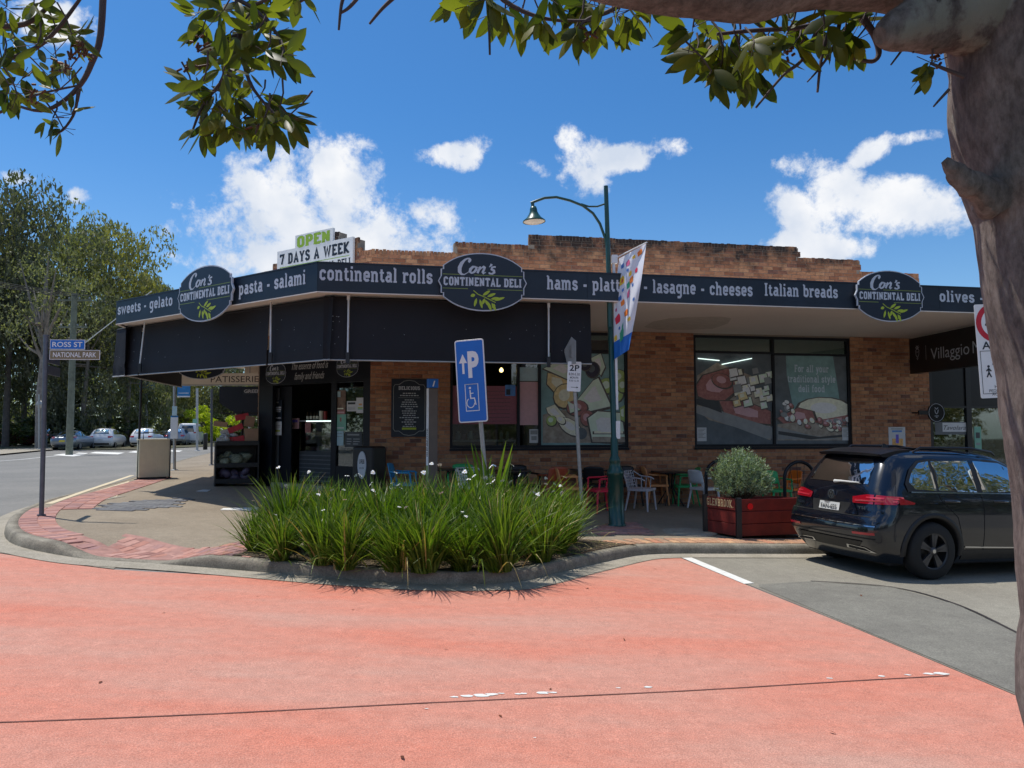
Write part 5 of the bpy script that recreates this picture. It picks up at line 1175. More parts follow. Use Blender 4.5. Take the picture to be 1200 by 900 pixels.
a, b, c, e_ = wallB.rect(1096, 494.5, 1133, 505.5, -.07); g = MB(wallB.M); g.box(a, b, c - .08, e_, -.078, -.074, 'grey_panel'); s_, z_ = wallB.sz(1106, 505, -.07); s2, _ = wallB.sz(1132, 505, -.07); g.box(s_ - .03, s2 + .02, z_ - .02, z_ + .2, -.073, -.071, 'paper'); sans(g, 'Tavolara', s_, z_ + .03, .11, 'print_dark', -.069, width=s2 - s_, shear=.35); keep(g.build('window_film'), shop)
poster(wallB, 1142, 500, 1150, 527, -.07, 'mint', 'poster', 'green notice in the glass beside the tree trunk', bars((.2,.5,.8,.75,'print_dark'),(.2,.2,.8,.3,'print_grey')))
# window goods
random.seed(14)
for i in range(26):
    s_ = s_m + .25 + random.uniform(0, 1.2); z_ = .75 + random.uniform(0, .7); r_ = random.uniform(.05, .1)
    mb = MB(wallB.M @ Matrix.Translation((s_, z_, -.35 - random.uniform(0, .2)))); mb.lathe([(0, -r_), (r_*.8, -r_*.6), (r_, 0), (r_*.7, r_*.7), (0, r_)], 7, random.choice(['print_orange', 'print_cream', 'mint', 'print_blue', 'print_white', 'print_meat']), ax='y')
    tag(mb.build('ornament'), 'small round ornament on display behind the glass beside the tree trunk', 'ornament', 'ornaments in the neighbouring shop window')
# Villaggio sign, hanging across the footpath
vo = wallA.hit(1066, 420, .12); vo.z = 0; vdir = Vector((.03, -1, 0)).normalized(); vil = Plane(vo, -vdir) if False else Plane(vo, vdir)
if vil.N.dot(-vo) < 0: vil = Plane(vo + vdir * 4.6, -vdir)
e = empty('hanging_shop_sign', vo, 0, 'black hanging sign reading Villaggio M under the awning beside the tree trunk', 'sign')
za = vil.sz(1068, 438)[1]; s0_ = vil.sz(1066, 420)[0]; s1_ = s0_ + (4.4 if vil.U.dot(vdir) > 0 else -4.4)
g = MB(vil.M); g.box(min(s0_, s1_), max(s0_, s1_), za, ZS - .02, -.16, 0, 'black_metal'); keep(g.build('sign_box'), e)
g = MB(vil.M); s_, z_ = vil.sz(1091, 421.5, .004); s2, _ = vil.sz(1136, 414, .004); sans(g, 'Villaggio', s_, z_, .27, 'sign_white', .004, width=abs(s2 - s_), bold=-.004); s3, _ = vil.sz(1140, 413, .004); sans(g, 'Market', s3, z_, .27, 'sign_white', .004, bold=-.004)
s_, z_ = vil.sz(1085, 413, .004); g.stroke([(s_, z_ - .17), (s_, z_ + .17)], .012, .004, 'sign_white')
s_, z_ = vil.sz(1075, 413, .004)
for pts in ([(-.07,.05),(-.06,-.06),(0,-.12),(.06,-.06),(.07,.05),(0,.09),(-.07,.05)], [(-.03,-.13),(0,-.17),(.03,-.13)], [(-.08,.13),(-.03,.09),(0,.15),(.03,.09),(.08,.13)], [(-.05,.17),(0,.11),(.05,.17)], [(-.04,.02),(-.01,0)], [(.04,.02),(.01,0)]): g.stroke([(s_ + x, z_ + y) for x, y in pts], .014, .004, 'sign_white')
keep(g.build('lettering'), e)
# round projecting sign
rs = Plane(wallA.M @ Vector((wallA.sz(1090, 484)[0], 0, .45)), (1, .02, 0)); s_, z_ = rs.sz(1097.5, 483.5); e = empty('round_shop_sign', rs.M @ Vector((s_, z_, 0)), 0, 'round black sign with thin white ring projecting from the brick wall', 'sign')
g = MB(rs.M @ Matrix.Translation((s_, z_, 0))); n = 32; r_ = .235; g.prism([(r_*.86*math.cos(2*math.pi*i/n), r_*math.sin(2*math.pi*i/n)) for i in range(n)], -.04, 0, 'black_shiny'); keep(g.build('disc'), e)
g = MB(rs.M @ Matrix.Translation((s_, z_, 0))); g.stroke([(r_*.78*math.cos(2*math.pi*i/n), r_*.9*math.sin(2*math.pi*i/n)) for i in range(n + 1)], .008, .002, 'sign_white')
for pts in ([(-.04,.07),(-.03,.0),(0,-.03),(.03,0),(.04,.07)], [(-.04,.12),(0,.08),(.04,.12)], [(-.05,-.08),(.05,-.08)], [(-.02,-.11),(.02,-.11)]): g.stroke([(x, y) for x, y in pts], .012, .002, 'sign_white')
keep(g.build('emblem'), e)
g = MB(); p_ = rs.M @ Vector((s_ - .2, z_, -.02)); g.box(-.22, .0, -.03, .03, -.05, .05, 'black_metal', Matrix.Translation(p_)); g.tube([p_ + Vector((-.18, 0, 0)), p_ + Vector((-.18, .5, 0))], .02, 6, 'black_metal'); keep(g.build('bracket'), e)
# ------------------------------------------------------------------ signs on posts
def post_thing(name, px, py, label, cat, zf=zpath, dz=0): p = ground_at(px, py, zf); return empty(name, p, 0, label, cat), p
def rounded(w, h, r, n=5):
    P_ = []
    for cx, cy, a0 in ((w/2-r, h/2-r, 0), (-w/2+r, h/2-r, 90), (-w/2+r, -h/2+r, 180), (w/2-r, -h/2+r, 270)):
        for i in range(n + 1): a = R(a0 + 90*i/n); P_.append((cx + r*math.cos(a), cy + r*math.sin(a)))
    return P_
# leaning blue parking sign
base = ground_at(576, 640, zpath); base.z += .02
D_ = base.y
def lift(p, px, py):      # the point above at the same depth, seen at px, py
    r_ = ray(px, py); t = p.y / r_.y; return Vector((r_.x*t, p.y, EYE + r_.z*t))
top = lift(base, 556, 410); axis = (top - base).normalized()
e = empty('parking_sign', base, 0, 'leaning blue disabled parking sign with white arrow and P above the flower bed', 'sign')
mb = MB(); mb.tube([base, top], .03, 12, 'galv'); keep(mb.build('post'), e)
fwd_ = Vector((-.30, -1, 0)).normalized(); side = axis.cross(fwd_).normalized() * -1; side = fwd_.cross(axis) * -1
side = axis.cross(-fwd_).normalized(); nrm = side.cross(axis).normalized()
if nrm.y > 0: side = -side; nrm = side.cross(axis).normalized()
cen = lift(base, 553.5, 446.5); cen += nrm * .05
Mx = Matrix.Identity(4)
for i in range(3): Mx[i][0] = side[i]; Mx[i][1] = axis[i]; Mx[i][2] = nrm[i]; Mx[i][3] = cen[i]
k_ = D_ / F; Hs = 97 * k_; Ws = 37 * k_ * .98
sh = Matrix.Rotation(R(-1.8), 4, 'Z')
g = MB(Mx @ sh); g.prism(rounded(Ws, Hs, .035), -.012, 0, 'galv'); g.prism(rounded(Ws - .004, Hs - .004, .034), .0, .002, 'pure_white'); g.prism(rounded(Ws - .035, Hs - .035, .024), .002, .0035, 'blue_sign'); keep(g.build('sign_plate', bevel=.002), e)
g = MB(Mx @ sh); w = Ws / .40; q = .005
g.stroke([(-.095*w, .09*Hs), (-.095*w, .24*Hs)], .030*w, q, 'pure_white'); g.flat([(-.15*w, .22*Hs), (-.04*w, .22*Hs), (-.095*w, .33*Hs)], q + .0004, 'pure_white')
sans(g, 'P', -.03*w, .055*Hs, .30*Hs, 'pure_white', q, bold=.045, width=.15*w)
g.stroke([(-.085*w, -.04*Hs), (.09*w, -.04*Hs), (.09*w, -.36*Hs), (-.085*w, -.36*Hs), (-.085*w, -.04*Hs), (.09*w, -.04*Hs)], .010*w, q, 'pure_white')
n = 12; hx, hy = -.02*w, -.085*Hs
g.flat([(hx + .016*w*math.cos(2*math.pi*i/n), hy + .016*w*math.sin(2*math.pi*i/n)) for i in range(n)], q + .0006, 'pure_white')
g.stroke([(hx, -.11*Hs), (hx + .004*w, -.21*Hs), (hx + .055*w, -.21*Hs), (hx + .07*w, -.29*Hs)], .016*w, q + .0008, 'pure_white'); g.stroke([(hx, -.15*Hs), (hx + .045*w, -.15*Hs)], .012*w, q + .001, 'pure_white')
g.stroke([(hx + .0*w + .052*w*math.cos(R(a)), -.265*Hs + .06*w*math.sin(R(a))) for a in range(120, 375, 15)], .011*w, q + .0012, 'pure_white'); keep(g.build('lettering'), e)
g = MB(Mx); g.box(-.05, .05, .16, .20, -.05, -.012, 'galv'); g.box(-.05, .05, -.2, -.16, -.05, -.012, 'galv'); keep(g.build('clamp'), e)
# two hour parking sign
base = ground_at(683.5, 617, zpath); top = lift(base, 670, 400); e = empty('parking_time_sign', base, 0, 'white 2P parking sign low on a leaning grey pole right of the blue sign', 'sign')
ax2 = (top - base).normalized(); mb = MB(); mb.tube([base - ax2*.05, top], .032, 12, 'galv'); mb.lathe([(0, 0)], 3, 'galv') if False else None; keep(mb.build('post'), e)
k_ = base.y / F; cen = lift(base, 672.5, 441.5) + Vector((0, -.06, 0)); Mx = frame(cen, Vector((1, .05, 0)).normalized(), Vector((.05, -1, 0)).normalized()) @ Matrix.Rotation(R(-2.5), 4, 'Z')
Ws, Hs = 16 * k_, 35 * k_
g = MB(Mx); g.prism(rounded(Ws, Hs, .02), -.004, 0, 'pure_white'); keep(g.build('sign_plate'), e)
g = MB(Mx); sans(g, '2P', 0, .19*Hs, .20*Hs, 'print_black', .002, bold=.02, width=.72*Ws, center=True); sans(g, '8.30-5.30', 0, .04*Hs, .085*Hs, 'print_dark', .002, width=.8*Ws, center=True, bold=.01); sans(g, 'MON-FRI', 0, -.07*Hs, .07*Hs, 'print_dark', .002, width=.6*Ws, center=True, bold=.01); sans(g, '8.30-12.30', 0, -.17*Hs, .06*Hs, 'print_dark', .002, width=.7*Ws, center=True)
g.stroke([(-.2*Ws, -.36*Hs), (.25*Ws, -.36*Hs)], .03*Ws, .002, 'print_black'); g.flat([(.2*Ws, -.33*Hs), (.2*Ws, -.39*Hs), (.34*Ws, -.36*Hs)], .0024, 'print_black'); keep(g.build('lettering'), e)
# folded arrow board at the pole head, seen nearly edge on
cen = lift(base, 669, 412); Mx = frame(cen + Vector((0, -.04, 0)), Vector((.42, -.9, 0)).normalized(), Vector((-.9, -.42, 0)).normalized())
g = MB(Mx); g.prism([(-.12, -.22), (.16, -.22), (.16, .16), (.02, .24), (-.22, .05), (-.22, .0)], -.004, .004, 'grey_metal'); g.box(-.04, .04, -.1, .1, .004, .02, 'galv'); keep(g.build('arrow_board'), e)

# street name post at the left corner
base = ground_at(48.5, 605, zpath); k_ = base.y / F; top = lift(base, 54, 394); e = empty('street_sign_post', base, 0, 'dark grey corner post with a blue ROSS ST blade over a cream NATIONAL PARK blade', 'sign')
mat('dark_galv', (.13, .135, .16), .4, metal=.5, var=.15, scale=12)
mb = MB(); mb.tube([base, top], .034, 14, 'dark_galv'); mb.tube([top, top + Vector((0, 0, .02))], .042, 14, 'dark_galv'); mb.tube([base, base + Vector((0, 0, .03))], .06, 14, 'dark_galv'); keep(mb.build('post'), e)
for (x0, y0, x1, y1, mback, mtxt, txt, cap) in ((58.5, 398, 99.5, 409.5, 'blue_sign', 'pure_white', 'ROSS ST', 'street_blade'), (58, 410.2, 117, 421.4, 'sign_tan', 'pure_white', 'NATIONAL PARK', 'direction_blade')):
    if mback not in M: mat('sign_tan', (.22, .17, .09), .5, var=.08)
    pl_ = Plane(Vector((base.x, base.y - .03, 0)), Vector((1, .06, 0))); a, b, c, d = pl_.rect(x0, y0, x1, y1)
    g = MB(pl_.M); g.box(a, b, c, d, -.012, 0, 'pure_white'); g.box(a + .008, b - .008, c + .008, d - .008, 0, .0015, mback); sans(g, txt, (a + b)/2, c + .26*(d-c), .52*(d - c), mtxt, .003, width=(b - a) * .86, center=True, bold=.015); keep(g.build(cap), e)
for z_, dr, L_ in ((2.40, Vector((-.30, 1, 0)), .62), (2.22, Vector((-.28, 1, 0)), .62)):
    dr = dr.normalized(); Mx = frame(base + Vector((0, 0, z_)) + dr * .03, dr, dr.cross(Vector((0, 0, 1)))); g = MB(Mx); g.box(0, L_, -.07, .07, -.008, .008, 'dark_galv'); keep(g.build('side_blade'), e)

# wayfinding totem behind the flower bed
b0 = ground_at(506, 606, zpath); zt = lift(b0, 506, 444).z; k_ = b0.y / F
mat('totem_tan', (.16, .12, .095), .6, var=.1, scale=6); mat('totem_green', (.30, .36, .12), .5)
e = empty('info_totem', b0, 0, 'brown wayfinding totem with blue i symbol cap between the menu board and bed', 'sign')
Tm = Matrix.Translation(b0) @ Matrix.Rotation(R(30), 4, 'Z'); w = .088
g = MB(Tm); g.box(-w, w, -w*.5, w*.5, 0, zt - b0.z - .16, 'totem_tan'); keep(g.build('column', bevel=.01), e)
g = MB(Tm); g.box(-w - .004, w + .004, -w*.5 - .004, w*.5 + .004, zt - b0.z - .158, zt - b0.z, 'blue_sign'); keep(g.build('info_cap', bevel=.006), e)
g = MB(Tm @ frame((0, -w*.5 - .006, zt - b0.z - .08), (1, 0, 0), (0, -1, 0))); sans(g, 'i', 0, -.05, .10, 'pure_white', .002, bold=.05, shear=.3, center=True); keep(g.build('symbol'), e)
g = MB(Tm @ frame((-w - .005, 0, 0), (0, -1, 0), (-1, 0, 0))); g.box(-.045, .045, .5, zt - b0.z - .17, -.003, .002, 'print_white')
mb2 = g; g.box(-.045, .045, .45, .9, .002, .003, 'totem_green'); 
cu_M = Matrix.Translation((0, 1.3, .004)) @ Matrix.Rotation(R(90), 4, 'Z'); g2 = MB(g.M @ cu_M); sans(g2, 'GLENBROOK', -.25, -.03, .06, 'print_dark', 0, bold=.02); keep(g.build('side_panel'), e); keep(g2.build('lettering'), e)

# sign behind the tree trunk: 40 area
b0 = ground_at(1202, 703)
pt_ = lift(b0, 1168, 372); pl_ = Plane(Vector((pt_.x, b0.y - .05, 0)), Vector((1, .02, 0))); e = empty('speed_zone_sign', b0, 0, 'white speed zone sign with red ring and walking figures half hidden by the tree trunk', 'sign')
g = MB(); g.tube([b0, pt_], .034, 12, 'galv'); keep(g.build('post'), e)
a, _, c, d = pl_.rect(1145.5, 357, 1171, 467); W_ = 48 * b0.y / F; b = a + W_; tilt = Matrix.Translation((a, (c+d)/2, 0)) @ Matrix.Rotation(R(2.5), 4, 'Z') @ Matrix.Translation((-a, -(c+d)/2, 0))
H_ = d - c; cx = a + W_/2
g = MB(pl_.M @ tilt @ Matrix.Translation((cx, (c+d)/2, 0))); g.prism(rounded(W_, H_, .02), -.004, 0, 'pure_white'); keep(g.build('sign_plate'), e)
mat('sign_red', (.55, .01, .03), .45)
g = MB(pl_.M @ tilt); n = 36; cy = d - .20*H_; r_ = W_ * .42; g.stroke([(cx + r_*math.cos(2*math.pi*i/n), cy + r_*1.0*math.sin(2*math.pi*i/n)) for i in range(n + 1)], .13*W_, .002, 'sign_red')
sans(g, '40', cx, cy - .18*W_, .38*W_, 'print_black', .002, width=.53*W_, bold=.02, center=True); sans(g, 'AREA', cx, d - .48*H_, .19*W_, 'print_black', .002, width=.76*W_, bold=.015, center=True)
g.stroke([(a + .03, c + .05), (a + .03, c + .5*H_), (b - .03, c + .5*H_), (b - .03, c + .05), (a + .03, c + .05)], .006, .002, 'print_black')
for (fx, fy, s_) in ((.40, .41, 1.0), (.24, .28, 1.0), (.62, .22, .8)):
    X, Y = a + fx * W_, c + fy * H_; s2 = s_ * .15 * W_
    g.flat([(X + .22*s2*math.cos(2*math.pi*i/8), Y + .85*s2 + .22*s2*math.sin(2*math.pi*i/8)) for i in range(8)], .0024, 'print_black')
    for pts in ([(0, .6), (0, -.2)], [(0, -.15), (.35, -.9)], [(0, -.15), (-.35, -.9)], [(0, .5), (.4, .05)], [(0, .5), (-.4, .1)]): g.stroke([(X + x*s2, Y + y*s2) for x, y in pts], .22*s2, .0028, 'print_black')
sans(g, 'HIGH', cx, c + .10*H_, .09*W_, 'print_black', .002, center=True); sans(g, 'PEDESTRIAN', cx, c + .06*H_, .075*W_, 'print_black', .002, center=True); sans(g, 'ACTIVITY', cx, c + .025*H_, .075*W_, 'print_black', .002, center=True); keep(g.build('lettering'), e)

# ------------------------------------------------------------------ street lamp with banner
lb = ground_at(723, 616.5, zpath); k_ = lb.y / F; LT = lift(lb, 710, 218); lax = (LT - lb)
e = empty('street_lamp', lb, 0, 'dark green street lamp with curved arm, bell shade and banner bracket before the deli', 'street lamp')
hgt = lax.z
def lpt(py): q = lift(lb, 723, py); t = (q.z - lb.z) / hgt; return lb + lax * t
def lathe_on(mb, prof, n, m):
    q = Vector((0, 0, 1)).rotation_difference(lax.normalized()).to_matrix().to_4x4(); t = MB(Matrix.Translation(lb) @ q); t.lathe(prof, n, m); mb.v += t.v and []; return t
z_ = lambda py: lift(lb, 723, py).z - lb.z
t = lathe_on(MB(), [(0, -.02), (.155, -.02), (.155, .03), (.135, .05), (.13, z_(557)), (.145, z_(556)), (.145, z_(553)), (.115, z_(549)), (.085, z_(543)), (.095, z_(541)), (.095, z_(538)), (.065, z_(534)), (.062, z_(514)), (.05, z_(512)), (.05, z_(380)), (0, z_(380))], 12, 'pole_green'); keep(t.build('column'), e)
q0, q1 = lpt(380), lpt(218); mb = MB(); mb.tube([q0 - Vector((0, 0, .05)), q0.lerp(q1, .3), q1], [.052, .045, .038], 10, 'pole_green'); keep(mb.build('upper_pole'), e)
def scr(px, py): return lift(lb, px, py)
arm = [scr(a, b) for a, b in ((711.5, 292), (709.5, 280), (703, 262), (695, 250), (683, 241), (668, 235), (652, 231), (638, 232), (627, 236), (622, 238))]
mb = MB(); mb.tube(arm, .024, 8, 'pole_green'); mb.tube([scr(708.5, 239), scr(700, 242), (scr(690, 242)), scr(681, 239)], .016, 8, 'pole_green'); mb.tube([scr(624, 237), scr(624.5, 243)], .03, 8, 'pole_green'); keep(mb.build('arm'), e)
c = scr(625.5, 252); u = k_
mb = MB(Matrix.Translation(c) @ Matrix.Rotation(R(-3), 4, 'Y')); mb.lathe([(0, 10*u), (3.4*u, 10*u), (4.4*u, 7*u), (4.6*u, 4*u), (6*u, 1*u), (9*u, -3.5*u), (13.4*u, -7.0*u), (13.6*u, -8.4*u), (12.8*u, -8.4*u)], 24, 'pole_green'); keep(mb.build('shade'), e)
mat('diffuser', (.62, .56, .46), .4); mb = MB(Matrix.Translation(c) @ Matrix.Rotation(R(-3), 4, 'Y')); mb.lathe([(12.8*u, -8.0*u), (9*u, -9.6*u), (0, -10.6*u)], 24, 'diffuser'); keep(mb.build('diffuser'), e)
# banner bracket: white pipe beside the pole and the flag on an arm
e2 = empty('street_banner', scr(724, 492), 0, 'white banner with coloured fruit motifs and a blue foot hanging beside the lamp post', 'banner')
mb = MB(); mb.tube([scr(718.5, 300), scr(720, 330), scr(723, 480)], .026, 8, 'pure_white'); mb.box(-.05, .05, -.05, .05, -.07, .07, 'pure_white', Matrix.Translation(scr(720, 304))); mb.box(-.035, .035, -.035, .035, -.16, .14, 'pure_white', Matrix.Translation(scr(724, 503))); keep(mb.build('bracket_pipe'), e2)
mat('banner_cloth', (.74, .74, .80), .7, var=.05, scale=3); mat('banner_blue', (.02, .16, .55), .6)
TL, TR_, BR, BL_ = (725.5, 303), (757.5, 285), (736.5, 410), (718.5, 422)
def ban(u_, v_):     # u across 0..1, v down 0..1
    l = (TL[0] + (BL_[0]-TL[0])*v_ - 2.5*math.sin(v_*3.1), TL[1] + (BL_[1]-TL[1])*v_); r_ = (TR_[0] + (BR[0]-TR_[0])*v_ + 1.5*math.sin(v_*3), TR_[1] + (BR[1]-TR_[1])*v_)
    px, py = l[0] + (r_[0]-l[0])*u_, l[1] + (r_[1]-l[1])*u_; p = scr(px, py)
    d = -.55 * u_ * (1 - .3*v_) + .07*math.sin(u_*9 + v_*7) * (u_*(1-.2*u_)) * (1-.3*v_)
    rr = p - cam.location; return cam.location + rr * ((p.y + d) / p.y)
def ban_patch(mb, u0, u1, v0, v1, nu, nv, m, off=0):
    vs = []
    for i in range(nv + 1):
        for j in range(nu + 1):
            a = u0 + (u1-u0)*j/nu; b = v0 + (v1-v0)*i/nv; p = ban(a, b)
            if off: du = ban(a + .01, b) - p; dv = ban(a, b + .01) - p; nn = du.cross(dv).normalized(); nn = nn if nn.y < 0 else -nn; p = p + nn * off
            vs.append(p)
    mb.add(vs, [(i*(nu+1)+j, (i+1)*(nu+1)+j, (i+1)*(nu+1)+j+1, i*(nu+1)+j+1) for i in range(nv) for j in range(nu)], m, True)
mb = MB(); ban_patch(mb, 0, 1, 0, .83, 14, 30, 'banner_cloth'); ban_patch(mb, 0, 1, .83, 1, 14, 6, 'banner_blue'); keep(mb.build('banner_cloth'), e2)
mb = MB(); mats_ = {'o': mat('motif_orange', (.85, .22, .03), .6), 'y': mat('motif_yellow', (.85, .55, .05), .6), 'r': mat('motif_red', (.70, .02, .06), .6), 'g': mat('motif_green', (.05, .38, .22), .6), 'p': mat('motif_pink', (.65, .12, .25), .6), 'b': mat('motif_blue', (.05, .15, .45), .6)}
for (ua, va, ru, rv, ck) in ((.18,.10,.07,.03,'b'),(.38,.10,.09,.035,'p'),(.58,.07,.07,.02,'y'),(.80,.06,.12,.035,'o'),(.22,.25,.13,.05,'y'),(.22,.25,.06,.025,'r'),(.52,.22,.07,.03,'y'),(.75,.22,.06,.03,'r'),(.6,.29,.09,.04,'o'),(.5,.33,.08,.04,'g'),(.22,.42,.08,.03,'b'),(.35,.48,.10,.035,'o'),(.55,.42,.06,.05,'p'),(.2,.62,.14,.055,'r'),(.55,.60,.10,.04,'o'),(.72,.68,.09,.025,'y'),(.45,.80,.12,.075,'g'),(.45,.73,.04,.05,'g'),(.14,.80,.09,.035,'y'),(.3,.72,.05,.02,'b'),(.4,.17,.05,.02,'b'),(.68,.35,.04,.02,'b'),(.1,.52,.04,.02,'p'),(.3,.35,.05,.02,'b'),(.8,.5,.05,.02,'b')):
    vs = []; n = 9
    for i in range(n):
        a = ua + ru*math.cos(2*math.pi*i/n)*(1 if i % 2 else .75); b = va + rv*math.sin(2*math.pi*i/n)*(1 if i % 2 else .8); p = ban(a, b); du = ban(a+.01, b) - p; dv = ban(a, b+.01) - p; nn = du.cross(dv).normalized(); nn = nn if nn.y < 0 else -nn; vs.append(p + nn * .004)
    mb.add(vs, [tuple(range(n))], mats_[ck])
keep(mb.build('printed_motif'), e2)
mb = MB(); mb.tube([scr(720, 303), ban(1.02, -.005)], .012, 8, 'pure_white'); keep(mb.build('banner_arm'), e2)

# ------------------------------------------------------------------ outdoor chairs and tables
def armchair(m, style='slat', arms=True, leg='same', label='', group=None):
    e = empty('cafe_chair', (0, 0, 0), 0, label, 'chair', group); h = .45; w = .26; lm = m if leg == 'same' else leg
    g = MB(); g.prism(rounded(.50, .47, .06), h - .045, h, m); g.prism(rounded(.42, .40, .05), h, h + .004, m); g.build('seat', parent=e, bevel=.004)
    # back: leans away along +y
    if style == 'net':
        g = MB(); n = 7; k = 6; 
        for i in range(n + 1):
            t = i / n; x = -.24 + .48*t; bow = .05 * (1 - (2*t - 1)**2); g.tube([(x, .20 + bow, h - .02), (x*1.1, .29 + bow, .80 - .03*abs(2*t-1))], .010, 5, m)
        for j in range(k):
            z = h + .05 + j * .058; g.tube([(-.25, .215 + (z-h)*.25, z), (0, .265 + (z-h)*.25, z), (.25, .215 + (z-h)*.25, z)], .010, 5, m)
        g.build('backrest', parent=e)
        for s in (-1, 1):
            g = MB(); g.tube([(s*.25, .27, .78), (s*.29, .12, .68), (s*.29, -.10, .66), (s*.27, -.17, .62)], .014, 6, m)
            for y in (-.1, -.0, .1): g.tube([(s*.25, y, h), (s*.29, y, .66)], .009, 5, m)
            g.build('armrest', parent=e)
    else:
        g = MB(); vs = []; nx, nz = 6, 6
        for side in (0, 1):
            for i in range(nz + 1):
                for j in range(nx + 1):
                    t = i / nz; x = (-.215 + .43*j/nx) * (1 - .06*t*t); z = h + .10 + t * .29; z = z - (.03 * (2*j/nx - 1)**4 if i == nz else 0); y = .215 + .07*t + .035*(1 - (2*j/nx-1)**2) + side * .018; vs.append((x, y, z))
        K = (nz+1)*(nx+1); fs = []
        for i in range(nz):
            for j in range(nx): q = i*(nx+1)+j; fs += [(q, q+nx+1, q+nx+2, q+1)][::-1] if False else [(q, q+1, q+nx+2, q+nx+1), (K+q, K+q+nx+1, K+q+nx+2, K+q+1)]
        for i in range(nz): a = i*(nx+1); b = a + nx; fs += [(a, a+nx+1, K+a+nx+1, K+a), (b, K+b, K+b+nx+1, b+nx+1)]
        for j in range(nx): a = j; b = nz*(nx+1)+j; fs += [(a, K+a, K+a+1, a+1), (b, b+1, K+b+1, K+b)]
        g.add(vs, fs, m, True); 
        for s in (-1, 1): g.tube([(s*.20, .20, h - .02), (s*.20, .225, h + .12)], .018, 6, m)
        g.build('backrest', parent=e)
        if arms:
            for s in (-1, 1): g = MB(); g.tube([(s*.235, .235, .68), (s*.265, .14, .665), (s*.265, -.14, .66), (s*.255, -.19, .63)], [.016, .02, .02, .016], 6, m); g.tube([(s*.262, -.16, .655), (s*.245, -.18, h - .01)], .02, 6, m); g.build('armrest', parent=e)
    for sx in (-1, 1):
        for sy in (-1, 1):
            g = MB(); g.tube([(sx*.20, sy*.18, h - .01), (sx*.25, sy*.24 + .02, 0)], [.027, .018], 6, lm); g.build('leg', parent=e)
    return e
for nm, c_ in (('chair_tan', (.75, .32, .12)), ('chair_red', (.75, .02, .06)), ('chair_black', (.012, .012, .013)), ('chair_grey', (.50, .48, .50)), ('chair_green', (.04, .42, .13)), ('chair_orange', (.85, .20, .02)), ('chair_white', (.75, .75, .75)), ('chair_blue', (.03, .28, .55)), ('chair_rust', (.45, .09, .04))): mat(nm, c_, .45, var=.08)
CH = [ # px, py of the middle of the feet, facing degrees (0 = back away from us), material, style, label
 (669, 597, 95, 'chair_tan', 's', 'tan plastic armchair with curved back just left of the red chair'),
 (648, 595, 200, 'chair_rust', 's', 'rust coloured chair behind the flower bed leaves, left of the tan armchair'),
 (705, 600, -70, 'chair_red', 's', 'bright red plastic armchair left of the green lamp post'),
 (737, 592, 10, 'chair_black', 's', 'black chair back showing just right of the lamp post'),
 (752, 598, 60, 'chair_grey', 'net', 'grey net backed armchair right of the lamp post'),
 (769, 591, 95, 'chair_tan', 's', 'tan armchair partly hidden behind the grey net chair'),
 (803, 592, -88, 'chair_green', 's', 'green armchair right of the small black table'),
 (826, 596, 120, 'chair_white', 's', 'white chair legs showing left of the black hoop rack'),
 (911, 598, 15, 'chair_green', 's', 'green armchair behind the red planter box'),
 (921, 596, -70, 'chair_orange', 's', 'orange armchair behind the right hoop rack beside the car'),
 (474, 593, 85, 'chair_blue', 's', 'blue metal armchair under the menu board'),
 (541, 594, 0, 'chair_green', 's', 'dull green chair at the left, seen over the flowers below the blue sign'),
 (557, 597, 40, 'chair_white', 'net', 'pale chair below the blue parking sign behind the flowers'),
 (697, 592, 170, 'chair_black', 's', 'black chair behind the red armchair'),
 (615, 594, 30, 'chair_black', 's', 'black chair hidden behind the tall bed leaves under the left window'),
]
protos = {}
for px, py, an, m_, st, lb_ in CH:
    key = (m_, st)
    if key in protos: o = copy_tree(protos[key]); o['label'] = lb_
    else: o = armchair(m_, 'net' if st == 'net' else 'slat', label=lb_, group='outdoor cafe chairs under the awning'); protos[key] = o
    p = ground_at(px, py, zpath); o.location = p; o.rotation_euler = (0, 0, R(an)); o['group'] = 'outdoor cafe chairs under the awning'
def table(px, py, lb_, square=True, rz=10.6):
    p = ground_at(px, py, zpath); e = empty('cafe_table', p, R(rz), lb_, 'table', 'small cafe tables under the awning')
    g = MB(); g.prism(rounded(.68, .68, .04) if square else [(.33*math.cos(2*math.pi*i/24), .33*math.sin(2*math.pi*i/24)) for i in range(24)], .715, .74, 'black_shiny'); g.build('tabletop', parent=e)
    for a in range(4): g = MB(); c_, s_ = math.cos(R(45+90*a)), math.sin(R(45+90*a)); g.tube([(.12*c_, .12*s_, .714), (.05*c_, .05*s_, .4), (.3*c_, .3*s_, 0)], .014, 6, 'black_metal'); g.build('leg', parent=e)
table(690, 590, 'small black cafe table behind the red armchair'); table(786, 592, 'small black cafe table between the tan and green armchairs'); table(520, 593, 'small black cafe table below the blue parking sign, behind the flowers')
table(600, 594, 'small black cafe table under the left window behind the tall leaves')

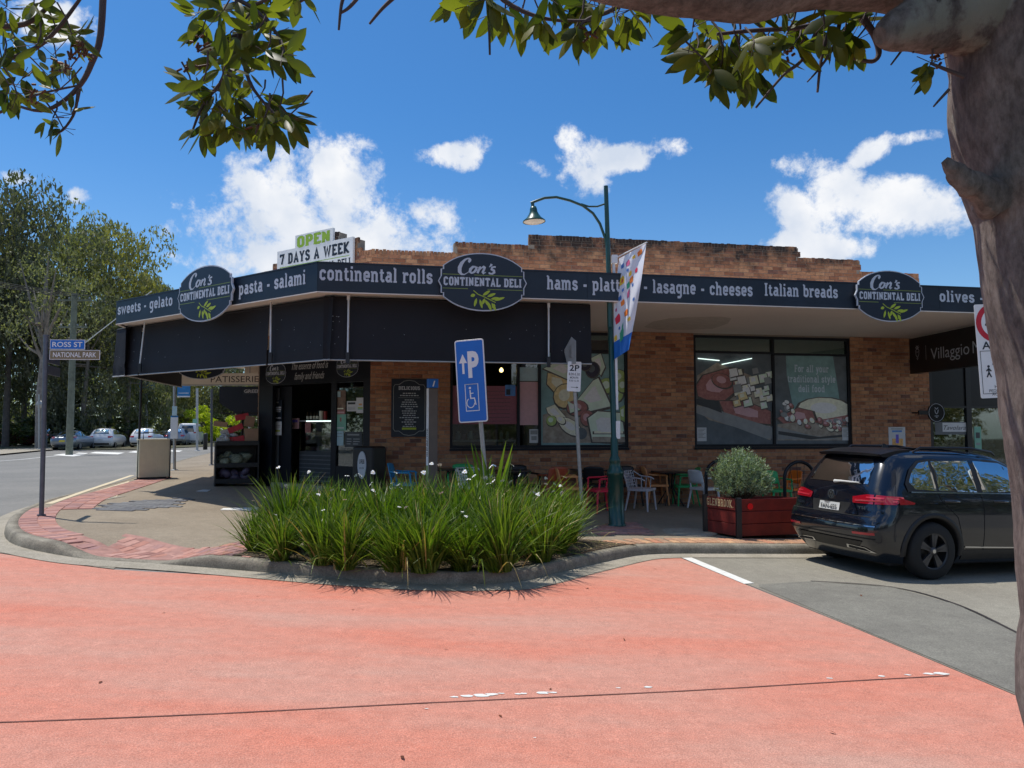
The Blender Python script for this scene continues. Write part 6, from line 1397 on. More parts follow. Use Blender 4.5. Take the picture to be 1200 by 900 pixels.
# ------------------------------------------------------------------ planter, rosemary, hoop racks
pa = ground_at(827, 624, zpath); pb = ground_at(866, 631.5, zpath); pc = ground_at(938, 631, zpath)
dirF = (pc - pb); dirF.z = 0; LF = dirF.length + .25; dirF.normalize(); dirS = (pa - pb); dirS.z = 0; LS = dirS.length * 1.0; dirS.normalize()
zt = lift(pb, 866, 585).z; zb0 = min(pa.z, pb.z, pc.z) - .03
e = empty('planter_box', pb, 0, 'red timber planter box lettered GLENBROOK with a rosemary bush, behind the dark car', 'planter')
pf = Plane(Vector((pb.x, pb.y, 0)), dirF); psd = Plane(Vector((pb.x, pb.y, 0)) + dirS * LS, -dirS)
hh = (zt - pb.z - .03) / 3
for i in range(3):
    for pl_, L_ in ((pf, LF), (psd, LS)):
        z0_ = pb.z + .03 + i * hh; g = MB(pl_.M); g.box(0.02, L_ - (0.02), z0_ + .004, z0_ + hh - .004, -.04, random.uniform(-.003, .003), 'timber_red'); keep(g.build('plank', bevel=.004), e)
back = pb + dirS * LS; g = MB(Plane(Vector((back.x, back.y, 0)), dirF).M); g.box(0, LF, pb.z, zt - .04, -.04, 0, 'timber_red'); keep(g.build('rear_board'), e)
fr_ = pb + dirF * LF; g = MB(Plane(Vector((fr_.x, fr_.y, 0)), dirS).M); g.box(0, LS, pb.z, zt - .04, -.0, .04, 'timber_red'); keep(g.build('end_board'), e)
g = MB(); c4 = [pb + dirF*.05 + dirS*.05, pb + dirF*(LF-.05) + dirS*.05, pb + dirF*(LF-.05) + dirS*(LS-.05), pb + dirF*.05 + dirS*(LS-.05)]; g.add([(p.x, p.y, zt - .12) for p in c4], [(0, 1, 2, 3)], 'soil'); keep(g.build('soil'), e)
for q in (pb, back): g = MB(Matrix.Translation(q)); g.box(-.04, .04, -.045, .035, -.02, zt - pb.z + .02, 'black_metal'); keep(g.build('corner_post', bevel=.005), e)
zl = pb.z + .03 + 2 * hh; g = MB(psd.M); g.box(.03, LS - .06, zl + .02, zl + hh - .03, .003, .012, 'timber_red'); slab(g, 'GLENBROOK.', .05, zl + hh*.26, hh * .62, 'gold', .014, width=LS - .14, T=.95) if all(c in SL for c in 'GLENBROOK.') else sans(g, 'GLENBROOK', .05, zl + hh*.26, hh*.6, 'gold', .014, width=LS - .14, bold=.02); keep(g.build('name_board'), e)
# small red reflector on the front board
mat('reflector', (.8, .02, .02), .3); s_, z_ = pf.sz(879, 593.5); g = MB(pf.M @ Matrix.Translation((s_, z_, 0))); g.prism([(.05*math.cos(2*math.pi*i/12), .05*math.sin(2*math.pi*i/12)) for i in range(12)], .002, .01, 'reflector'); keep(g.build('reflector'), e)
leafmat('rosemary_leaf', (.15, .21, .11), (.36, .44, .30), trans=.2, rough=.6)
def bush(name, cen, rx, ry, rz_, n, m, label, cat, lsz=.03, seed=1, spiky=True):
    random.seed(seed); e = empty(name, (cen.x, cen.y, cen.z - rz_), 0, label, cat); g = MB(); st = MB(); ns = int(n / 34)
    for i in range(ns):
        th = random.uniform(0, 2*math.pi); ph = math.acos(random.uniform(-.35, 1)); d = Vector((math.sin(ph)*math.cos(th), math.sin(ph)*math.sin(th), math.cos(ph)))
        lump = .86 + .42 * noise.noise(d * 2.2 + Vector((seed, 0, 0))) + random.uniform(-.05, .16)
        tip = Vector((d.x*rx, d.y*ry, d.z*rz_)) * lump; b0_ = Vector((tip.x*.35, tip.y*.35, -rz_*.7)); tipd = (tip - b0_).normalized()
        if i % 5 == 0: st.tube([cen + b0_*.3 + Vector((0, 0, -rz_*.6)), cen + b0_.lerp(tip, .5), cen + tip], [.012, .007, .003], 4, 'bark_thin' if 'bark_thin' in M else 'totem_tan')
        for k in range(34):
            t = random.uniform(.45, 1.0); p = cen + b0_.lerp(tip, t) + Vector([random.gauss(0, .016) for _ in range(3)]); dd = (tipd * random.uniform(.5, 1.2) + Vector([random.gauss(0, .55) for _ in range(3)])).normalized(); sd_ = dd.cross(Vector([random.gauss(0, 1) for _ in range(3)])).normalized() * lsz * .16
            L_ = lsz * random.uniform(.7, 1.3); g.add([p - sd_, p + sd_, p + dd*L_ + sd_*.4, p + dd*L_ - sd_*.4], [(0, 1, 2, 3)], m)
    f = keep(g.build('foliage'), e); f['kind'] = 'stuff'
    if st.v: keep(st.build('stem'), e)
    return e
mat('bark_thin', (.12, .08, .05), .9)
bcen = (pb + back)/2 + dirF * .42; bz = zt; cpx = lift(bcen, 868, 566); bcen.x = cpx.x - .0; bcen.z = zt + .30
bush('rosemary_bush', bcen, 34*bcen.y/F, .36, 34*bcen.y/F, 17000, 'rosemary_leaf', 'grey green rosemary bush growing in the red planter box', 'shrub', lsz=.04, seed=4)
def hoop(px, pyb, wpx, hpx, lb_):
    b_ = ground_at(px, pyb, zpath); k = b_.y / F; r_ = wpx * k / 2; H_ = hpx * k; e = empty('hoop_rack', b_, R(10), lb_, 'bike rack', 'hoop racks beside the planter')
    pts = [(-r_, 0, 0), (-r_, 0, H_ - r_)] + [(-r_*math.cos(R(a)), 0, H_ - r_ + r_*math.sin(R(a))) for a in range(12, 180, 12)] + [(r_, 0, H_ - r_), (r_, 0, 0)]
    g = MB(); g.tube(pts, .034, 10, 'black_shiny'); g.build('hoop', parent=e)
    g = MB()
    for a in (50, 80, 110): g.tube([(-r_*math.cos(R(a)), 0, H_ - r_ + r_*math.sin(R(a))), (-r_*.5*math.cos(R(a)), 0, .35)], .005, 5, 'black_metal')
    g.build('spoke', parent=e); 
    for s in (-1, 1): g = MB(); g.lathe([(0, .012), (.07, .012), (.07, 0)], 12, 'black_metal', c=(s*r_, 0)); g.build('foot', parent=e)
hoop(846, 604, 38, 64, 'black steel hoop rack left of the rosemary bush'); hoop(938, 608, 38, 66, 'black steel hoop rack between the planter and the car')
# ------------------------------------------------------------------ cars
mat('car_dark', (.0045, .0065, .013), .22, metal=.25, coat=1.0, var=.03); mat('car_silver', (.22, .25, .29), .3, metal=.6, coat=.8, var=.04); mat('car_white', (.70, .71, .72), .3, coat=.8, var=.03); mat('car_maroon', (.16, .02, .03), .3, coat=.8)
mat('tail_red', (.28, .004, .012), .12, coat=1.0, emit=(.8, .02, .04, .03)); mat('tail_bright', (.50, .03, .05), .1, coat=1.0, emit=(1, .1, .12, .04)); mat('chrome', (.55, .56, .58), .16, metal=1.0, var=.02); mat('trim', (.012, .012, .013), .55); mat('rim_dark', (.07, .07, .075), .35, metal=.5); mat('rim_silver', (.45, .46, .48), .3, metal=.8); mat('plate_white', (.62, .62, .58), .5); mat('plate_yellow', (.75, .55, .03), .5); mat('well', (.006, .006, .006), .9); mat('head_glass', (.6, .62, .65), .1, coat=1)
def interp(tab, z):
    if z <= tab[0][0]: return tab[0][1]
    for (a, va), (b, vb) in zip(tab[:-1], tab[1:]):
        if z <= b: t = (z - a) / (b - a); t = t*t*(3-2*t)*.35 + t*.65; return va + (vb - va) * t
    return tab[-1][1]
class CarShape:
    def __init__(s, xr, xf, w, H, rc=.34, z0=.22): s.xr, s.xf, s.w, s.H, s.rc, s.z0 = xr, xf, w, H, rc, z0
    def half(s, x, z):
        """half width at x, z (0 outside)"""
        a, b = interp(s.xr, z), interp(s.xf, z); w = interp(s.w, z); rc = s.rc; ry = rc * .62
        mid = (a + b) / 2; w -= .035 * ((x - mid) / ((b - a) / 2)) ** 2
        if x < a + rc: t = max(0, min(1, (a + rc - x) / rc)); return w - ry * (1 - math.sqrt(max(0, 1 - t*t)))
        if x > b - rc * 1.5: t = max(0, min(1, (x - b + rc*1.5) / (rc*1.5))); return w - ry*1.3 * (1 - math.sqrt(max(0, 1 - t*t)))
        return w
    def rear(s, y, z):
        a = interp(s.xr, z); w = interp(s.w, z) - .035; ry = s.rc * .62; yi = w - ry; y = abs(y)
        bow = -.05 * (1 - min(1, y / w) ** 2)
        if y <= yi: return a + bow
        t = min(1, (y - yi) / ry); return a + bow + s.rc * (1 - math.sqrt(max(0, 1 - t*t)))
    def outline(s, z, n=9):
        a, b = interp(s.xr, z), interp(s.xf, z); w = interp(s.w, z); pts = []
        yi = w - .035 - s.rc * .62; ny = 5
        for i in range(ny): y = yi * i / ny; pts.append((s.rear(y, z), y))
        for i in range(n + 1): t = math.pi/2 * i / n; y = yi + s.rc*.62*math.sin(t); pts.append((s.rear(y, z), y))
        x0_, x1_ = a + s.rc, b - s.rc*1.5
        for i in range(1, 12): x = x0_ + (x1_ - x0_) * i / 12; pts.append((x, s.half(x, z)))
        for i in range(n + 1): t = math.pi/2 * i / n; x = x1_ + s.rc*1.5*math.sin(t); wy = w - .035 - s.rc*.62*1.3*(1-math.cos(t)); pts.append((x, wy))
        xe, ye = pts[-1]
        for i in range(1, 5): pts.append((xe + .05 * (1 - (1 - i/4)**2), ye * (1 - i/4)))
        return pts
    def body(s, m, zs, wells):
        rows = []
        for z in zs:
            h = s.outline(z); full = [(x, y) for x, y in h] + [(x, -y) for x, y in h[1:-1][::-1]]; rows.append([(x, y, z) for x, y in full])
        n = len(rows[0]); vs = [v for r_ in rows for v in r_]; fs = [(i*n+j, (i+1)*n+j, (i+1)*n+(j+1) % n, i*n+(j+1) % n) for i in range(len(rows)-1) for j in range(n)]
        fs.append(tuple(range(n))); fs.append(tuple(range((len(rows)-1)*n, len(rows)*n))[::-1])
        bm = bmesh.new(); bv = [bm.verts.new(v) for v in vs]
        for f in fs: bm.faces.new([bv[i] for i in f])
        bmesh.ops.recalc_face_normals(bm, faces=bm.faces[:]); me = bpy.data.meshes.new('body'); bm.to_mesh(me); bm.free(); me.materials.append(MATS[m]); me.materials.append(MATS['well'])
        o = bpy.data.objects.new('body', me); COL.objects.link(o)
        if wells:
            g = MB()
            for (wx, r_) in wells:
                for sy in (-1, 1):
                    g.tube([(wx, sy * .58, .36), (wx, sy * 1.2, .36)], r_, 32, 'well', smooth=True)
            c = g.build('cutter'); bq = bmesh.new(); bq.from_mesh(c.data); bmesh.ops.remove_doubles(bq, verts=bq.verts[:], dist=.0005); bmesh.ops.recalc_face_normals(bq, faces=bq.faces[:]); bq.to_mesh(c.data); bq.free(); md = o.modifiers.new('b', 'BOOLEAN'); md.object = c; md.operation = 'DIFFERENCE'; md.solver = 'EXACT'
            dg = bpy.context.evaluated_depsgraph_get(); me2 = bpy.data.meshes.new_from_object(o.evaluated_get(dg)); o.modifiers.clear(); o.data = me2; bpy.data.objects.remove(c)
            bmx = bmesh.new(); bmx.from_mesh(me2)
            for f in bmx.faces: f.smooth = True
            bmx.to_mesh(me2); bmx.free()
            try: me2.set_sharp_from_angle(angle=R(38))
            except Exception: pass
        else:
            for p in me.polygons: p.use_smooth = True
        return o
    def side_patch(s, mb, poly, m, off=.006, sy=-1, sub=.09, dens=None):
        """poly in (x,z), laid on the flank"""
        P_ = []
        for i, (a, b) in enumerate(poly):
            c, d = poly[(i+1) % len(poly)]; L_ = math.hypot(c-a, d-b); k = max(1, int(L_ / sub))
            for j in range(k): P_.append((a + (c-a)*j/k, b + (d-b)*j/k))
        bm = bmesh.new(); vs = [bm.verts.new((x, 0, z)) for x, z in P_]; f = bm.faces.new(vs); bmesh.ops.triangulate(bm, faces=[f])
        lo = min(p[0] for p in P_); hi = max(p[0] for p in P_); x = lo + sub
        while x < hi: bmesh.ops.bisect_plane(bm, geom=bm.verts[:]+bm.edges[:]+bm.faces[:], plane_co=(x, 0, 0), plane_no=(1, 0, 0)); x += sub
        lo = min(p[1] for p in P_); hi = max(p[1] for p in P_); z = lo + sub
        while z < hi: bmesh.ops.bisect_plane(bm, geom=bm.verts[:]+bm.edges[:]+bm.faces[:], plane_co=(0, 0, z), plane_no=(0, 0, 1)); z += sub
        bm.verts.index_update(); mb.add([(v.co.x, sy * (s.half(v.co.x, v.co.z) + off), v.co.z) for v in bm.verts], [[v.index for v in f.verts] for f in bm.faces], m, True); bm.free()
    def rear_patch(s, mb, poly, m, off=.006, sub=.07):
        P_ = []
        for i, (a, b) in enumerate(poly):
            c, d = poly[(i+1) % len(poly)]; L_ = math.hypot(c-a, d-b); k = max(1, int(L_ / sub))
            for j in range(k): P_.append((a + (c-a)*j/k, b + (d-b)*j/k))
        bm = bmesh.new(); vs = [bm.verts.new((0, y, z)) for y, z in P_]; f = bm.faces.new(vs); bmesh.ops.triangulate(bm, faces=[f])
        for ax in (1, 2):
            k_ = [p[ax-1] for p in P_]; q = min(k_) + sub
            while q < max(k_): co = [0, 0, 0]; co[ax] = q; no = [0, 0, 0]; no[ax] = 1; bmesh.ops.bisect_plane(bm, geom=bm.verts[:]+bm.edges[:]+bm.faces[:], plane_co=co, plane_no=no); q += sub
        bm.verts.index_update()
        def pos(y, z):
            x = s.rear(y, z); e_ = .01; n_ = Vector((-1, (s.rear(y+e_, z) - s.rear(y-e_, z)) / (2*e_), (s.rear(y, z+e_) - s.rear(y, z-e_)) / (2*e_))); n_.normalize(); return Vector((x, y, z)) + n_ * off
        mb.add([pos(v.co.y, v.co.z) for v in bm.verts], [[v.index for v in f.verts] for f in bm.faces], m, True); bm.free()
def wheel(parent, x, y, r_, rimm, side, detail=True):
    e = empty('wheel', (x, y, r_)); e.parent = parent
    g = MB(); w = .115; g.lathe([(r_*.62, -w), (r_*.9, -w), (r_*.97, -w*.8), (r_, -w*.5), (r_, w*.5), (r_*.97, w*.8), (r_*.9, w), (r_*.62, w)], 32, 'rubber', ax='y'); g.build('tyre', parent=e)
    g = MB(); o_ = side * w * .82; g.lathe([(r_*.64, -w*.9), (r_*.64, w*.9)], 32, rimm, ax='y'); g.lathe([(r_*.58, o_), (r_*.66, o_ + side*.012)], 32, rimm, ax='y')
    n = 5 if detail else 5
    for i in range(n):
        for d_ in ((-.13, .13) if detail else (0,)):
            a0 = 2*math.pi*i/n + .2; a1 = a0 + d_; ww = .018 if detail else .045
            p0 = (r_*.12*math.cos(a0), r_*.12*math.sin(a0)); p1 = (r_*.62*math.cos(a1), r_*.62*math.sin(a1)); t = Vector((p1[0]-p0[0], p1[1]-p0[1])).normalized(); nn = Vector((-t.y, t.x)) * ww
            vs = []
            for yy_ in (o_ - side*.03, o_ + side*.004): vs += [(p0[0]-nn.x, yy_, p0[1]-nn.y), (p0[0]+nn.x, yy_, p0[1]+nn.y), (p1[0]+nn.x*1.3, yy_, p1[1]+nn.y*1.3), (p1[0]-nn.x*1.3, yy_, p1[1]-nn.y*1.3)]
            g.add(vs, [(0,1,2,3),(7,6,5,4),(0,4,5,1),(1,5,6,2),(2,6,7,3),(3,7,4,0)], rimm)
    g.lathe([(0, o_ + side*.012), (r_*.13, o_ + side*.008), (r_*.15, o_ - side*.02)], 16, rimm, ax='y'); g.build('rim', parent=e)
    g = MB(); g.lathe([(0, -side*.02), (r_*.62, -side*.02)], 24, 'well', ax='y'); g.lathe([(0, side*.015), (r_*.42, side*.015), (r_*.42, 0)], 24, 'trim' , ax='y'); g.build('brake_disc', parent=e)
    if detail: g = MB(); g.lathe([(0, o_ + side*.016), (r_*.07, o_ + side*.015)], 16, 'chrome', ax='y'); g.build('hub_cap', parent=e)
# --- the dark parked suv (x forward from the rear axle)
S = CarShape(xr=[(.2, -.62), (.34, -.74), (.50, -.85), (.62, -.865), (.74, -.83), (.80, -.77), (.95, -.745), (1.08, -.71), (1.16, -.665), (1.30, -.585), (1.42, -.505), (1.52, -.43), (1.58, -.36), (1.62, -.22), (1.64, .15)],
             xf=[(.2, 3.45), (.35, 3.55), (.6, 3.58), (.8, 3.48), (.93, 3.25), (1.0, 2.9), (1.06, 2.45), (1.12, 2.20), (1.3, 1.9), (1.45, 1.66), (1.55, 1.45), (1.60, 1.25), (1.64, .95)],
             w=[(.2, .84), (.34, .90), (.6, .925), (.85, .925), (.98, .905), (1.05, .88), (1.15, .85), (1.35, .785), (1.50, .72), (1.57, .67), (1.61, .60), (1.64, .38)], H=1.64, rc=.30)
zs = [.20, .26, .33, .42, .52, .60, .68, .75, .80, .86, .93, .99, 1.04, 1.09, 1.15, 1.22, 1.30, 1.38, 1.45, 1.51, 1.555, 1.585, 1.61, 1.627, 1.638, 1.643]
cp = ground_at(1087, 678.5); car = empty('parked_car', cp, 0, 'dark blue black parked suv with black wheels, rear towards us, beside the red planter', 'car')
HEAD = R(17); car.rotation_euler = (0, 0, HEAD)
slope = (zroad(cp.x + 1.5*math.cos(HEAD), 0) - zroad(cp.x - .5, 0)) / 2.0
car.rotation_mode = 'XYZ'; car.rotation_euler = (0, -math.atan(slope) * 1.0, HEAD)
TR = .362; ROFF = .80        # wheel radius; axle origin sits at the right rear wheel
car_off = Matrix.Translation((0, ROFF, 0))
b = S.body('car_dark', zs, [(0, TR + .06), (2.68, TR + .06)]); b.parent = car; b.matrix_parent_inverse = car_off
def cpart(g, name, par=None):
    o = g.build(name, parent=par or car)
    if not par: o.matrix_parent_inverse = car_off
    return o
for wx in (0, 2.68):
    for sy in (-1, 1): wheel(car, wx, sy * .80, TR, 'rim_dark', sy); 
for o in car.children:
    if o.name.startswith('wheel'): o.matrix_parent_inverse = car_off
for sy in (-1, 1):
    for wx in (0, 2.68):
        g = MB(); vs = []; n = 20
        for i in range(n + 1):
            a = R(-8 + 196 * i / n); 
            for rr, of in ((TR + .055, -.03), (TR + .058, .012), (TR + .115, .010), (TR + .12, -.005)):
                x = wx + rr * math.cos(a); z = .36 + rr * math.sin(a); vs.append((x, sy * (S.half(x, max(z, .2)) + of), z))
        g.add(vs, [(i*4+j, i*4+j+1, (i+1)*4+j+1, (i+1)*4+j) for i in range(n) for j in range(3)], 'trim', True); cpart(g, 'arch_trim')
    # windows: quarter, rear door, front door
    for poly, nm in (([(-.22, 1.13), (-.30, 1.22), (-.20, 1.36), (-.06, 1.46), (.10, 1.485), (.10, 1.115)], 'quarter_window'), ([(.14, 1.115), (.14, 1.485), (.75, 1.50), (.75, 1.10)], 'rear_door_window'), ([(.84, 1.10), (.84, 1.50), (1.30, 1.475), (1.60, 1.36), (1.98, 1.12)], 'front_door_window')):
        g = MB(); S.side_patch(g, poly, 'car_glass', .004, sy); cpart(g, nm)
    g = MB(); S.side_patch(g, [(-.34, 1.10), (-.36, 1.20), (-.24, 1.38), (-.08, 1.49), (.12, 1.515), (.8, 1.53), (1.32, 1.505), (1.64, 1.385), (2.06, 1.09)], 'trim', .0015, sy); cpart(g, 'window_surround')
    g = MB(); S.side_patch(g, [(-.30, 1.088), (2.08, 1.070), (2.06, 1.085), (-.30, 1.103)], 'chrome', .006, sy); cpart(g, 'window_trim_strip')
    # shut lines
    g = MB()
    for ln in ([(.42, .30), (.44, .55), (.38, .78), (.14, 1.0), (.12, 1.10)], [(.80, .28), (.81, 1.08)], [(1.98, .30), (1.95, .8), (2.02, 1.05)]):
        for (a, b_), (c, d) in zip(ln[:-1], ln[1:]): t = Vector((c-a, d-b_)).normalized() * .0045; S.side_patch(g, [(a - t.y, b_ + t.x), (a + t.y, b_ - t.x), (c + t.y, d - t.x), (c - t.y, d + t.x)], 'well', .002, sy)
    cpart(g, 'shut_line')
    g = MB(); S.side_patch(g, [(-.30, .955), (2.6, .915), (2.6, .925), (-.30, .967)], 'car_dark', .012, sy); S.side_patch(g, [(.50, .40), (2.2, .36), (2.2, .375), (.50, .416)], 'chrome', .008, sy); S.side_patch(g, [(.46, .24), (2.24, .24), (2.24, .36), (.46, .37)], 'trim', .008, sy); cpart(g, 'side_moulding')
    for hx in (.22, 1.02):
        g = MB(); y = S.half(hx, .99); g.tube([(hx - .02, sy * (y - .01), .985), (hx + .01, sy * (y + .03), .988), (hx + .17, sy * (y + .03), .982), (hx + .20, sy * (y - .01), .98)], [.012, .015, .015, .012], 8, 'car_dark'); cpart(g, 'door_handle')
    g = MB(); g.tube([(-.02, sy*.60, 1.60), (.08, sy*.62, 1.655), (.9, sy*.63, 1.665), (1.30, sy*.60, 1.62), (1.38, sy*.58, 1.58)], [.012, .017, .017, .015, .012], 8, 'black_shiny'); cpart(g, 'roof_rail')
    g = MB(); g.box(1.78, 1.98, min(sy*.93, sy*1.12), max(sy*.93, sy*1.12), 1.05, 1.21, 'car_dark'); o = cpart(g, 'wing_mirror'); md = o.modifiers.new('b', 'BEVEL'); md.width = .05; md.segments = 3
    # tail lamp: wraps from tailgate to flank
    g = MB(); S.rear_patch(g, [(sy*.40, .925), (sy*.38, 1.0), (sy*.60, 1.045), (sy*.70, 1.045), (sy*.72, .93)], 'tail_red', .012); S.rear_patch(g, [(sy*.735, .93), (sy*.72, 1.045), (sy*.865, 1.03), (sy*.865, .935)], 'tail_red', .014)
    S.side_patch(g, [(-.70+.19, .94), (-.70+.19, 1.03), (-.28, .965), (-.30, .945)], 'tail_red', .013, sy); S.rear_patch(g, [(sy*.44, .95), (sy*.43, .965), (sy*.86, .985), (sy*.86, .965)], 'tail_bright', .016); S.rear_patch(g, [(sy*.60, 1.0), (sy*.60, 1.015), (sy*.86, 1.015), (sy*.86, .995)], 'tail_bright', .016); cpart(g, 'tail_lamp')
    g = MB(); S.rear_patch(g, [(sy*.50, .545), (sy*.50, .575), (sy*.80, .585), (sy*.80, .555)], 'tail_red', .008); cpart(g, 'rear_reflector')
    g = MB(); S.rear_patch(g, [(sy*.30, .345), (sy*.32, .395), (sy*.62, .385), (sy*.74, .33), (sy*.62, .335)], 'chrome', .012); S.rear_patch(g, [(sy*.34, .352), (sy*.35, .385), (sy*.60, .375), (sy*.68, .34), (sy*.60, .343)], 'well', .016); cpart(g, 'exhaust_trim')
g = MB(); S.rear_patch(g, [(-.55, 1.17), (.55, 1.17), (.50, 1.40), (.42, 1.49), (-.42, 1.49), (-.50, 1.40)], 'car_glass', .005); cpart(g, 'rear_window')
g = MB(); S.rear_patch(g, [(-.45, .33), (.45, .33), (.62, .46), (-.62, .46)], 'trim', .006); S.rear_patch(g, [(-.80, .50), (.80, .50), (.80, .51), (-.80, .51)], 'well', .004); S.rear_patch(g, [(-.80, .655), (.80, .655), (.80, .668), (-.80, .668)], 'chrome', .004); S.rear_patch(g, [(-.78, .765), (.78, .765), (.78, .775), (-.78, .775)], 'well', .004); cpart(g, 'bumper_trim')
g = MB(); S.rear_patch(g, [(-.42, .77), (.42, .77), (.36, .92), (-.36, .92)], 'well', .004); 
for a in (-1, 1): S.rear_patch(g, [(a*.30, .775), (a*.52, .775), (a*.42, .925), (a*.385, .925)][::a], 'car_dark', .014)
cpart(g, 'plate_recess')
g = MB(); S.rear_patch(g, [(-.19, .79), (.19, .79), (.19, .90), (-.19, .90)], 'plate_white', .018); cpart(g, 'number_plate')
px_ = S.rear(0, .84) - .026; g = MB(frame((px_, 0, .84), (0, -1, 0), (-1, 0, 0))); sans(g, 'FAN-65S', 0, -.028, .062, 'print_black', .0, width=.30, bold=.02, center=True); cpart(g, 'plate_lettering')
# round emblem with V over W
px_ = S.rear(0, 1.005) - .018; g = MB(frame((px_, 0, 1.005), (0, -1, 0), (-1, 0, .12))); n = 28; g.prism([(.062*math.cos(2*math.pi*i/n), .062*math.sin(2*math.pi*i/n)) for i in range(n)], -.01, .002, 'chrome'); g.prism([(.053*math.cos(2*math.pi*i/n), .053*math.sin(2*math.pi*i/n)) for i in range(n)], .002, .003, 'well')
for pts in ([(-.026, .046), (0, .006), (.026, .046)], [(-.05, .018), (-.022, -.045), (0, -.004), (.022, -.045), (.05, .018)]): g.stroke(pts, .011, .005, 'chrome')
cpart(g, 'emblem')
g = MB(); g.tube([(S.rear(.02, 1.2) - .03, .02, 1.175), (S.rear(-.12, 1.19) - .04, -.12, 1.185), (S.rear(-.42, 1.2) - .03, -.42, 1.185)], [.022, .014, .006], 8, 'plate_white'); cpart(g, 'rear_wiper')  # wiper coloured white to stand in for sunlight on it
for (y_, z_, t_, w_) in ((.60, .835, 'TIGUAN', .14), (-.56, .86, 'TSI', .13)):
    x_ = S.rear(y_, z_) - .014; g = MB(frame((x_, y_, z_), Vector((0, -1, 0)), Vector((-1, 0, 0)))); sans(g, t_, 0, 0, .032, 'chrome', .0, width=w_, bold=.03, center=True); cpart(g, 'badge')
# spoiler
g = MB(); vs = []; n = 12
for i in range(n + 1):
    y = -.58 + 1.16 * i / n; bw = .10 * (abs(y)/.58)**2
    for (dx, dz) in ((-.62, 1.575), (-.58, 1.54), (-.34, 1.55), (-.12, 1.645), (-.36, 1.632)): vs.append((dx + bw, y, dz - .03*(abs(y)/.66)**3))
g.add(vs, [(i*5+j, i*5+(j+1) % 5, (i+1)*5+(j+1) % 5, (i+1)*5+j) for i in range(n) for j in range(5)] + [(0, 1, 2, 3, 4), tuple(n*5 + q for q in (4, 3, 2, 1, 0))], 'black_shiny', False); cpart(g, 'roof_spoiler')
g = MB(); g.add([(.05, -.012, 1.64), (.17, -.02, 1.64), (.17, .02, 1.64), (.05, .012, 1.64), (.06, 0, 1.70), (.10, 0, 1.695)], [(0, 1, 5, 4), (3, 4, 5, 2), (1, 2, 5), (0, 4, 3)], 'trim'); cpart(g, 'antenna')
g = MB(); g.box(.15, 1.15, -.42, .42, 1.6435, 1.648, 'black_shiny'); cpart(g, 'sunroof')
g = MB(); g.box(-.55, 3.2, -.75, .75, .17, .30, 'well'); cpart(g, 'underbody')

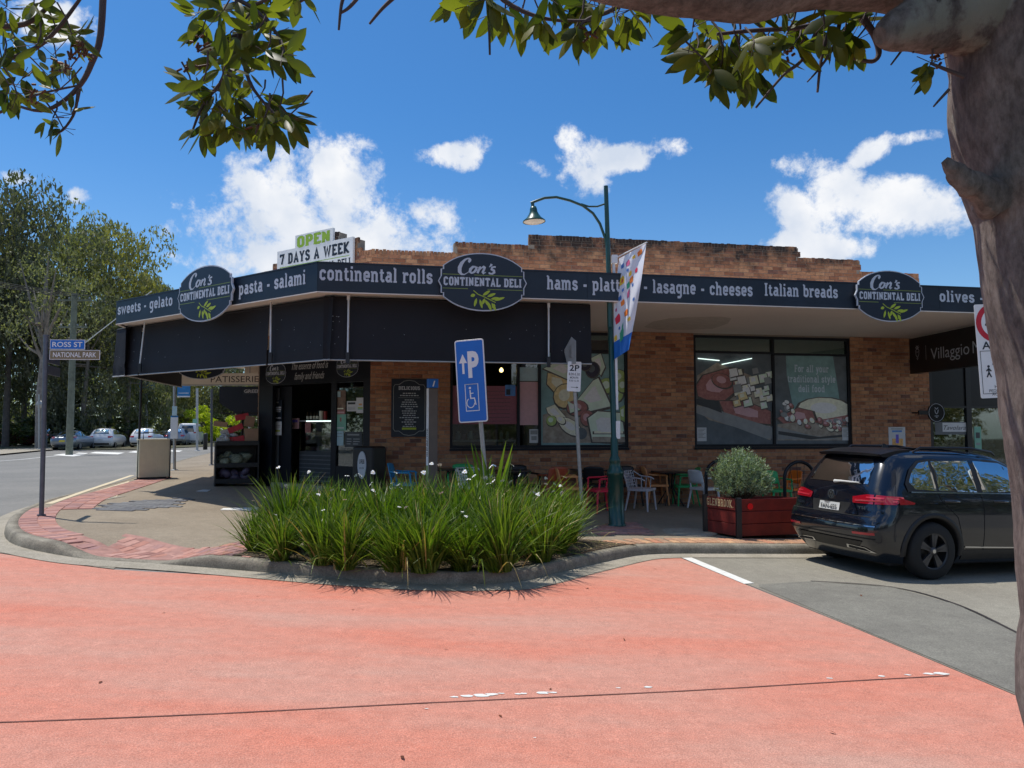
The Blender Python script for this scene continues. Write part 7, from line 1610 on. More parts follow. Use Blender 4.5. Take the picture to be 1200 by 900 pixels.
# --- cars parked along the side street
def far_car(px, py, head, kind, paint, label, sc=1.0, plate=None):
    p = ground_at(px, py); p.z = zroad(p.x, p.y)
    if kind == 'sedan': s_ = CarShape(xr=[(.2, -.7), (.4, -.98), (.6, -1.02), (.85, -.98), (.95, -.9), (1.0, -.55), (1.05, -.3), (1.2, 0), (1.35, .35), (1.42, .7)], xf=[(.2, 3.3), (.5, 3.55), (.7, 3.5), (.85, 3.3), (.92, 2.5), (.97, 2.15), (1.2, 1.65), (1.38, 1.2), (1.42, 1.0)], w=[(.2, .8), (.5, .89), (.8, .89), (.95, .82), (1.1, .72), (1.35, .58), (1.42, .3)], H=1.42, rc=.3); zz = [.2,.3,.4,.5,.6,.7,.8,.86,.92,.96,1.0,1.05,1.12,1.2,1.3,1.36,1.4,1.42]; wb = 2.7; belt = .93; top = 1.33; wp = [(-.2, 1.0), (.0, 1.16), (.30, 1.31), (1.2, 1.33), (1.6, 1.18), (1.9, .99)]
    elif kind == 'van': s_ = CarShape(xr=[(.2, -.8), (.4, -.95), (1.0, -.95), (1.5, -.9), (1.9, -.8), (1.97, -.6)], xf=[(.2, 3.6), (.6, 3.8), (.95, 3.6), (1.1, 3.1), (1.5, 2.7), (1.9, 2.1), (1.97, 1.8)], w=[(.2, .85), (.6, .95), (1.1, .94), (1.6, .86), (1.9, .78), (1.97, .6)], H=1.97, rc=.25); zz = [.2,.35,.5,.7,.9,1.0,1.1,1.25,1.4,1.55,1.7,1.82,1.9,1.95,1.97]; wb = 3.0; wp = [(-.6, 1.2), (-.6, 1.68), (2.2, 1.7), (2.75, 1.2)]
    else: s_ = CarShape(xr=[(.2, -.65), (.4, -.82), (.6, -.87), (.85, -.82), (1.05, -.72), (1.25, -.58), (1.45, -.35), (1.55, 0)], xf=[(.2, 3.35), (.5, 3.55), (.75, 3.5), (.93, 3.1), (1.02, 2.3), (1.1, 2.1), (1.35, 1.6), (1.5, 1.2), (1.55, .9)], w=[(.2, .82), (.5, .91), (.85, .9), (1.0, .86), (1.2, .78), (1.45, .66), (1.55, .35)], H=1.55, rc=.3); zz = [.2,.3,.42,.55,.66,.76,.86,.94,1.0,1.05,1.12,1.22,1.32,1.42,1.5,1.54,1.55]; wb = 2.65; wp = [(-.35, 1.08), (-.2, 1.33), (.0, 1.42), (1.2, 1.43), (1.55, 1.3), (1.95, 1.06)]
    e = empty('parked_car', p, R(head), label, 'car', 'cars parked along the side street')
    b_ = s_.body(paint, zz, None); b_.parent = e
    hgt_ = s_.H
    for wx in (0, wb):
        for sy in (-1, 1):
            g = MB(); y = s_.half(wx, .4); n = 20; g.lathe([(0, sy*(y + .004)), (.39, sy*(y + .004)), (.39, sy*(y-.06))], n, 'well', ax='y'); g.v = [Vector((v.x + wx, v.y, v.z + .33)) for v in g.v]; g.build('wheel_arch', parent=e)
            g = MB(); g.lathe([(.20, sy*(y + .012)), (.33, sy*(y + .010)), (.33, sy*(y - .15))], n, 'rubber', ax='y'); g.lathe([(0, sy*(y + .016)), (.21, sy*(y + .013))], n, 'rim_silver', ax='y'); g.v = [Vector((v.x + wx, v.y, v.z + .33)) for v in g.v]; g.build('wheel', parent=e)
    for sy in (-1, 1):
        g = MB(); s_.side_patch(g, wp, 'car_glass', .006, sy, sub=.2); g.build('side_window', parent=e)
        g = MB(); zt_ = .95 if kind != 'van' else 1.2; s_.rear_patch(g, [(sy*.52, zt_-.13), (sy*.50, zt_), (sy*.80, zt_+.0), (sy*.82, zt_-.12)], 'tail_red', .01, sub=.1); g.build('tail_lamp', parent=e)
    zt_ = {'sedan': (1.06, 1.33), 'van': (1.2, 1.75), 'suv': (1.12, 1.46)}[kind]; g = MB(); s_.rear_patch(g, [(-.55, zt_[0]), (.55, zt_[0]), (.45, zt_[1]), (-.45, zt_[1])], 'car_glass', .006, sub=.12); g.build('rear_window', parent=e)
    g = MB(); z_ = .62 if kind != 'sedan' else .60; s_.rear_patch(g, [(-.19, z_), (.19, z_), (.19, z_+.12), (-.19, z_+.12)], plate or 'plate_white', .01, sub=.2); g.build('number_plate', parent=e)
    g = MB(); s_.rear_patch(g, [(-.7, .3), (.7, .3), (.75, .42), (-.75, .42)], 'trim', .006, sub=.2); g.build('bumper', parent=e)
    return e
far_car(79, 527.2, 101, 'sedan', 'car_silver', 'silver grey sedan with yellow number plate, first of the parked cars beyond the street', plate='plate_yellow')
far_car(121, 525.4, 104, 'suv', 'car_white', 'white compact suv parked just ahead of the silver grey sedan')
far_car(168, 524.6, 103, 'suv', 'car_white', 'white suv with dark rear window parked left of the striped bin')
far_car(190, 522.4, 104, 'sedan', 'car_dark', 'dark car mostly hidden ahead of the white suv')
far_car(206, 522.4, 105, 'suv', 'car_silver', 'silver car partly behind the bus stop pole')
far_car(221, 521.5, 106, 'van', 'car_white', 'white van parked right of the bus stop pole')
far_car(255, 517.5, 100, 'suv', 'car_white', 'white car far off seen between the thin pole and the produce rack')
far_car(2, 523, 60, 'suv', 'car_maroon', 'dark red car at the far left edge under the trees')
far_car(62, 520.5, 50, 'suv', 'car_silver', 'pale utility vehicle under the trees behind the silver sedan')

# ------------------------------------------------------------------ bin enclosure, bus stop and poles on the side street
b0 = ground_at(161, 562.5, zpath); b1 = ground_at(198, 561, zpath); zt = lift(b0, 162, 516).z; Lb = (b1 - b0).xy.length
mat('bin_cream', (.62, .58, .42), .55, var=.06); e = empty('bin_enclosure', (b0+b1)/2, 0, 'cream ribbed metal bin enclosure with dark end beside the thin awning post', 'bin')
pb_ = Plane(Vector((b0.x, b0.y, 0)), Vector((b1.x-b0.x, b1.y-b0.y, 0))); zb_ = min(b0.z, b1.z)
g = MB(pb_.M); g.box(.02, Lb, zb_ + .06, zt, -.6, -.012, 'bin_cream'); keep(g.build('cabinet'), e)
for i in range(13):
    g = MB(pb_.M); w_ = (Lb - .04) / 13; g.box(.02 + i*w_ + .012, .02 + (i+1)*w_ - .012, zb_ + .08, zt - .03, -.02, 0, 'bin_cream'); keep(g.build('slat'), e)
g = MB(pb_.M); g.box(Lb + .001, Lb + .03, zb_ + .03, zt + .01, -.62, .01, 'trim'); g.box(0, Lb, zt + .001, zt + .03, -.62, .01, 'bin_cream'); keep(g.build('end_panel'), e)
g = MB(pb_.M); g.box(.05, Lb - .05, zb_ - .02, zb_ + .06, -.55, -.06, 'trim'); keep(g.build('plinth'), e)
g = MB(pb_.M); g.tube([(.12, zt + .03, -.1), (.12, zt + .2, -.1), (Lb - .04, zt + .2, -.1), (Lb - .04, zt + .03, -.1)], .012, 6, 'trim'); keep(g.build('rail'), e)
mat('bus_blue', (.02, .20, .48), .5)
def pole(px, py, pytop, r_, m, name, label, cat, px2=None):
    b_ = ground_at(px, py, zpath); t_ = lift(b_, px2 or px, pytop); e = empty(name, b_, 0, label, cat); g = MB(); g.tube([b_, t_], r_, 10, m); keep(g.build('pole'), e)
    g = MB(Matrix.Translation(b_)); g.lathe([(0, .02), (r_*2.4, .02), (r_*2.4, -.02)], 12, m); keep(g.build('base_plate'), e); return e, b_
e, b_ = pole(204.5, 551, 446, .045, 'galv', 'bus_stop', 'bus stop pole with blue flag sign and white timetable panel', 'bus stop'); pl_ = Plane(Vector((b_.x, b_.y - .06, 0)), (1, 0, 0))
a, b2, c, d = pl_.rect(208, 446, 223, 465.5); g = MB(pl_.M); g.box(a, b2, c, d, -.01, .01, 'bus_blue'); keep(g.build('flag_sign'), e)
g = MB(pl_.M); q = (a + b2)/2; n = 14; g.stroke([(q + .055*math.cos(2*math.pi*i/n), d - .09 + .055*math.sin(2*math.pi*i/n)) for i in range(n+1)], .02, .012, 'pure_white'); g.stroke([(a + .04, c + .13), (b2 - .04, c + .13)], .02, .012, 'pure_white'); g.box(a, b2, c, c + .04, .0105, .013, 'pure_white'); keep(g.build('emblem'), e)
a, b2, c, d = pl_.rect(200, 489, 208.5, 514); g = MB(pl_.M); g.box(a, b2, c, d, -.01, .02, 'paper'); g.box(a, b2, d, d + .05, -.01, .02, 'bus_blue'); keep(g.build('timetable_panel'), e)
a, b2, c, d = pl_.rect(202, 476, 207.5, 488); g = MB(pl_.M); g.box(a, b2, c, d, -.01, .02, 'mint_pale'); keep(g.build('stop_number_panel'), e)
pole(248, 545, 456, .04, 'dark_galv', 'thin_pole', 'thin dark pole on the side street left of the produce rack', 'pole')
e, b_ = pole(231, 528, 455, .07, 'grey_metal', 'sign_pole', 'distant grey pole with a small green street blade', 'pole'); pl_ = Plane(Vector((b_.x, b_.y - .1, 0)), (1, 0, 0)); a, b2, c, d = pl_.rect(226, 491, 231, 496); g = MB(pl_.M); g.box(a, b2, c, d, -.01, .01, 'mint'); keep(g.build('street_blade'), e)
b_ = ground_at(240.5, 527, zpath); g = MB(Matrix.Translation(b_)); g.lathe([(0, .0), (.13, 0), (.13, .95), (.11, 1.02), (0, 1.05)], 14, 'trim'); tag(g.build('bollard'), 'short dark bollard on the footpath left of the produce rack', 'bollard')
e, b_ = pole(171.5, 519, 452, .16, 'grey_metal', 'shop_pylon', 'distant grey pylon with blue and yellow board behind the parked cars', 'sign'); pl_ = Plane(Vector((b_.x, b_.y - .2, 0)), (1, 0, 0)); a, b2, c, d = pl_.rect(163.5, 448, 181, 456.5); g = MB(pl_.M); g.box(a, b2, c, d, -.06, .06, 'bus_blue'); g.box(a + .2, b2, c - .25, c - .01, -.06, .06, 'plate_yellow'); keep(g.build('sign_board'), e)
e, b_ = pole(45.5, 526, 462, .05, 'galv', 'round_sign', 'grey pole with a round sign seen from behind, left of the corner post', 'sign'); g = MB(Matrix.Translation(lift(b_, 46.5, 474)) @ Matrix.Rotation(R(90), 4, 'X')); g.lathe([(0, .01), (.27, .01), (.27, -.01), (0, -.01)], 18, 'galv'); keep(g.build('disc'), e)
e, b_ = pole(292, 540, 458, .035, 'galv', 'crossing_sign', 'round yellow pedestrian crossing sign above the produce rack', 'sign'); mat('sign_yellow', (.75, .60, .01), .5); g = MB(Matrix.Translation(lift(b_, 294.5, 478) + Vector((0, -.05, 0))) @ Matrix.Rotation(R(90), 4, 'X')); n = 20; r_ = 6.2 * b_.y / F; g.prism([(r_*math.cos(2*math.pi*i/n), r_*math.sin(2*math.pi*i/n)) for i in range(n)], -.01, .01, 'sign_yellow'); keep(g.build('disc'), e)
g = MB(g.M); g.stroke([(-r_*.35, -r_*.5), (0, r_*.3), (r_*.35, -r_*.5)], r_*.22, .013, 'print_black'); g.stroke([(-r_*.4, r_*.0), (0, r_*.55), (r_*.4, r_*.0)], r_*.16, .014, 'print_black'); keep(g.build('symbol'), e)

# produce rack by the left door jamb
b0 = ground_at(251, 570, zpath); b1 = ground_at(303, 570, zpath); zt = lift(b0, 251, 519).z; pr = Plane(Vector((b0.x, b0.y, 0)), Vector((b1.x - b0.x, b1.y - b0.y, 0))); Lr = (b1 - b0).xy.length; zb_ = b0.z
e = empty('produce_rack', (b0 + b1)/2, 0, 'black tiered produce rack with crates and netted vegetables left of the shop door', 'rack')
for s0_ in (0, Lr - .03): g = MB(pr.M); g.box(s0_, s0_ + .03, zb_, zt + .02, -.7, 0, 'black_metal'); keep(g.build('side_frame'), e)
for z_ in (zb_ + .06, zb_ + .42, zt - .06): g = MB(pr.M); g.box(.032, Lr - .032, z_, z_ + .03, -.7, -.01, 'black_metal'); g.box(.032, Lr - .032, z_, z_ + .10, -.025, -.012, 'black_metal'); keep(g.build('shelf'), e)
g = MB(pr.M); g.box(Lr*.62, Lr*.67, zt, zt + .75, -.68, -.64, 'black_metal'); g.box(.1, Lr, zt + .68, zt + .71, -.68, -.64, 'black_metal'); g.box(.03, Lr - .03, zb_, zt, -.71, -.70, 'black_metal'); keep(g.build('back_frame'), e)
mat('net_green', (.26, .28, .20), .9, var=.6, scale=30, bump=.6, bscale=60); mat('crate_red', (.55, .03, .05), .5); mat('cardboard', (.42, .26, .17), .85); mat('punnet', (.5, .5, .48), .5, var=.3, scale=40); mat('plum', (.12, .09, .14), .4)
random.seed(31)
def heap(s0_, s1_, z_, d0, d1, m, n, r_, nm, lb_, grp=None):
    for i in range(n):
        q = pr.M @ Vector((random.uniform(s0_, s1_), z_ + r_*.7 + random.uniform(0, r_*1.3), random.uniform(d0, d1))); g = MB(Matrix.Translation(q) @ Matrix.Rotation(random.uniform(0, 6), 4, random.choice('XYZ'))); rr = r_ * random.uniform(.75, 1.2); k = 6
        vs = []; fs = []
        for a in range(1, 5):
            for j in range(8): ph = math.pi*a/5; th = 2*math.pi*j/8; w_ = rr * (1 + random.uniform(-.22, .22)); vs.append((w_*math.sin(ph)*math.cos(th)*1.25, w_*math.sin(ph)*math.sin(th), w_*.75*math.cos(ph)))
        fs = [(a*8+j, a*8+(j+1) % 8, (a+1)*8+(j+1) % 8, (a+1)*8+j) for a in range(3) for j in range(8)] + [tuple(range(8))[::-1], tuple(range(24, 32))]
        g.add(vs, fs, m, True); tag(g.build(nm), lb_, 'produce bag' if 'net' in m or m == 'plum' else 'produce', grp)
heap(.15, Lr - .2, zb_ + .45, -.5, -.1, 'net_green', 9, .13, 'vegetable_bag', 'green netted vegetable bag heaped on the middle shelf of the rack', 'netted bags on the middle shelf')
heap(.15, Lr - .2, zb_ + .09, -.5, -.12, 'plum', 9, .12, 'vegetable_bag', 'dark netted vegetable bag heaped on the bottom shelf of the rack', 'netted bags on the bottom shelf')
def crate(px, py, w_, h_, d_, m, lb_, rot=0, dd=-.3, nm='crate'):
    s_, z_ = pr.sz(px, py, dd); T_ = pr.M @ Matrix.Translation((s_, z_, dd)) @ Matrix.Rotation(R(rot), 4, 'Z'); e = empty(nm, T_.translation, 0, lb_, 'crate')
    for nm2, bx_ in (('base', (-w_/2, w_/2, 0, .015, -d_/2, d_/2)), ('side_panel', (-w_/2, w_/2, .016, h_, d_/2 - .012, d_/2)), ('side_panel', (-w_/2, w_/2, .016, h_, -d_/2, -d_/2 + .012)), ('end_panel', (-w_/2, -w_/2 + .012, .016, h_, -d_/2 + .013, d_/2 - .013)), ('end_panel', (w_/2 - .012, w_/2, .016, h_, -d_/2 + .013, d_/2 - .013))): g = MB(T_); g.box(*bx_, m); keep(g.build(nm2), e)
    return T_
crate(263, 520, .34, .14, .3, 'punnet', 'pale crate at the left end of the rack top', rot=0)
crate(277, 520, .36, .17, .3, 'crate_red', 'red slatted crate in the middle of the rack top', rot=8)
crate(294, 521, .30, .38, .3, 'cardboard', 'tall brown cardboard carton on the right end of the rack top')
crate(277, 505, .34, .13, .28, 'crate_red', 'tilted red crate stacked above the rack top', rot=22, dd=-.5)
crate(291, 500, .22, .25, .2, 'cardboard', 'small brown box leaning on top of the cardboard carton', rot=-10, dd=-.5)
crate(266, 508, .26, .10, .24, 'punnet', 'small pale crate above the left end of the rack', rot=14, dd=-.52)
crate(258, 500, .30, .12, .26, 'cardboard', 'brown cardboard tray above the pale crates at the left of the rack', rot=-6, dd=-.52)
crate(284, 492, .30, .14, .26, 'crate_red', 'red crate topmost in the stack above the rack', rot=12, dd=-.55)
heap(.12, .5, zt + .03, -.45, -.15, 'punnet', 5, .07, 'produce_bundle', 'pale produce bundle lying on the left of the rack top', 'bundles on the rack top')
# ------------------------------------------------------------------ planting bed at the kerb
leafmat('dietes_leaf', (.040, .095, .010), (.17, .24, .035), trans=.35, rough=.38)
leafmat('dietes_dry', (.30, .22, .08), (.42, .36, .14), trans=.2)
leafmat('flax_leaf', (.10, .17, .015), (.24, .34, .05), trans=.45, rough=.35)
mat('petal', (.82, .82, .80), .6); mat('petal_yellow', (.75, .5, .05), .6); mat('flower_stem', (.10, .14, .03), .6)
def inner_px(a, b): return ground_at(a, b, zpath)
bed_front = [p for p in ki if p.y < 12 and -3.35 < p.x < 1.75 and p.y < 11.6]
back = [Vector(p) for p in XY([(748, 640), (690, 633), (600, 634), (480, 637), (380, 641), (303, 640), (283, 650)], zpath)]
sheet('planting_bed', [tuple(p) for p in bed_front] + [tuple(p) for p in back], zpath, .012, 'soil', step=.4)
# bark and leaf litter
random.seed(77); g = MB(); mat('litter', (.34, .25, .13), .9, var=.3, rnd=.45)
poly = [tuple(p) for p in bed_front] + [tuple(p) for p in back]; xs_b = [p[0] for p in poly]; ys_b = [p[1] for p in poly]; c_ = 0
while c_ < 3800:
    x, y = random.uniform(min(xs_b), max(xs_b)), random.uniform(min(ys_b), max(ys_b))
    if not inside((x, y), poly): continue
    c_ += 1; a = random.uniform(0, 6.3); l, w = random.uniform(.008, .028), random.uniform(.004, .010); z = zpath(x, y) + .016 + random.uniform(0, .012); ca, sa = math.cos(a), math.sin(a); tz = random.uniform(-.008, .008)
    g.add([(x - l*ca, y - l*sa, z), (x + w*sa, y - w*ca, z + .003), (x + l*ca, y + l*sa, z + tz), (x - w*sa, y + w*ca, z + .003)], [(0, 1, 2, 3)], 'litter')
o = g.build('leaf_litter'); o['kind'] = 'stuff'
def clump_mesh(seed, n=300, H=.85, spread=.5, dry=.05):
    random.seed(seed); g = MB()
    for i in range(n):
        th = random.uniform(0, 2*math.pi); lean = abs(random.gauss(0, .38)) * spread * 2; L_ = H * random.uniform(.62, 1.16); w = random.uniform(.007, .0145); r0 = random.uniform(0, .13) ** 1
        bx, by = r0*math.cos(th*1.3), r0*math.sin(th*1.3); ang = lean; p = Vector((bx, by, 0)); face = Vector((-math.sin(th), math.cos(th), 0)); face.rotate(Matrix.Rotation(random.uniform(-1.1, 1.1), 3, 'Z')); seg = 5; vs = []; curl = random.uniform(.05, .28) * (1 + lean)
        for k in range(seg + 1):
            t = k / seg; ww = w * (1 - t**2.2) + .0008; vs += [p - face*ww, p + face*ww]
            d = Vector((math.cos(th)*math.sin(ang), math.sin(th)*math.sin(ang), math.cos(ang))); p = p + d * (L_/seg); ang += curl * (.35 + t)
            if p.z < .02: p.z = .02
        g.add(vs, [(2*k, 2*k+1, 2*k+3, 2*k+2) for k in range(seg)], 'dietes_dry' if random.random() < dry else 'dietes_leaf')
    return g
FOL = []
def clump(x, y, sc, var, label, group='dietes clumps along the kerb bed', nflow=2, rz=None, H=1.0):
    e = empty('dietes_plant', (x, y, zpath(x, y)), rz if rz is not None else random.uniform(0, 6.28), label, 'plant', group); e.scale = (sc, sc, sc*H)
    if var not in clump.base: o = clump_mesh(100 + var, dry=.04 + .02*var).build('foliage'); clump.base[var] = o; first_ = True
    else: o = clump.base[var].copy(); COL.objects.link(o)
    o.parent = e; o['kind'] = 'stuff'
    for i in range(nflow):
        th = random.uniform(0, 6.28); r_ = random.uniform(.05, .32); h = random.uniform(.70, .98); tip = Vector((r_*math.cos(th), r_*math.sin(th), h)); g = MB(); g.tube([(0, 0, .1), tip*.55 + Vector((0, 0, .06)), tip], .0028, 4, 'flower_stem'); st = g.build('flower_stem', parent=e)
        g = MB(Matrix.Translation(tip) @ Matrix.Rotation(random.uniform(-.9, .9), 4, 'X') @ Matrix.Rotation(random.uniform(-.9, .9), 4, 'Y'))
        for k in range(6):
            a = 2*math.pi*k/6; c, s_ = math.cos(a), math.sin(a); L_ = .026 if k % 2 else .032; w = .010 if k % 2 else .014; z = .004
            g.add([(0, 0, 0), (L_*.6*c - w*s_, L_*.6*s_ + w*c, z), (L_*c, L_*s_, -.004), (L_*.6*c + w*s_, L_*.6*s_ - w*c, z)], [(0, 3, 2, 1)], 'petal')
        g.add([(-.005, -.005, .006), (.005, -.005, .006), (.005, .005, .006), (-.005, .005, .006)], [(0, 1, 2, 3)], 'petal_yellow'); f = g.build('flower', parent=st)
    return e
clump.base = {}
random.seed(15)
front_px = [(322, 655), (372, 662), (412, 666), (455, 668), (500, 669), (545, 669), (588, 668), (626, 658), (655, 648), (302, 646)]
mid_px = [(338, 645), (395, 651), (437, 652), (482, 653), (527, 653), (570, 653), (610, 649), (640, 642), (455, 641), (500, 641), (548, 641), (590, 641), (405, 642), (365, 641), (662, 637)]
labs = {0: 'lone dietes clump at the left end of the kerb bed, spilling over the brick edge', 7: 'low dietes clump near the right end of the bed leaning over the kerb', 8: 'last dietes clump at the right end of the bed beside the gravel'}
for i, (a, b) in enumerate(front_px):
    p = inner_px(a, b); clump(p.x + random.uniform(-.08, .08), p.y + random.uniform(-.08, .06), random.uniform(.84, 1.08) if i not in (0, 9) else .72, i % 4, labs.get(i, 'tufted dietes clump in the front row of the kerb bed, long leaves over the kerb'), nflow=1 + i % 2, H=random.uniform(.82, 1.0))
for i, (a, b) in enumerate(mid_px):
    p = inner_px(a, b); clump(p.x + random.uniform(-.1, .1), p.y + random.uniform(-.12, .08), (random.uniform(.95, 1.12) + (.12 if 500 < a < 640 else 0)) * (.9 if a > 640 else 1), (i + 2) % 4, 'tall dietes clump in the back row of the kerb bed with small white flowers', nflow=2 + i % 3, group='dietes clumps in the back row of the bed')
# two flax-like clumps with broad upright leaves
for (a, b, n, H_, lb_, ln) in ((572, 640, 16, 1.32, 'broad leaved yellow green flax clump standing above the bed behind the blue sign post', 0), (606, 641, 11, 1.2, 'broad leaved flax clump with leaves leaning right near the small parking pole', .55)):
    p = inner_px(a, b); e = empty('flax_plant', (p.x, p.y, zpath(p.x, p.y)), 0, lb_, 'plant')
    for i in range(n):
        th = random.uniform(-.5, .5) + (0 if ln else (math.pi if i % 2 else 0)); lean = random.uniform(.02, .22) + ln * random.uniform(.3, 1.1); L_ = H_*random.uniform(.8, 1.1); pnt = Vector((random.uniform(-.12, .12), random.uniform(-.06, .06), 0)); vs = []; face = Vector((.9, random.uniform(-.6, .6), 0)).normalized() if not ln else Vector((.3, .9, 0)).normalized(); ang = lean
        for k in range(6):
            t = k / 5; w = .034 * (math.sin(math.pi * min(1, .25 + t*.75)) ** .7 if t < 1 else .03); d = Vector((math.cos(th)*math.sin(ang), math.sin(th)*math.sin(ang), math.cos(ang))); vs += [pnt - face*w, pnt + d*.004, pnt + face*w]; pnt = pnt + d*(L_/5); ang += .04 + ln*.06
        g = MB(); g.add(vs, [(3*k+j, 3*k+j+1, 3*k+4+j, 3*k+3+j) for k in range(5) for j in (0, 1)], 'flax_leaf', True); g.build('leaf', parent=e)
# a few long bent outer blades and dry stalks over the kerb
e = None
random.seed(5)
for i, (a, b, dx, dy, L_) in enumerate(((430, 668, -.25, -.4, .55), (475, 672, .1, -.5, .6), (560, 674, .1, -.5, .6), (585, 674, .25, -.45, .5), (640, 660, .55, -.1, .7), (665, 646, .5, .1, .7), (350, 660, -.4, -.3, .5), (612, 668, .3, -.4, .6), (300, 652, -.45, .0, .55), (700, 640, .5, .05, .55))):
    p = inner_px(a, b); g = MB(); vs = []
    for k in range(7):
        t = k / 6; x = p.x + dx*t; y = p.y + dy*t; z = p.z + .30*math.sin(math.pi*min(1, t*1.02)) * L_*1.3 + .03 - .10*t; f_ = Vector((-dy, dx, 0)).normalized() * .010 * (1 - t**2) ; q = Vector((x, y, z)); vs += [q - f_, q + f_]
    g.add(vs, [(2*k, 2*k+1, 2*k+3, 2*k+2) for k in range(6)], 'dietes_dry' if i % 2 else 'flax_leaf'); o = g.build('leaf'); under(o, min([q for q in bpy.data.objects if q.name.startswith('dietes_plant')], key=lambda q: (q.location - p).length))

# ------------------------------------------------------------------ background trees
leafmat('gum_leaf', (.11, .12, .075), (.25, .245, .16), trans=.4, rough=.6); leafmat('gum_leaf_dark', (.07, .078, .055), (.16, .16, .11), trans=.35, rough=.6); leafmat('gum_leaf_olive', (.14, .14, .065), (.30, .27, .13), trans=.4, rough=.6); leafmat('bright_leaf', (.30, .38, .02), (.50, .52, .05), trans=.4, rough=.5); leafmat('shrub_leaf', (.045, .065, .025), (.10, .12, .05), trans=.25)
mat('gum_bark', (.22, .19, .165), .85, var=.35, scale=3, bump=.3, bscale=20); mat('gum_bark_dark', (.09, .075, .065), .9, var=.35, scale=3, bump=.3, bscale=20)
def crown_mesh(seed, R_, Hc, n, sz, m, nclump=34, droop=0.0, dens=.85):
    rs = np.random.RandomState(seed); cl = []
    for i in range(nclump):
        d = rs.normal(size=3); d /= np.linalg.norm(d); r_ = rs.uniform(.25, 1.0) ** .6; cl.append((d[0]*R_*r_, d[1]*R_*r_, Hc*.5*d[2]*r_ , R_*rs.uniform(.16, .34)))
    cl = np.array(cl); k = rs.randint(0, nclump, n); off = rs.normal(size=(n, 3)); off /= np.linalg.norm(off, axis=1)[:, None]; rr = cl[k, 3] * rs.uniform(.35, 1, n) ** .5
    c = cl[k, :3] + off * rr[:, None] * np.array([1.15, 1.15, .7]); c[:, 2] -= droop * rs.uniform(0, 1, n)
    a = rs.normal(size=(n, 3)); a /= np.linalg.norm(a, axis=1)[:, None]; b = rs.normal(size=(n, 3)); b -= (a*b).sum(1)[:, None]*a; b /= np.linalg.norm(b, axis=1)[:, None]; s_ = sz * rs.uniform(.6, 1.3, n)[:, None]
    v = np.stack([c - a*s_, c + b*s_*.42, c + a*s_, c - b*s_*.42], 1).reshape(-1, 3)
    me = bpy.data.meshes.new('crown'); me.vertices.add(4*n); me.vertices.foreach_set('co', v.astype(np.float32).ravel()); me.loops.add(4*n); me.polygons.add(n)
    me.loops.foreach_set('vertex_index', np.arange(4*n, dtype=np.int32)); me.polygons.foreach_set('loop_start', np.arange(0, 4*n, 4, dtype=np.int32)); me.polygons.foreach_set('loop_total', np.full(n, 4, dtype=np.int32)); me.update(); me.validate(); me.materials.append(MATS[m]); return me, cl
CRN = {}
def gum(x, y, H_, R_, var, m, label, group='tall trees beyond the parked cars', bark='gum_bark', lean=0, zc=.62, n=11500, cat='tree', trunk_r=.28, name='gum_tree'):
    e = empty(name, (x, y, zroad(x, y) - .1), random.uniform(0, 6), label, cat, group)
    if var not in CRN: CRN[var] = crown_mesh(50 + var, 1.0, 1.5, n, .030, m, nclump=46)
    me, cl = CRN[var]; o = bpy.data.objects.new('crown', me); COL.objects.link(o); o.parent = e; o.location = (0, 0, H_*zc); o.scale = (R_, R_, H_*(1 - zc)/.80); o['kind'] = 'stuff'
    if m not in [q.name for q in me.materials]: pass
    g = MB(); top = Vector((lean, 0, H_*.86)); pts = [Vector((0, 0, 0)), Vector((lean*.2 + .1, .1, H_*.25)), Vector((lean*.6, -.1, H_*.5)), top]; g.tube(pts, [trunk_r, trunk_r*.8, trunk_r*.55, .05], 8, bark); g.build('trunk', parent=e)
    g = MB()
    for i in range(11):
        c = cl[i*3 % len(cl)]; q = Vector((c[0]*R_, c[1]*R_, H_*zc + c[2]*H_*(1-zc)/.80)); t = random.uniform(.3, .7); s_ = pts[1].lerp(pts[3], t); q.z = max(q.z, s_.z + .5); g.tube([s_, s_.lerp(q, .5) + Vector((0, 0, -.3)), q], [trunk_r*.35, trunk_r*.2, .03], 5, bark)
    g.build('branch', parent=e); return e
def atpx(px, D): return (px - 600) / F * D, D
random.seed(8)
for i, (px, D_, H_, R_, v, m, lb_, lean) in enumerate((
 (8, 62, 23.5, 5.2, 0, 'gum_leaf_dark', 'dark feathery tree at the left edge of the view beyond the street', 0),
 (-45, 60, 22, 6, 0, 'gum_leaf_dark', 'dark tall tree just at the left frame edge', 0),
 (70, 72, 23.5, 6.0, 1, 'gum_leaf', 'tall grey green gum behind the street name post', .5),
 (128, 78, 25.0, 6.0, 2, 'gum_leaf_olive', 'tallest olive green gum rising above the awning end', -.8),
 (160, 84, 20.5, 4.6, 1, 'gum_leaf', 'gum with loose crown whose edge meets the sky left of the oval sign', 1.0),
 (30, 68, 17, 5.5, 3, 'gum_leaf_dark', 'mid height dark tree low behind the corner post', 0),
 (100, 66, 15, 4.8, 3, 'gum_leaf_dark', 'mid height dark tree behind the timber power pole', 0),
 (150, 70, 13, 4.6, 1, 'gum_leaf', 'mid height gum behind the left end of the awning blind', 0),
 (195, 86, 15, 5.0, 2, 'gum_leaf_olive', 'olive gum seen below the awning by the bus stop', 0),
 (235, 96, 13, 5.0, 3, 'gum_leaf_dark', 'dark tree behind the bright yellow green shrub', 0),
 (280, 100, 14, 6.0, 1, 'gum_leaf', 'gum behind the produce rack seen below the awning', 0))):
    x, y = atpx(px, D_); gum(x, y, H_, R_, v, m, lb_, lean=lean, zc=.60 if H_ > 18 else .52, bark='gum_bark' if i != 0 else 'gum_bark_dark')
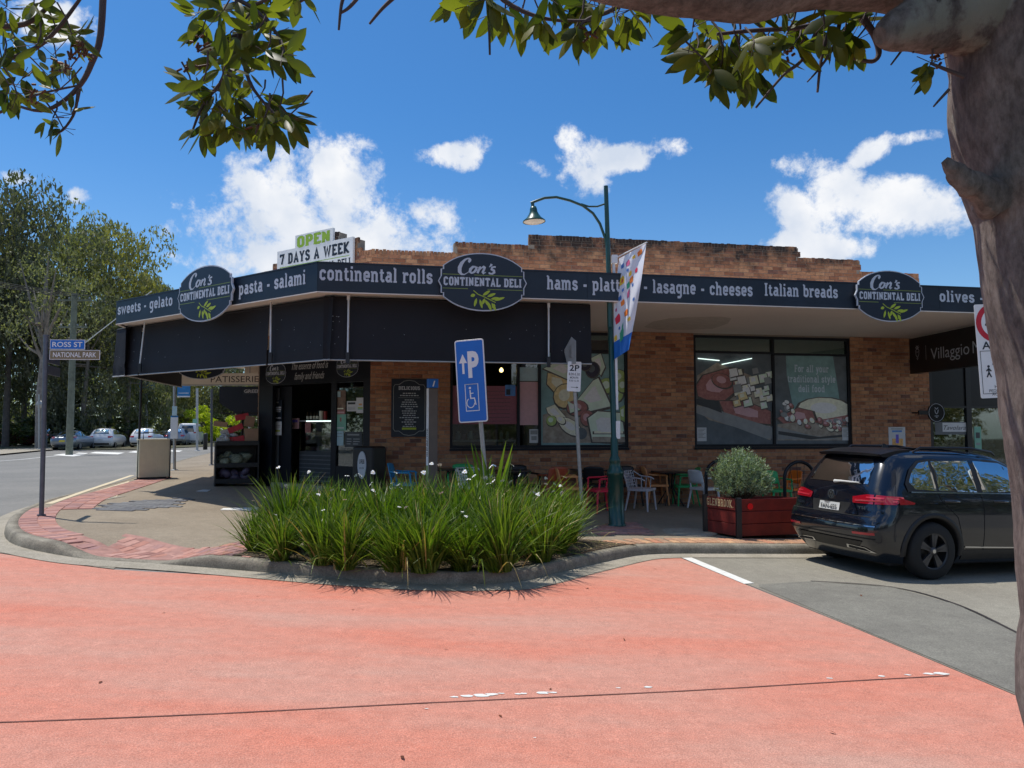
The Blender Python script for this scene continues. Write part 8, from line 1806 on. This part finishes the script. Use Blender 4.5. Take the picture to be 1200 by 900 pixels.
gm = atpx(50, 56); e = gum(gm[0], gm[1], 15.5, 3.6, 4, 'gum_leaf', 'pale trunked gum with forking limbs directly behind the street name post', zc=.72, n=3200, trunk_r=.42, lean=.6)
g = MB()
for (dx, dz) in ((-3.5, 13), (2.6, 12.5), (-1.4, 14.5), (3.8, 10.5), (-4.4, 10)): g.tube([(.2, 0, 7.5), (dx*.5, .2, 7.5 + (dz-7.5)*.6), (dx, .3, dz)], [.16, .10, .03], 6, 'gum_bark')
g.build('limb', parent=e)
for i, (px, D_, R_, H_, m, nm, lb_) in enumerate(((18, 58, 3.4, 3.6, 'shrub_leaf', 'bush', 'rounded green bush left of the street name post'), (70, 57, 3.0, 3.4, 'shrub_leaf', 'bush', 'green bush behind the silver sedan'), (112, 60, 3.4, 3.2, 'shrub_leaf', 'bush', 'green bush behind the white compact suv'), (150, 62, 3.2, 3.6, 'gum_leaf_olive', 'bush', 'olive bush behind the white suv'), (190, 66, 3.4, 4.2, 'gum_leaf_olive', 'bush', 'olive bush left of the bus stop'), (222, 70, 2.2, 4.0, 'bright_leaf', 'bush', 'small yellow green shrub right of the bus stop'), (246, 70, 2.5, 4.6, 'bright_leaf', 'bush', 'bright yellow green shrub behind the thin pole'), (275, 80, 4, 4.0, 'shrub_leaf', 'bush', 'green bush behind the produce rack'))):
    x, y = atpx(px, D_ + 8); key = 20 + i
    me, cl = crown_mesh(key, 1, 1.2, 2600, .07, m, nclump=16); e = empty('bush', (x, y, zroad(x, y)), 0, lb_, 'bush'); o = bpy.data.objects.new('foliage', me); COL.objects.link(o); o.parent = e; o.location = (0, 0, H_*.45); o.scale = (R_, R_, H_*.62); o['kind'] = 'stuff'
    g = MB(); [g.tube([(0, 0, 0), (a*.3, 0, H_*.3), (a*.8, .1, H_*.6)], [.08, .06, .02], 5, 'gum_bark_dark') for a in (-1, .2, 1)]; g.build('stem', parent=e)
# far woodland as one mass
rs = np.random.RandomState(3); nW = 26000; xw = rs.uniform(-125, 10, nW); yw = 104 + rs.uniform(0, 26, nW) + (xw + 60)*.0; hw = (9 + 6*np.sin(xw*.16) + 3*np.sin(xw*.43 + 1) ) * (.9 + .2*rs.rand(nW)); zw = rs.uniform(0, 1, nW)**.8 * hw
c = np.stack([xw, yw, zw], 1); a = rs.normal(size=(nW, 3)); a /= np.linalg.norm(a, axis=1)[:, None]; b = np.roll(a, 1, 1); s_ = .55*rs.uniform(.5, 1.3, nW)[:, None]; v = np.stack([c - a*s_, c + b*s_*.6, c + a*s_, c - b*s_*.6], 1).reshape(-1, 3)
me = bpy.data.meshes.new('far_woodland'); me.vertices.add(4*nW); me.vertices.foreach_set('co', v.astype(np.float32).ravel()); me.loops.add(4*nW); me.polygons.add(nW); me.loops.foreach_set('vertex_index', np.arange(4*nW, dtype=np.int32)); me.polygons.foreach_set('loop_start', np.arange(0, 4*nW, 4, dtype=np.int32)); me.polygons.foreach_set('loop_total', np.full(nW, 4, dtype=np.int32)); me.update(); me.validate(); me.materials.append(MATS['gum_leaf']); o = bpy.data.objects.new('far_woodland', me); COL.objects.link(o); o['kind'] = 'stuff'
# unseen trees and low building added to darken reflections in shop glass and car
for i, (x, y, H_, R_, v) in enumerate(((-17, -34, 8, 6.5, 1), (-5, -36, 7, 6.5, 3), (7, -35, 8, 6.5, 2), (20, -32, 8, 6.5, 1), (31, -14, 9, 5.5, 3), (33, -2, 9, 4.6, 2), (-40, 4, 9, 5.5, 3), (-42, 13, 11, 6, 1), (-44, 23, 10, 6, 3), (21, 3, 11, 4.5, 1), (26, -6, 12, 5, 3))):
    gum(x, y, H_, R_, v, None, 'unseen tree added outside the view to be mirrored in the shop glass and the car windows', group='unseen trees added for reflections', zc=.5)
g = MB(); g.box(-30, 34, -52, -44, -.4, 4.6, 'render_grey'); tag(g.build('unseen_building_row'), 'unseen plain grey building added behind the viewer to block low sky in reflections', 'building')

# timber power pole, cross arms, wires and street lamp arms
def farpole(px, D_, Hm, r_, m, name, label, arms):
    x, y = atpx(px, D_); z0_ = zroad(x, y); e = empty(name, (x, y, z0_), 0, label, 'power pole' if 'power' in name else 'pole'); g = MB(); g.tube([(0, 0, 0), (0, 0, Hm)], [r_, r_*.8], 10, m); g.build('pole', parent=e)
    for (z, L_, t) in arms:
        g = MB(); g.box(-L_/2, L_/2, -.05, .05, z - .05, z + .05, 'pole_timber'); g.build('cross_arm', parent=e)
        for k in (-.45, -.15, .15, .45):
            g = MB(); g.lathe([(0, z + .09), (.04, z + .06), (.05, z + .12), (.03, z + .19), (0, z + .2)], 8, 'galv', c=(k*L_, 0)); g.build('insulator', parent=e)
    return e, Vector((x, y, z0_))
mat('pole_timber', (.17, .18, .13), .85, var=.3, scale=3)
e, pw = farpole(83, 44, 9.5, .20, 'pole_timber', 'power_pole', 'greenish timber power pole with two cross arms behind the parked cars', ((9.1, 2.0, 0), (7.5, 1.6, 0)))
for i in range(4):
    g = MB(); x = pw.x - .9 + i*.6; pts = [Vector((x + (-46 - x)*t, pw.y + (20 - pw.y)*t, pw.z + 9.35 + 5.0*t - 3.2*t*(1-t)*4*.35)) for t in [k/10 for k in range(11)]]; g.tube(pts, .018, 4, 'trim'); tag(g.build('power_wire'), 'thin overhead wire running from the timber pole to the upper left', 'wire', 'overhead wires at the left')
g = MB(); pts = [Vector((pw.x + .3 + 11*t, pw.y + 1*t, pw.z + 6.2 + 3.6*t)) for t in (0, .5, 1)]; g.tube([Vector((pw.x, pw.y, pw.z + 6.0)), Vector((pw.x + 6.0, pw.y - 3, pw.z + 9.1))], .03, 4, 'strap'); tag(g.build('guy_wire'), 'pale stay wire slanting up right from the timber pole', 'wire')

# ------------------------------------------------------------------ the near tree we stand under
m = bpy.data.materials.new('near_bark'); m.use_nodes = True; t = m.node_tree; N_ = t.nodes; L__ = t.links; bs_ = N_['Principled BSDF']; bs_.inputs['Roughness'].default_value = .9; tc = N_.new('ShaderNodeTexCoord')
def nz_(s, d=8, r=.65, sc=(1, 1, .35)):
    mp = N_.new('ShaderNodeMapping'); mp.inputs['Scale'].default_value = sc; L__.new(tc.outputs['Object'], mp.inputs[0]); n = N_.new('ShaderNodeTexNoise'); n.inputs['Scale'].default_value = s; n.inputs['Detail'].default_value = d; n.inputs['Roughness'].default_value = r; L__.new(mp.outputs[0], n.inputs['Vector']); return n.outputs['Fac']
def ramp_(f, st):
    r_ = N_.new('ShaderNodeValToRGB'); L__.new(f, r_.inputs[0]); r_.color_ramp.elements[0].position = st[0][0]; r_.color_ramp.elements[0].color = (*st[0][1], 1); r_.color_ramp.elements[1].position = st[-1][0]; r_.color_ramp.elements[1].color = (*st[-1][1], 1)
    for p_, c in st[1:-1]: q = r_.color_ramp.elements.new(p_); q.color = (*c, 1)
    return r_.outputs[0]
c1 = ramp_(nz_(7, 10, .72), [(.3, (.12, .09, .078)), (.44, (.25, .195, .17)), (.56, (.33, .27, .235)), (.75, (.44, .38, .33))])
fine = ramp_(nz_(48, 6, .7, (1, 1, .5)), [(.32, (.5, .47, .45)), (.62, (1.15, 1.15, 1.15))]); mf = N_.new('ShaderNodeMix'); mf.data_type = 'RGBA'; mf.blend_type = 'MULTIPLY'; mf.inputs[0].default_value = 1; L__.new(c1, mf.inputs[6]); L__.new(fine, mf.inputs[7]); c1 = mf.outputs[2]
l1 = ramp_(nz_(2.6, 9, .6, (1, 1, .8)), [(.61, (0, 0, 0)), (.64, (1, 1, 1))]); mxx = N_.new('ShaderNodeMix'); mxx.data_type = 'RGBA'; L__.new(l1, mxx.inputs[0]); L__.new(c1, mxx.inputs[6]); mxx.inputs[7].default_value = (.40, .36, .29, 1)
d1 = ramp_(nz_(9, 5, .7, (1, 1, .5)), [(.30, (1, 1, 1)), (.36, (0, 0, 0))]); mx2 = N_.new('ShaderNodeMix'); mx2.data_type = 'RGBA'; L__.new(d1, mx2.inputs[0]); L__.new(mxx.outputs[2], mx2.inputs[6]); mx2.inputs[7].default_value = (.07, .045, .038, 1); L__.new(mx2.outputs[2], bs_.inputs['Base Color'])
bmp = N_.new('ShaderNodeBump'); bmp.inputs['Strength'].default_value = 1.0; bmp.inputs['Distance'].default_value = .035; L__.new(nz_(20, 12, .78, (1, 1, .45)), bmp.inputs['Height']); L__.new(bmp.outputs[0], bs_.inputs['Normal']); MATS['near_bark'] = m
leafmat('near_leaf', (.035, .052, .012), (.17, .18, .028), trans=.5, rough=.45); leafmat('near_leaf_brown', (.12, .05, .03), (.25, .09, .04), trans=.3)
mat('twig', (.085, .055, .05), .8, var=.3)
def at_D(px, py, D): r_ = ray(px, py); k = D / r_.y; return Vector((r_.x*k, D, EYE + r_.z*k))
TD = 1.75; e = empty('overhanging_tree', (1.50, TD, zroad(1.5, TD)), 0, 'near grey barked tree leaning in at the right with leafy limbs across the top', 'tree')
edge = [(1208, 980), (1200, 860), (1197, 740), (1193, 690), (1187, 600), (1177, 520), (1172, 473), (1168, 429), (1160, 380), (1151, 335), (1144, 285), (1138, 235), (1123, 187), (1114, 140), (1111, 105), (1110, 67), (1102, 20), (1098, -40), (1100, -120), (1110, -260), (1125, -420)]
random.seed(2)
def organic(mb, pts, rad, n, mname, amp=.10, fr=5.0, seed=0):
    k = len(pts); P_ = smooth_line3(pts, 5); Rr = []
    for i in range(len(P_)): t = i / (len(P_)-1) * (k-1); a = int(min(t, k-2)); Rr.append(rad[a] + (rad[a+1]-rad[a])*(t-a))
    vs = []; up = Vector((0, 1, 0))
    for i, p in enumerate(P_):
        tg = (P_[min(i+1, len(P_)-1)] - P_[max(i-1, 0)]).normalized(); a = tg.cross(up); a = a.normalized() if a.length > .01 else Vector((1, 0, 0)); b = a.cross(tg).normalized()
        for j in range(n):
            an = 2*math.pi*j/n; d = a*math.cos(an) + b*math.sin(an); q = p + d*Rr[i]; f = 1 + amp*noise.noise(q*fr + Vector((seed, 0, 0))) + amp*.5*noise.noise(q*fr*3.1); vs.append(p + d*Rr[i]*f)
    m_ = len(P_); mb.add(vs, [(i*n+j, i*n+(j+1) % n, (i+1)*n+(j+1) % n, (i+1)*n+j) for i in range(m_-1) for j in range(n)], mname, True); mb.add(vs[-n:], [tuple(range(n))], mname); mb.add(vs[:n], [tuple(range(n))[::-1]], mname)
def smooth_line3(pts, n):
    P_ = [Vector(p) for p in pts]; out = []
    for i in range(len(P_) - 1):
        a = P_[max(i-1, 0)]; b = P_[i]; c = P_[i+1]; d = P_[min(i+2, len(P_)-1)]
        for j in range(n): t = j / n; out.append(.5*((2*b) + (c-a)*t + (2*a-5*b+4*c-d)*t*t + (3*b-a-3*c+d)*t**3))
    out.append(P_[-1]); return out
def rad_at(py): return .215 + .045 * max(0, min(1, (320 - py) / 320))
tp_ = [Vector((1.74, TD, zroad(1.6, TD) - .1)), Vector((1.66, TD, .35))]; tr = [.30, .24]
for (a, b) in edge[1:]:
    r_ = rad_at(b); q = at_D(a, b, TD); te = math.atan2(q.x, TD); cx = q.x + r_
    for _ in range(8): cx = TD * math.tan(te + math.asin(r_ * .99 / math.hypot(cx, TD)))
    tp_.append(Vector((cx, TD, q.z))); tr.append(r_)
g = MB(); organic(g, tp_, tr, 44, 'near_bark', .035, 5.0); keep(g.build('trunk'), e)
# limb across the top, branch stub, broken spur
LD = 1.72
g = MB(); organic(g, [at_D(1190, -30, LD), at_D(1120, -28, LD), at_D(1040, -42, LD - .02), at_D(960, -40, LD - .05), at_D(880, -24, LD - .10), at_D(800, -28, LD - .14), at_D(720, -44, LD - .2), at_D(620, -66, LD - .28), at_D(480, -100, LD - .4), at_D(300, -150, LD - .5), at_D(80, -190, LD - .6)], [.14, .13, .105, .095, .088, .085, .078, .07, .06, .05, .035], 24, 'near_bark', .10, 7, 3); keep(g.build('limb'), e)
g = MB(); organic(g, [at_D(1150, 10, LD), at_D(1105, 18, LD - .02), at_D(1070, 30, LD - .05), at_D(1045, 38, LD - .07), at_D(1031, 42, LD - .08)], [.12, .085, .055, .042, .018], 18, 'near_bark', .16, 9, 8); keep(g.build('branch_stub'), e)
g = MB(); organic(g, [at_D(1165, 232, LD), at_D(1134, 214, LD - .06), at_D(1117, 198, LD - .08), at_D(1106, 188, LD - .08)], [.045, .028, .018, .010], 14, 'near_bark', .45, 26, 5); keep(g.build('broken_spur'), e)
# leaf, elliptical and folded on its midrib
def leaf_mesh(seed):
    rr = random.Random(seed); g = MB(); L_ = 1.0; w = rr.uniform(.15, .21); vs = []; fs = []; bend = rr.uniform(-.12, .25); fold = rr.uniform(.15, .45); k = 6
    for i in range(k + 1):
        t = i / k; ww = w * math.sin(math.pi * t**.92) ** .68 if 0 < t < 1 else 0.004; z = bend * t*t; vs += [(t*L_, -ww, z + ww*fold), (t*L_, 0, z), (t*L_, ww, z + ww*fold)]
    g.add(vs, [(3*i+j, 3*i+j+1, 3*i+4+j, 3*i+3+j) for i in range(k) for j in (0, 1)], 'near_leaf', True); return g
LB = []
NL = [0]; stuffL = MB()
def put_leaf(p, d, ln, roll, brown=False):
    x = d.normalized(); y = x.cross(Vector((random.gauss(0, .3), -1, random.gauss(0, .3)))).normalized(); y.rotate(Matrix.Rotation(roll, 3, x)); z = x.cross(y).normalized(); T_ = Matrix(((x.x*ln, y.x*ln, z.x*ln, p.x), (x.y*ln, y.y*ln, z.y*ln, p.y), (x.z*ln, y.z*ln, z.z*ln, p.z), (0, 0, 0, 1)))
    v_ = random.randrange(4); NL[0] += 1
    if NL[0] > 296:
        for kk in (leafb[v_],): stuffL.add([T_ @ q for q in kk.v], kk.f, 'near_leaf', True)
        return
    if len(LB) <= v_ or LB[v_] is None: pass
    o = LBo[v_].copy() if LBo[v_].name in used_l else LBo[v_]
    if o is not LBo[v_]: COL.objects.link(o)
    used_l.add(LBo[v_].name); o.parent = e; o.matrix_parent_inverse = Matrix.Translation(e.location).inverted(); o.matrix_basis = T_
used_l = set(); leafb = [leaf_mesh(i) for i in range(4)]; LBo = [b_.build('leaf') for b_ in leafb]
TW = MB()
def twig(pts, r0, r1, D0, D1=None):
    D1 = D1 or D0; k = len(pts); P_ = [at_D(a, b, D0 + (D1-D0)*i/(k-1)) for i, (a, b) in enumerate(pts)]; P_ = smooth_line3(P_, 4); g = MB(); g.tube(P_, [r0 + (r1-r0)*i/(len(P_)-1) for i in range(len(P_))], 6, 'twig'); keep(g.build('twig'), e); return P_
RT = MB()
def rosette(px, py, D, n, ln=.115, ang=None, spr=1.0):
    n = int(n * 1.7); q = at_D(px, py, D); b_ = q + Vector((random.gauss(0, .03), random.gauss(0, .03), .07)); RT.tube([b_, b_.lerp(q, .5) + Vector((.006, 0, 0)), q], [.003, .0025, .002], 4, 'twig')
    for k in range(3): RT.tube([q, q + Vector((random.gauss(0, .035), random.gauss(0, .02), random.gauss(-.01, .03)))], .0012, 3, 'twig')
    p = at_D(px, py, D)
    for i in range(n):
        a = R(random.uniform(0, 360)) if ang is None else R(ang + random.gauss(0, 50*spr)); d = Vector((math.cos(a), random.gauss(0, .45), -math.sin(a) - .15)); put_leaf(p + d.normalized()*.012 + Vector([random.gauss(0, .008) for _ in range(3)]), d, ln * random.uniform(.45, .9), random.uniform(-1.1, 1.1))
random.seed(12)
# big hanging cluster (upper left centre); angles: 0 right, 90 down
D = 2.15
twig([(285, -60), (279, 0), (281, 40), (268, 90), (266, 140)], .012, .004, D); twig([(279, 0), (300, 12), (325, 40), (332, 70)], .007, .003, D); twig([(281, 40), (250, 52), (232, 60)], .006, .003, D); twig([(281, 45), (292, 95), (318, 130), (340, 150)], .007, .003, D); twig([(270, 85), (240, 120), (226, 152)], .006, .003, D); twig([(350, -40), (318, -5), (296, 6)], .008, .004, D)
for (a, b, n, an) in ((278, 2, 8, None), (262, 12, 6, 170), (232, 16, 5, 180), (238, 32, 5, 170), (296, 14, 5, None), (318, 10, 5, -20), (270, 38, 7, None), (300, 36, 7, None), (322, 40, 5, 10), (285, 60, 8, None), (250, 66, 5, 160), (312, 62, 6, 20), (330, 68, 5, 0), (262, 82, 7, None), (290, 88, 8, None), (238, 96, 5, 190), (252, 108, 6, 150), (275, 112, 8, None), (305, 112, 7, 60), (226, 104, 4, 185), (244, 128, 6, 150), (262, 134, 7, 100), (285, 138, 7, 90), (310, 138, 6, 70), (328, 126, 5, 10), (338, 136, 5, 20), (236, 148, 4, 120), (276, 150, 5, 95), (320, 148, 5, 85)):
    rosette(a, b, D + random.uniform(-.14, .14), n, .105, an)
# left corner spray
D = 2.3
twig([(122, -40), (118, 40), (107, 75), (95, 98), (75, 118), (48, 130), (14, 122)], .011, .004, D); twig([(-40, 75), (20, 66), (60, 42), (100, -10)], .009, .005, D); twig([(-30, 140), (10, 128), (40, 112), (92, 100)], .005, .003, D); twig([(92, 100), (88, 130), (76, 150), (68, 156)], .005, .0025, D); twig([(-20, 30), (30, 28), (64, 0)], .010, .006, D)
for (a, b, n, an) in ((8, 8, 5, None), (26, 22, 5, None), (50, 30, 5, None), (66, 34, 4, 300), (18, 44, 5, None), (44, 52, 4, None), (84, 40, 4, 20), (90, 44, 3, -40), (6, 64, 4, None), (66, 68, 5, 90), (82, 80, 4, 130), (52, 84, 4, 60), (26, 92, 4, 120), (10, 98, 4, 100), (20, 110, 3, 90), (66, 108, 3, 200), (62, 138, 4, 160), (74, 150, 4, 180), (84, 134, 3, -60), (0, 80, 3, 60), (4, 34, 4, 90), (40, 8, 4, 40)):
    rosette(a, b, D + random.uniform(-.2, .2), n, .095, an)
# below the limb, centre
D = 1.85
twig([(560, -40), (590, 0), (640, 22), (700, 24)], .008, .003, D); twig([(760, -20), (720, 10), (690, 22), (680, 30)], .008, .003, D)
for (a, b, n, an) in ((530, -4, 4, 120), (556, 2, 4, 135), (574, 0, 4, 60), (592, 10, 5, 90), (612, 12, 4, 80), (634, 18, 5, 90), (655, 10, 4, 70), (676, 30, 5, 110), (700, 22, 5, 60), (722, 18, 4, 60), (738, 12, 4, 60), (760, 2, 4, 100), (690, 4, 4, 120), (575, -10, 4, 100), (640, -5, 4, 60), (715, -4, 4, 90)):
    rosette(a, b, D + random.uniform(-.1, .1), n, .105, an, .8)
twig([(570, -10), (573, 30), (574, 64)], .005, .003, D)
for q in ([(405, -10), (400, 6), (397, 35)], [(465, -6), (448, 10), (433, 28)], [(425, -10), (410, 8), (398, 16)], [(380, -12), (358, -2), (345, 6)]): twig(q, .006, .003, 1.9)
rosette(352, -8, 1.9, 3, .09, 90)
# right of centre
twig([(1010, -20), (990, 10), (950, 30), (880, 36), (840, 40)], .009, .004, D); twig([(1010, 20), (1024, 40), (1030, 62), (1022, 72), (1000, 68)], .010, .004, D); twig([(985, 20), (978, 52), (962, 78), (946, 96)], .006, .002, D); twig([(960, 30), (940, 70), (918, 88), (886, 126)], .006, .003, D); twig([(970, 40), (962, 72), (958, 108)], .005, .003, D)
for (a, b, n, an) in ((812, 32, 5, 140), (830, 40, 6, 110), (848, 48, 7, 95), (866, 54, 6, 90), (884, 50, 6, 70), (900, 40, 6, None), (922, 40, 5, None), (944, 34, 5, 30), (816, 62, 5, 120), (846, 74, 6, 90), (868, 72, 6, 85), (884, 86, 4, 60), (930, 52, 4, 20), (966, 28, 4, None), (990, 36, 4, 60), (994, 20, 4, -10), (1030, 8, 4, 0), (1014, 16, 3, 200), (905, 62, 4, 50), (860, 36, 5, None), (834, 84, 4, 100), (1002, 48, 3, 80), (924, 24, 4, None)):
    rosette(a, b, D + random.uniform(-.1, .1), n, .105, an, .8)
twig([(1130, 90), (1105, 80), (1090, 74)], .005, .003, 1.7); rosette(1092, 74, 1.7, 6, .075, 140, .8)
for q in ([(1112, 105), (1100, 118), (1094, 125)], [(1075, 40), (1070, 62)], [(1066, 45), (1056, 60), (1044, 76)]): twig(q, .004, .002, 1.7)
o = keep(RT.build('twiglets'), e); o['kind'] = 'stuff'
if stuffL.v: o = keep(stuffL.build('leaf_cluster'), e); o['kind'] = 'stuff'
# small berry stalks in the foliage
g = MB(); random.seed(6)
for (a, b) in ((90, 58), (84, 66), (72, 80), (40, 108), (96, 60), (885, 62), (922, 60), (940, 62), (832, 60), (690, 42), (235, 50), (222, 78), (300, 150), (330, 140), (1098, 66)):
    for k in range(9):
        p = at_D(a + random.gauss(0, 5), b + random.gauss(0, 5), 2.1 if a < 400 else 1.85); g.tube([p, p + Vector((random.gauss(0, .01), 0, random.gauss(0, .01)))], .0035, 4, 'near_leaf_brown')
o = keep(g.build('berries'), e); o['kind'] = 'stuff'
# crown overhead, above and behind the frame: shades the trunk and shows in the car windows
me, cl = crown_mesh(91, 1, .8, 5200, .05, 'near_leaf', nclump=30); o = bpy.data.objects.new('crown', me); COL.objects.link(o); o.location = (1.8, -2.2, 5.6); o.scale = (2.8, 2.2, 1.6); keep(o, e); o['kind'] = 'stuff'
random.seed(44)
lf = None
for i, (a, b) in enumerate(((412, 716), (520, 762), (646, 808), (588, 842), (190, 720), (300, 700), (980, 862), (732, 752), (860, 716), (120, 800), (690, 690), (770, 668), (470, 888), (1010, 700))):
    p = ground_at(a, b); L_ = random.uniform(.03, .055)
    if lf is None: lf = o = leaf_mesh(9).build('fallen_leaf'); lf.data.materials[0] = M['near_leaf_brown']
    else: o = lf.copy(); COL.objects.link(o)
    o.location = (p.x, p.y, p.z + .012); o.scale = (L_, L_, L_); o.rotation_euler = (random.uniform(-.3, .3), random.uniform(-.2, .2), random.uniform(0, 6.28)); tag(o, 'small dry brown leaf lying on the road surface', 'leaf', 'fallen leaves on the road')
print('near leaves', NL[0])
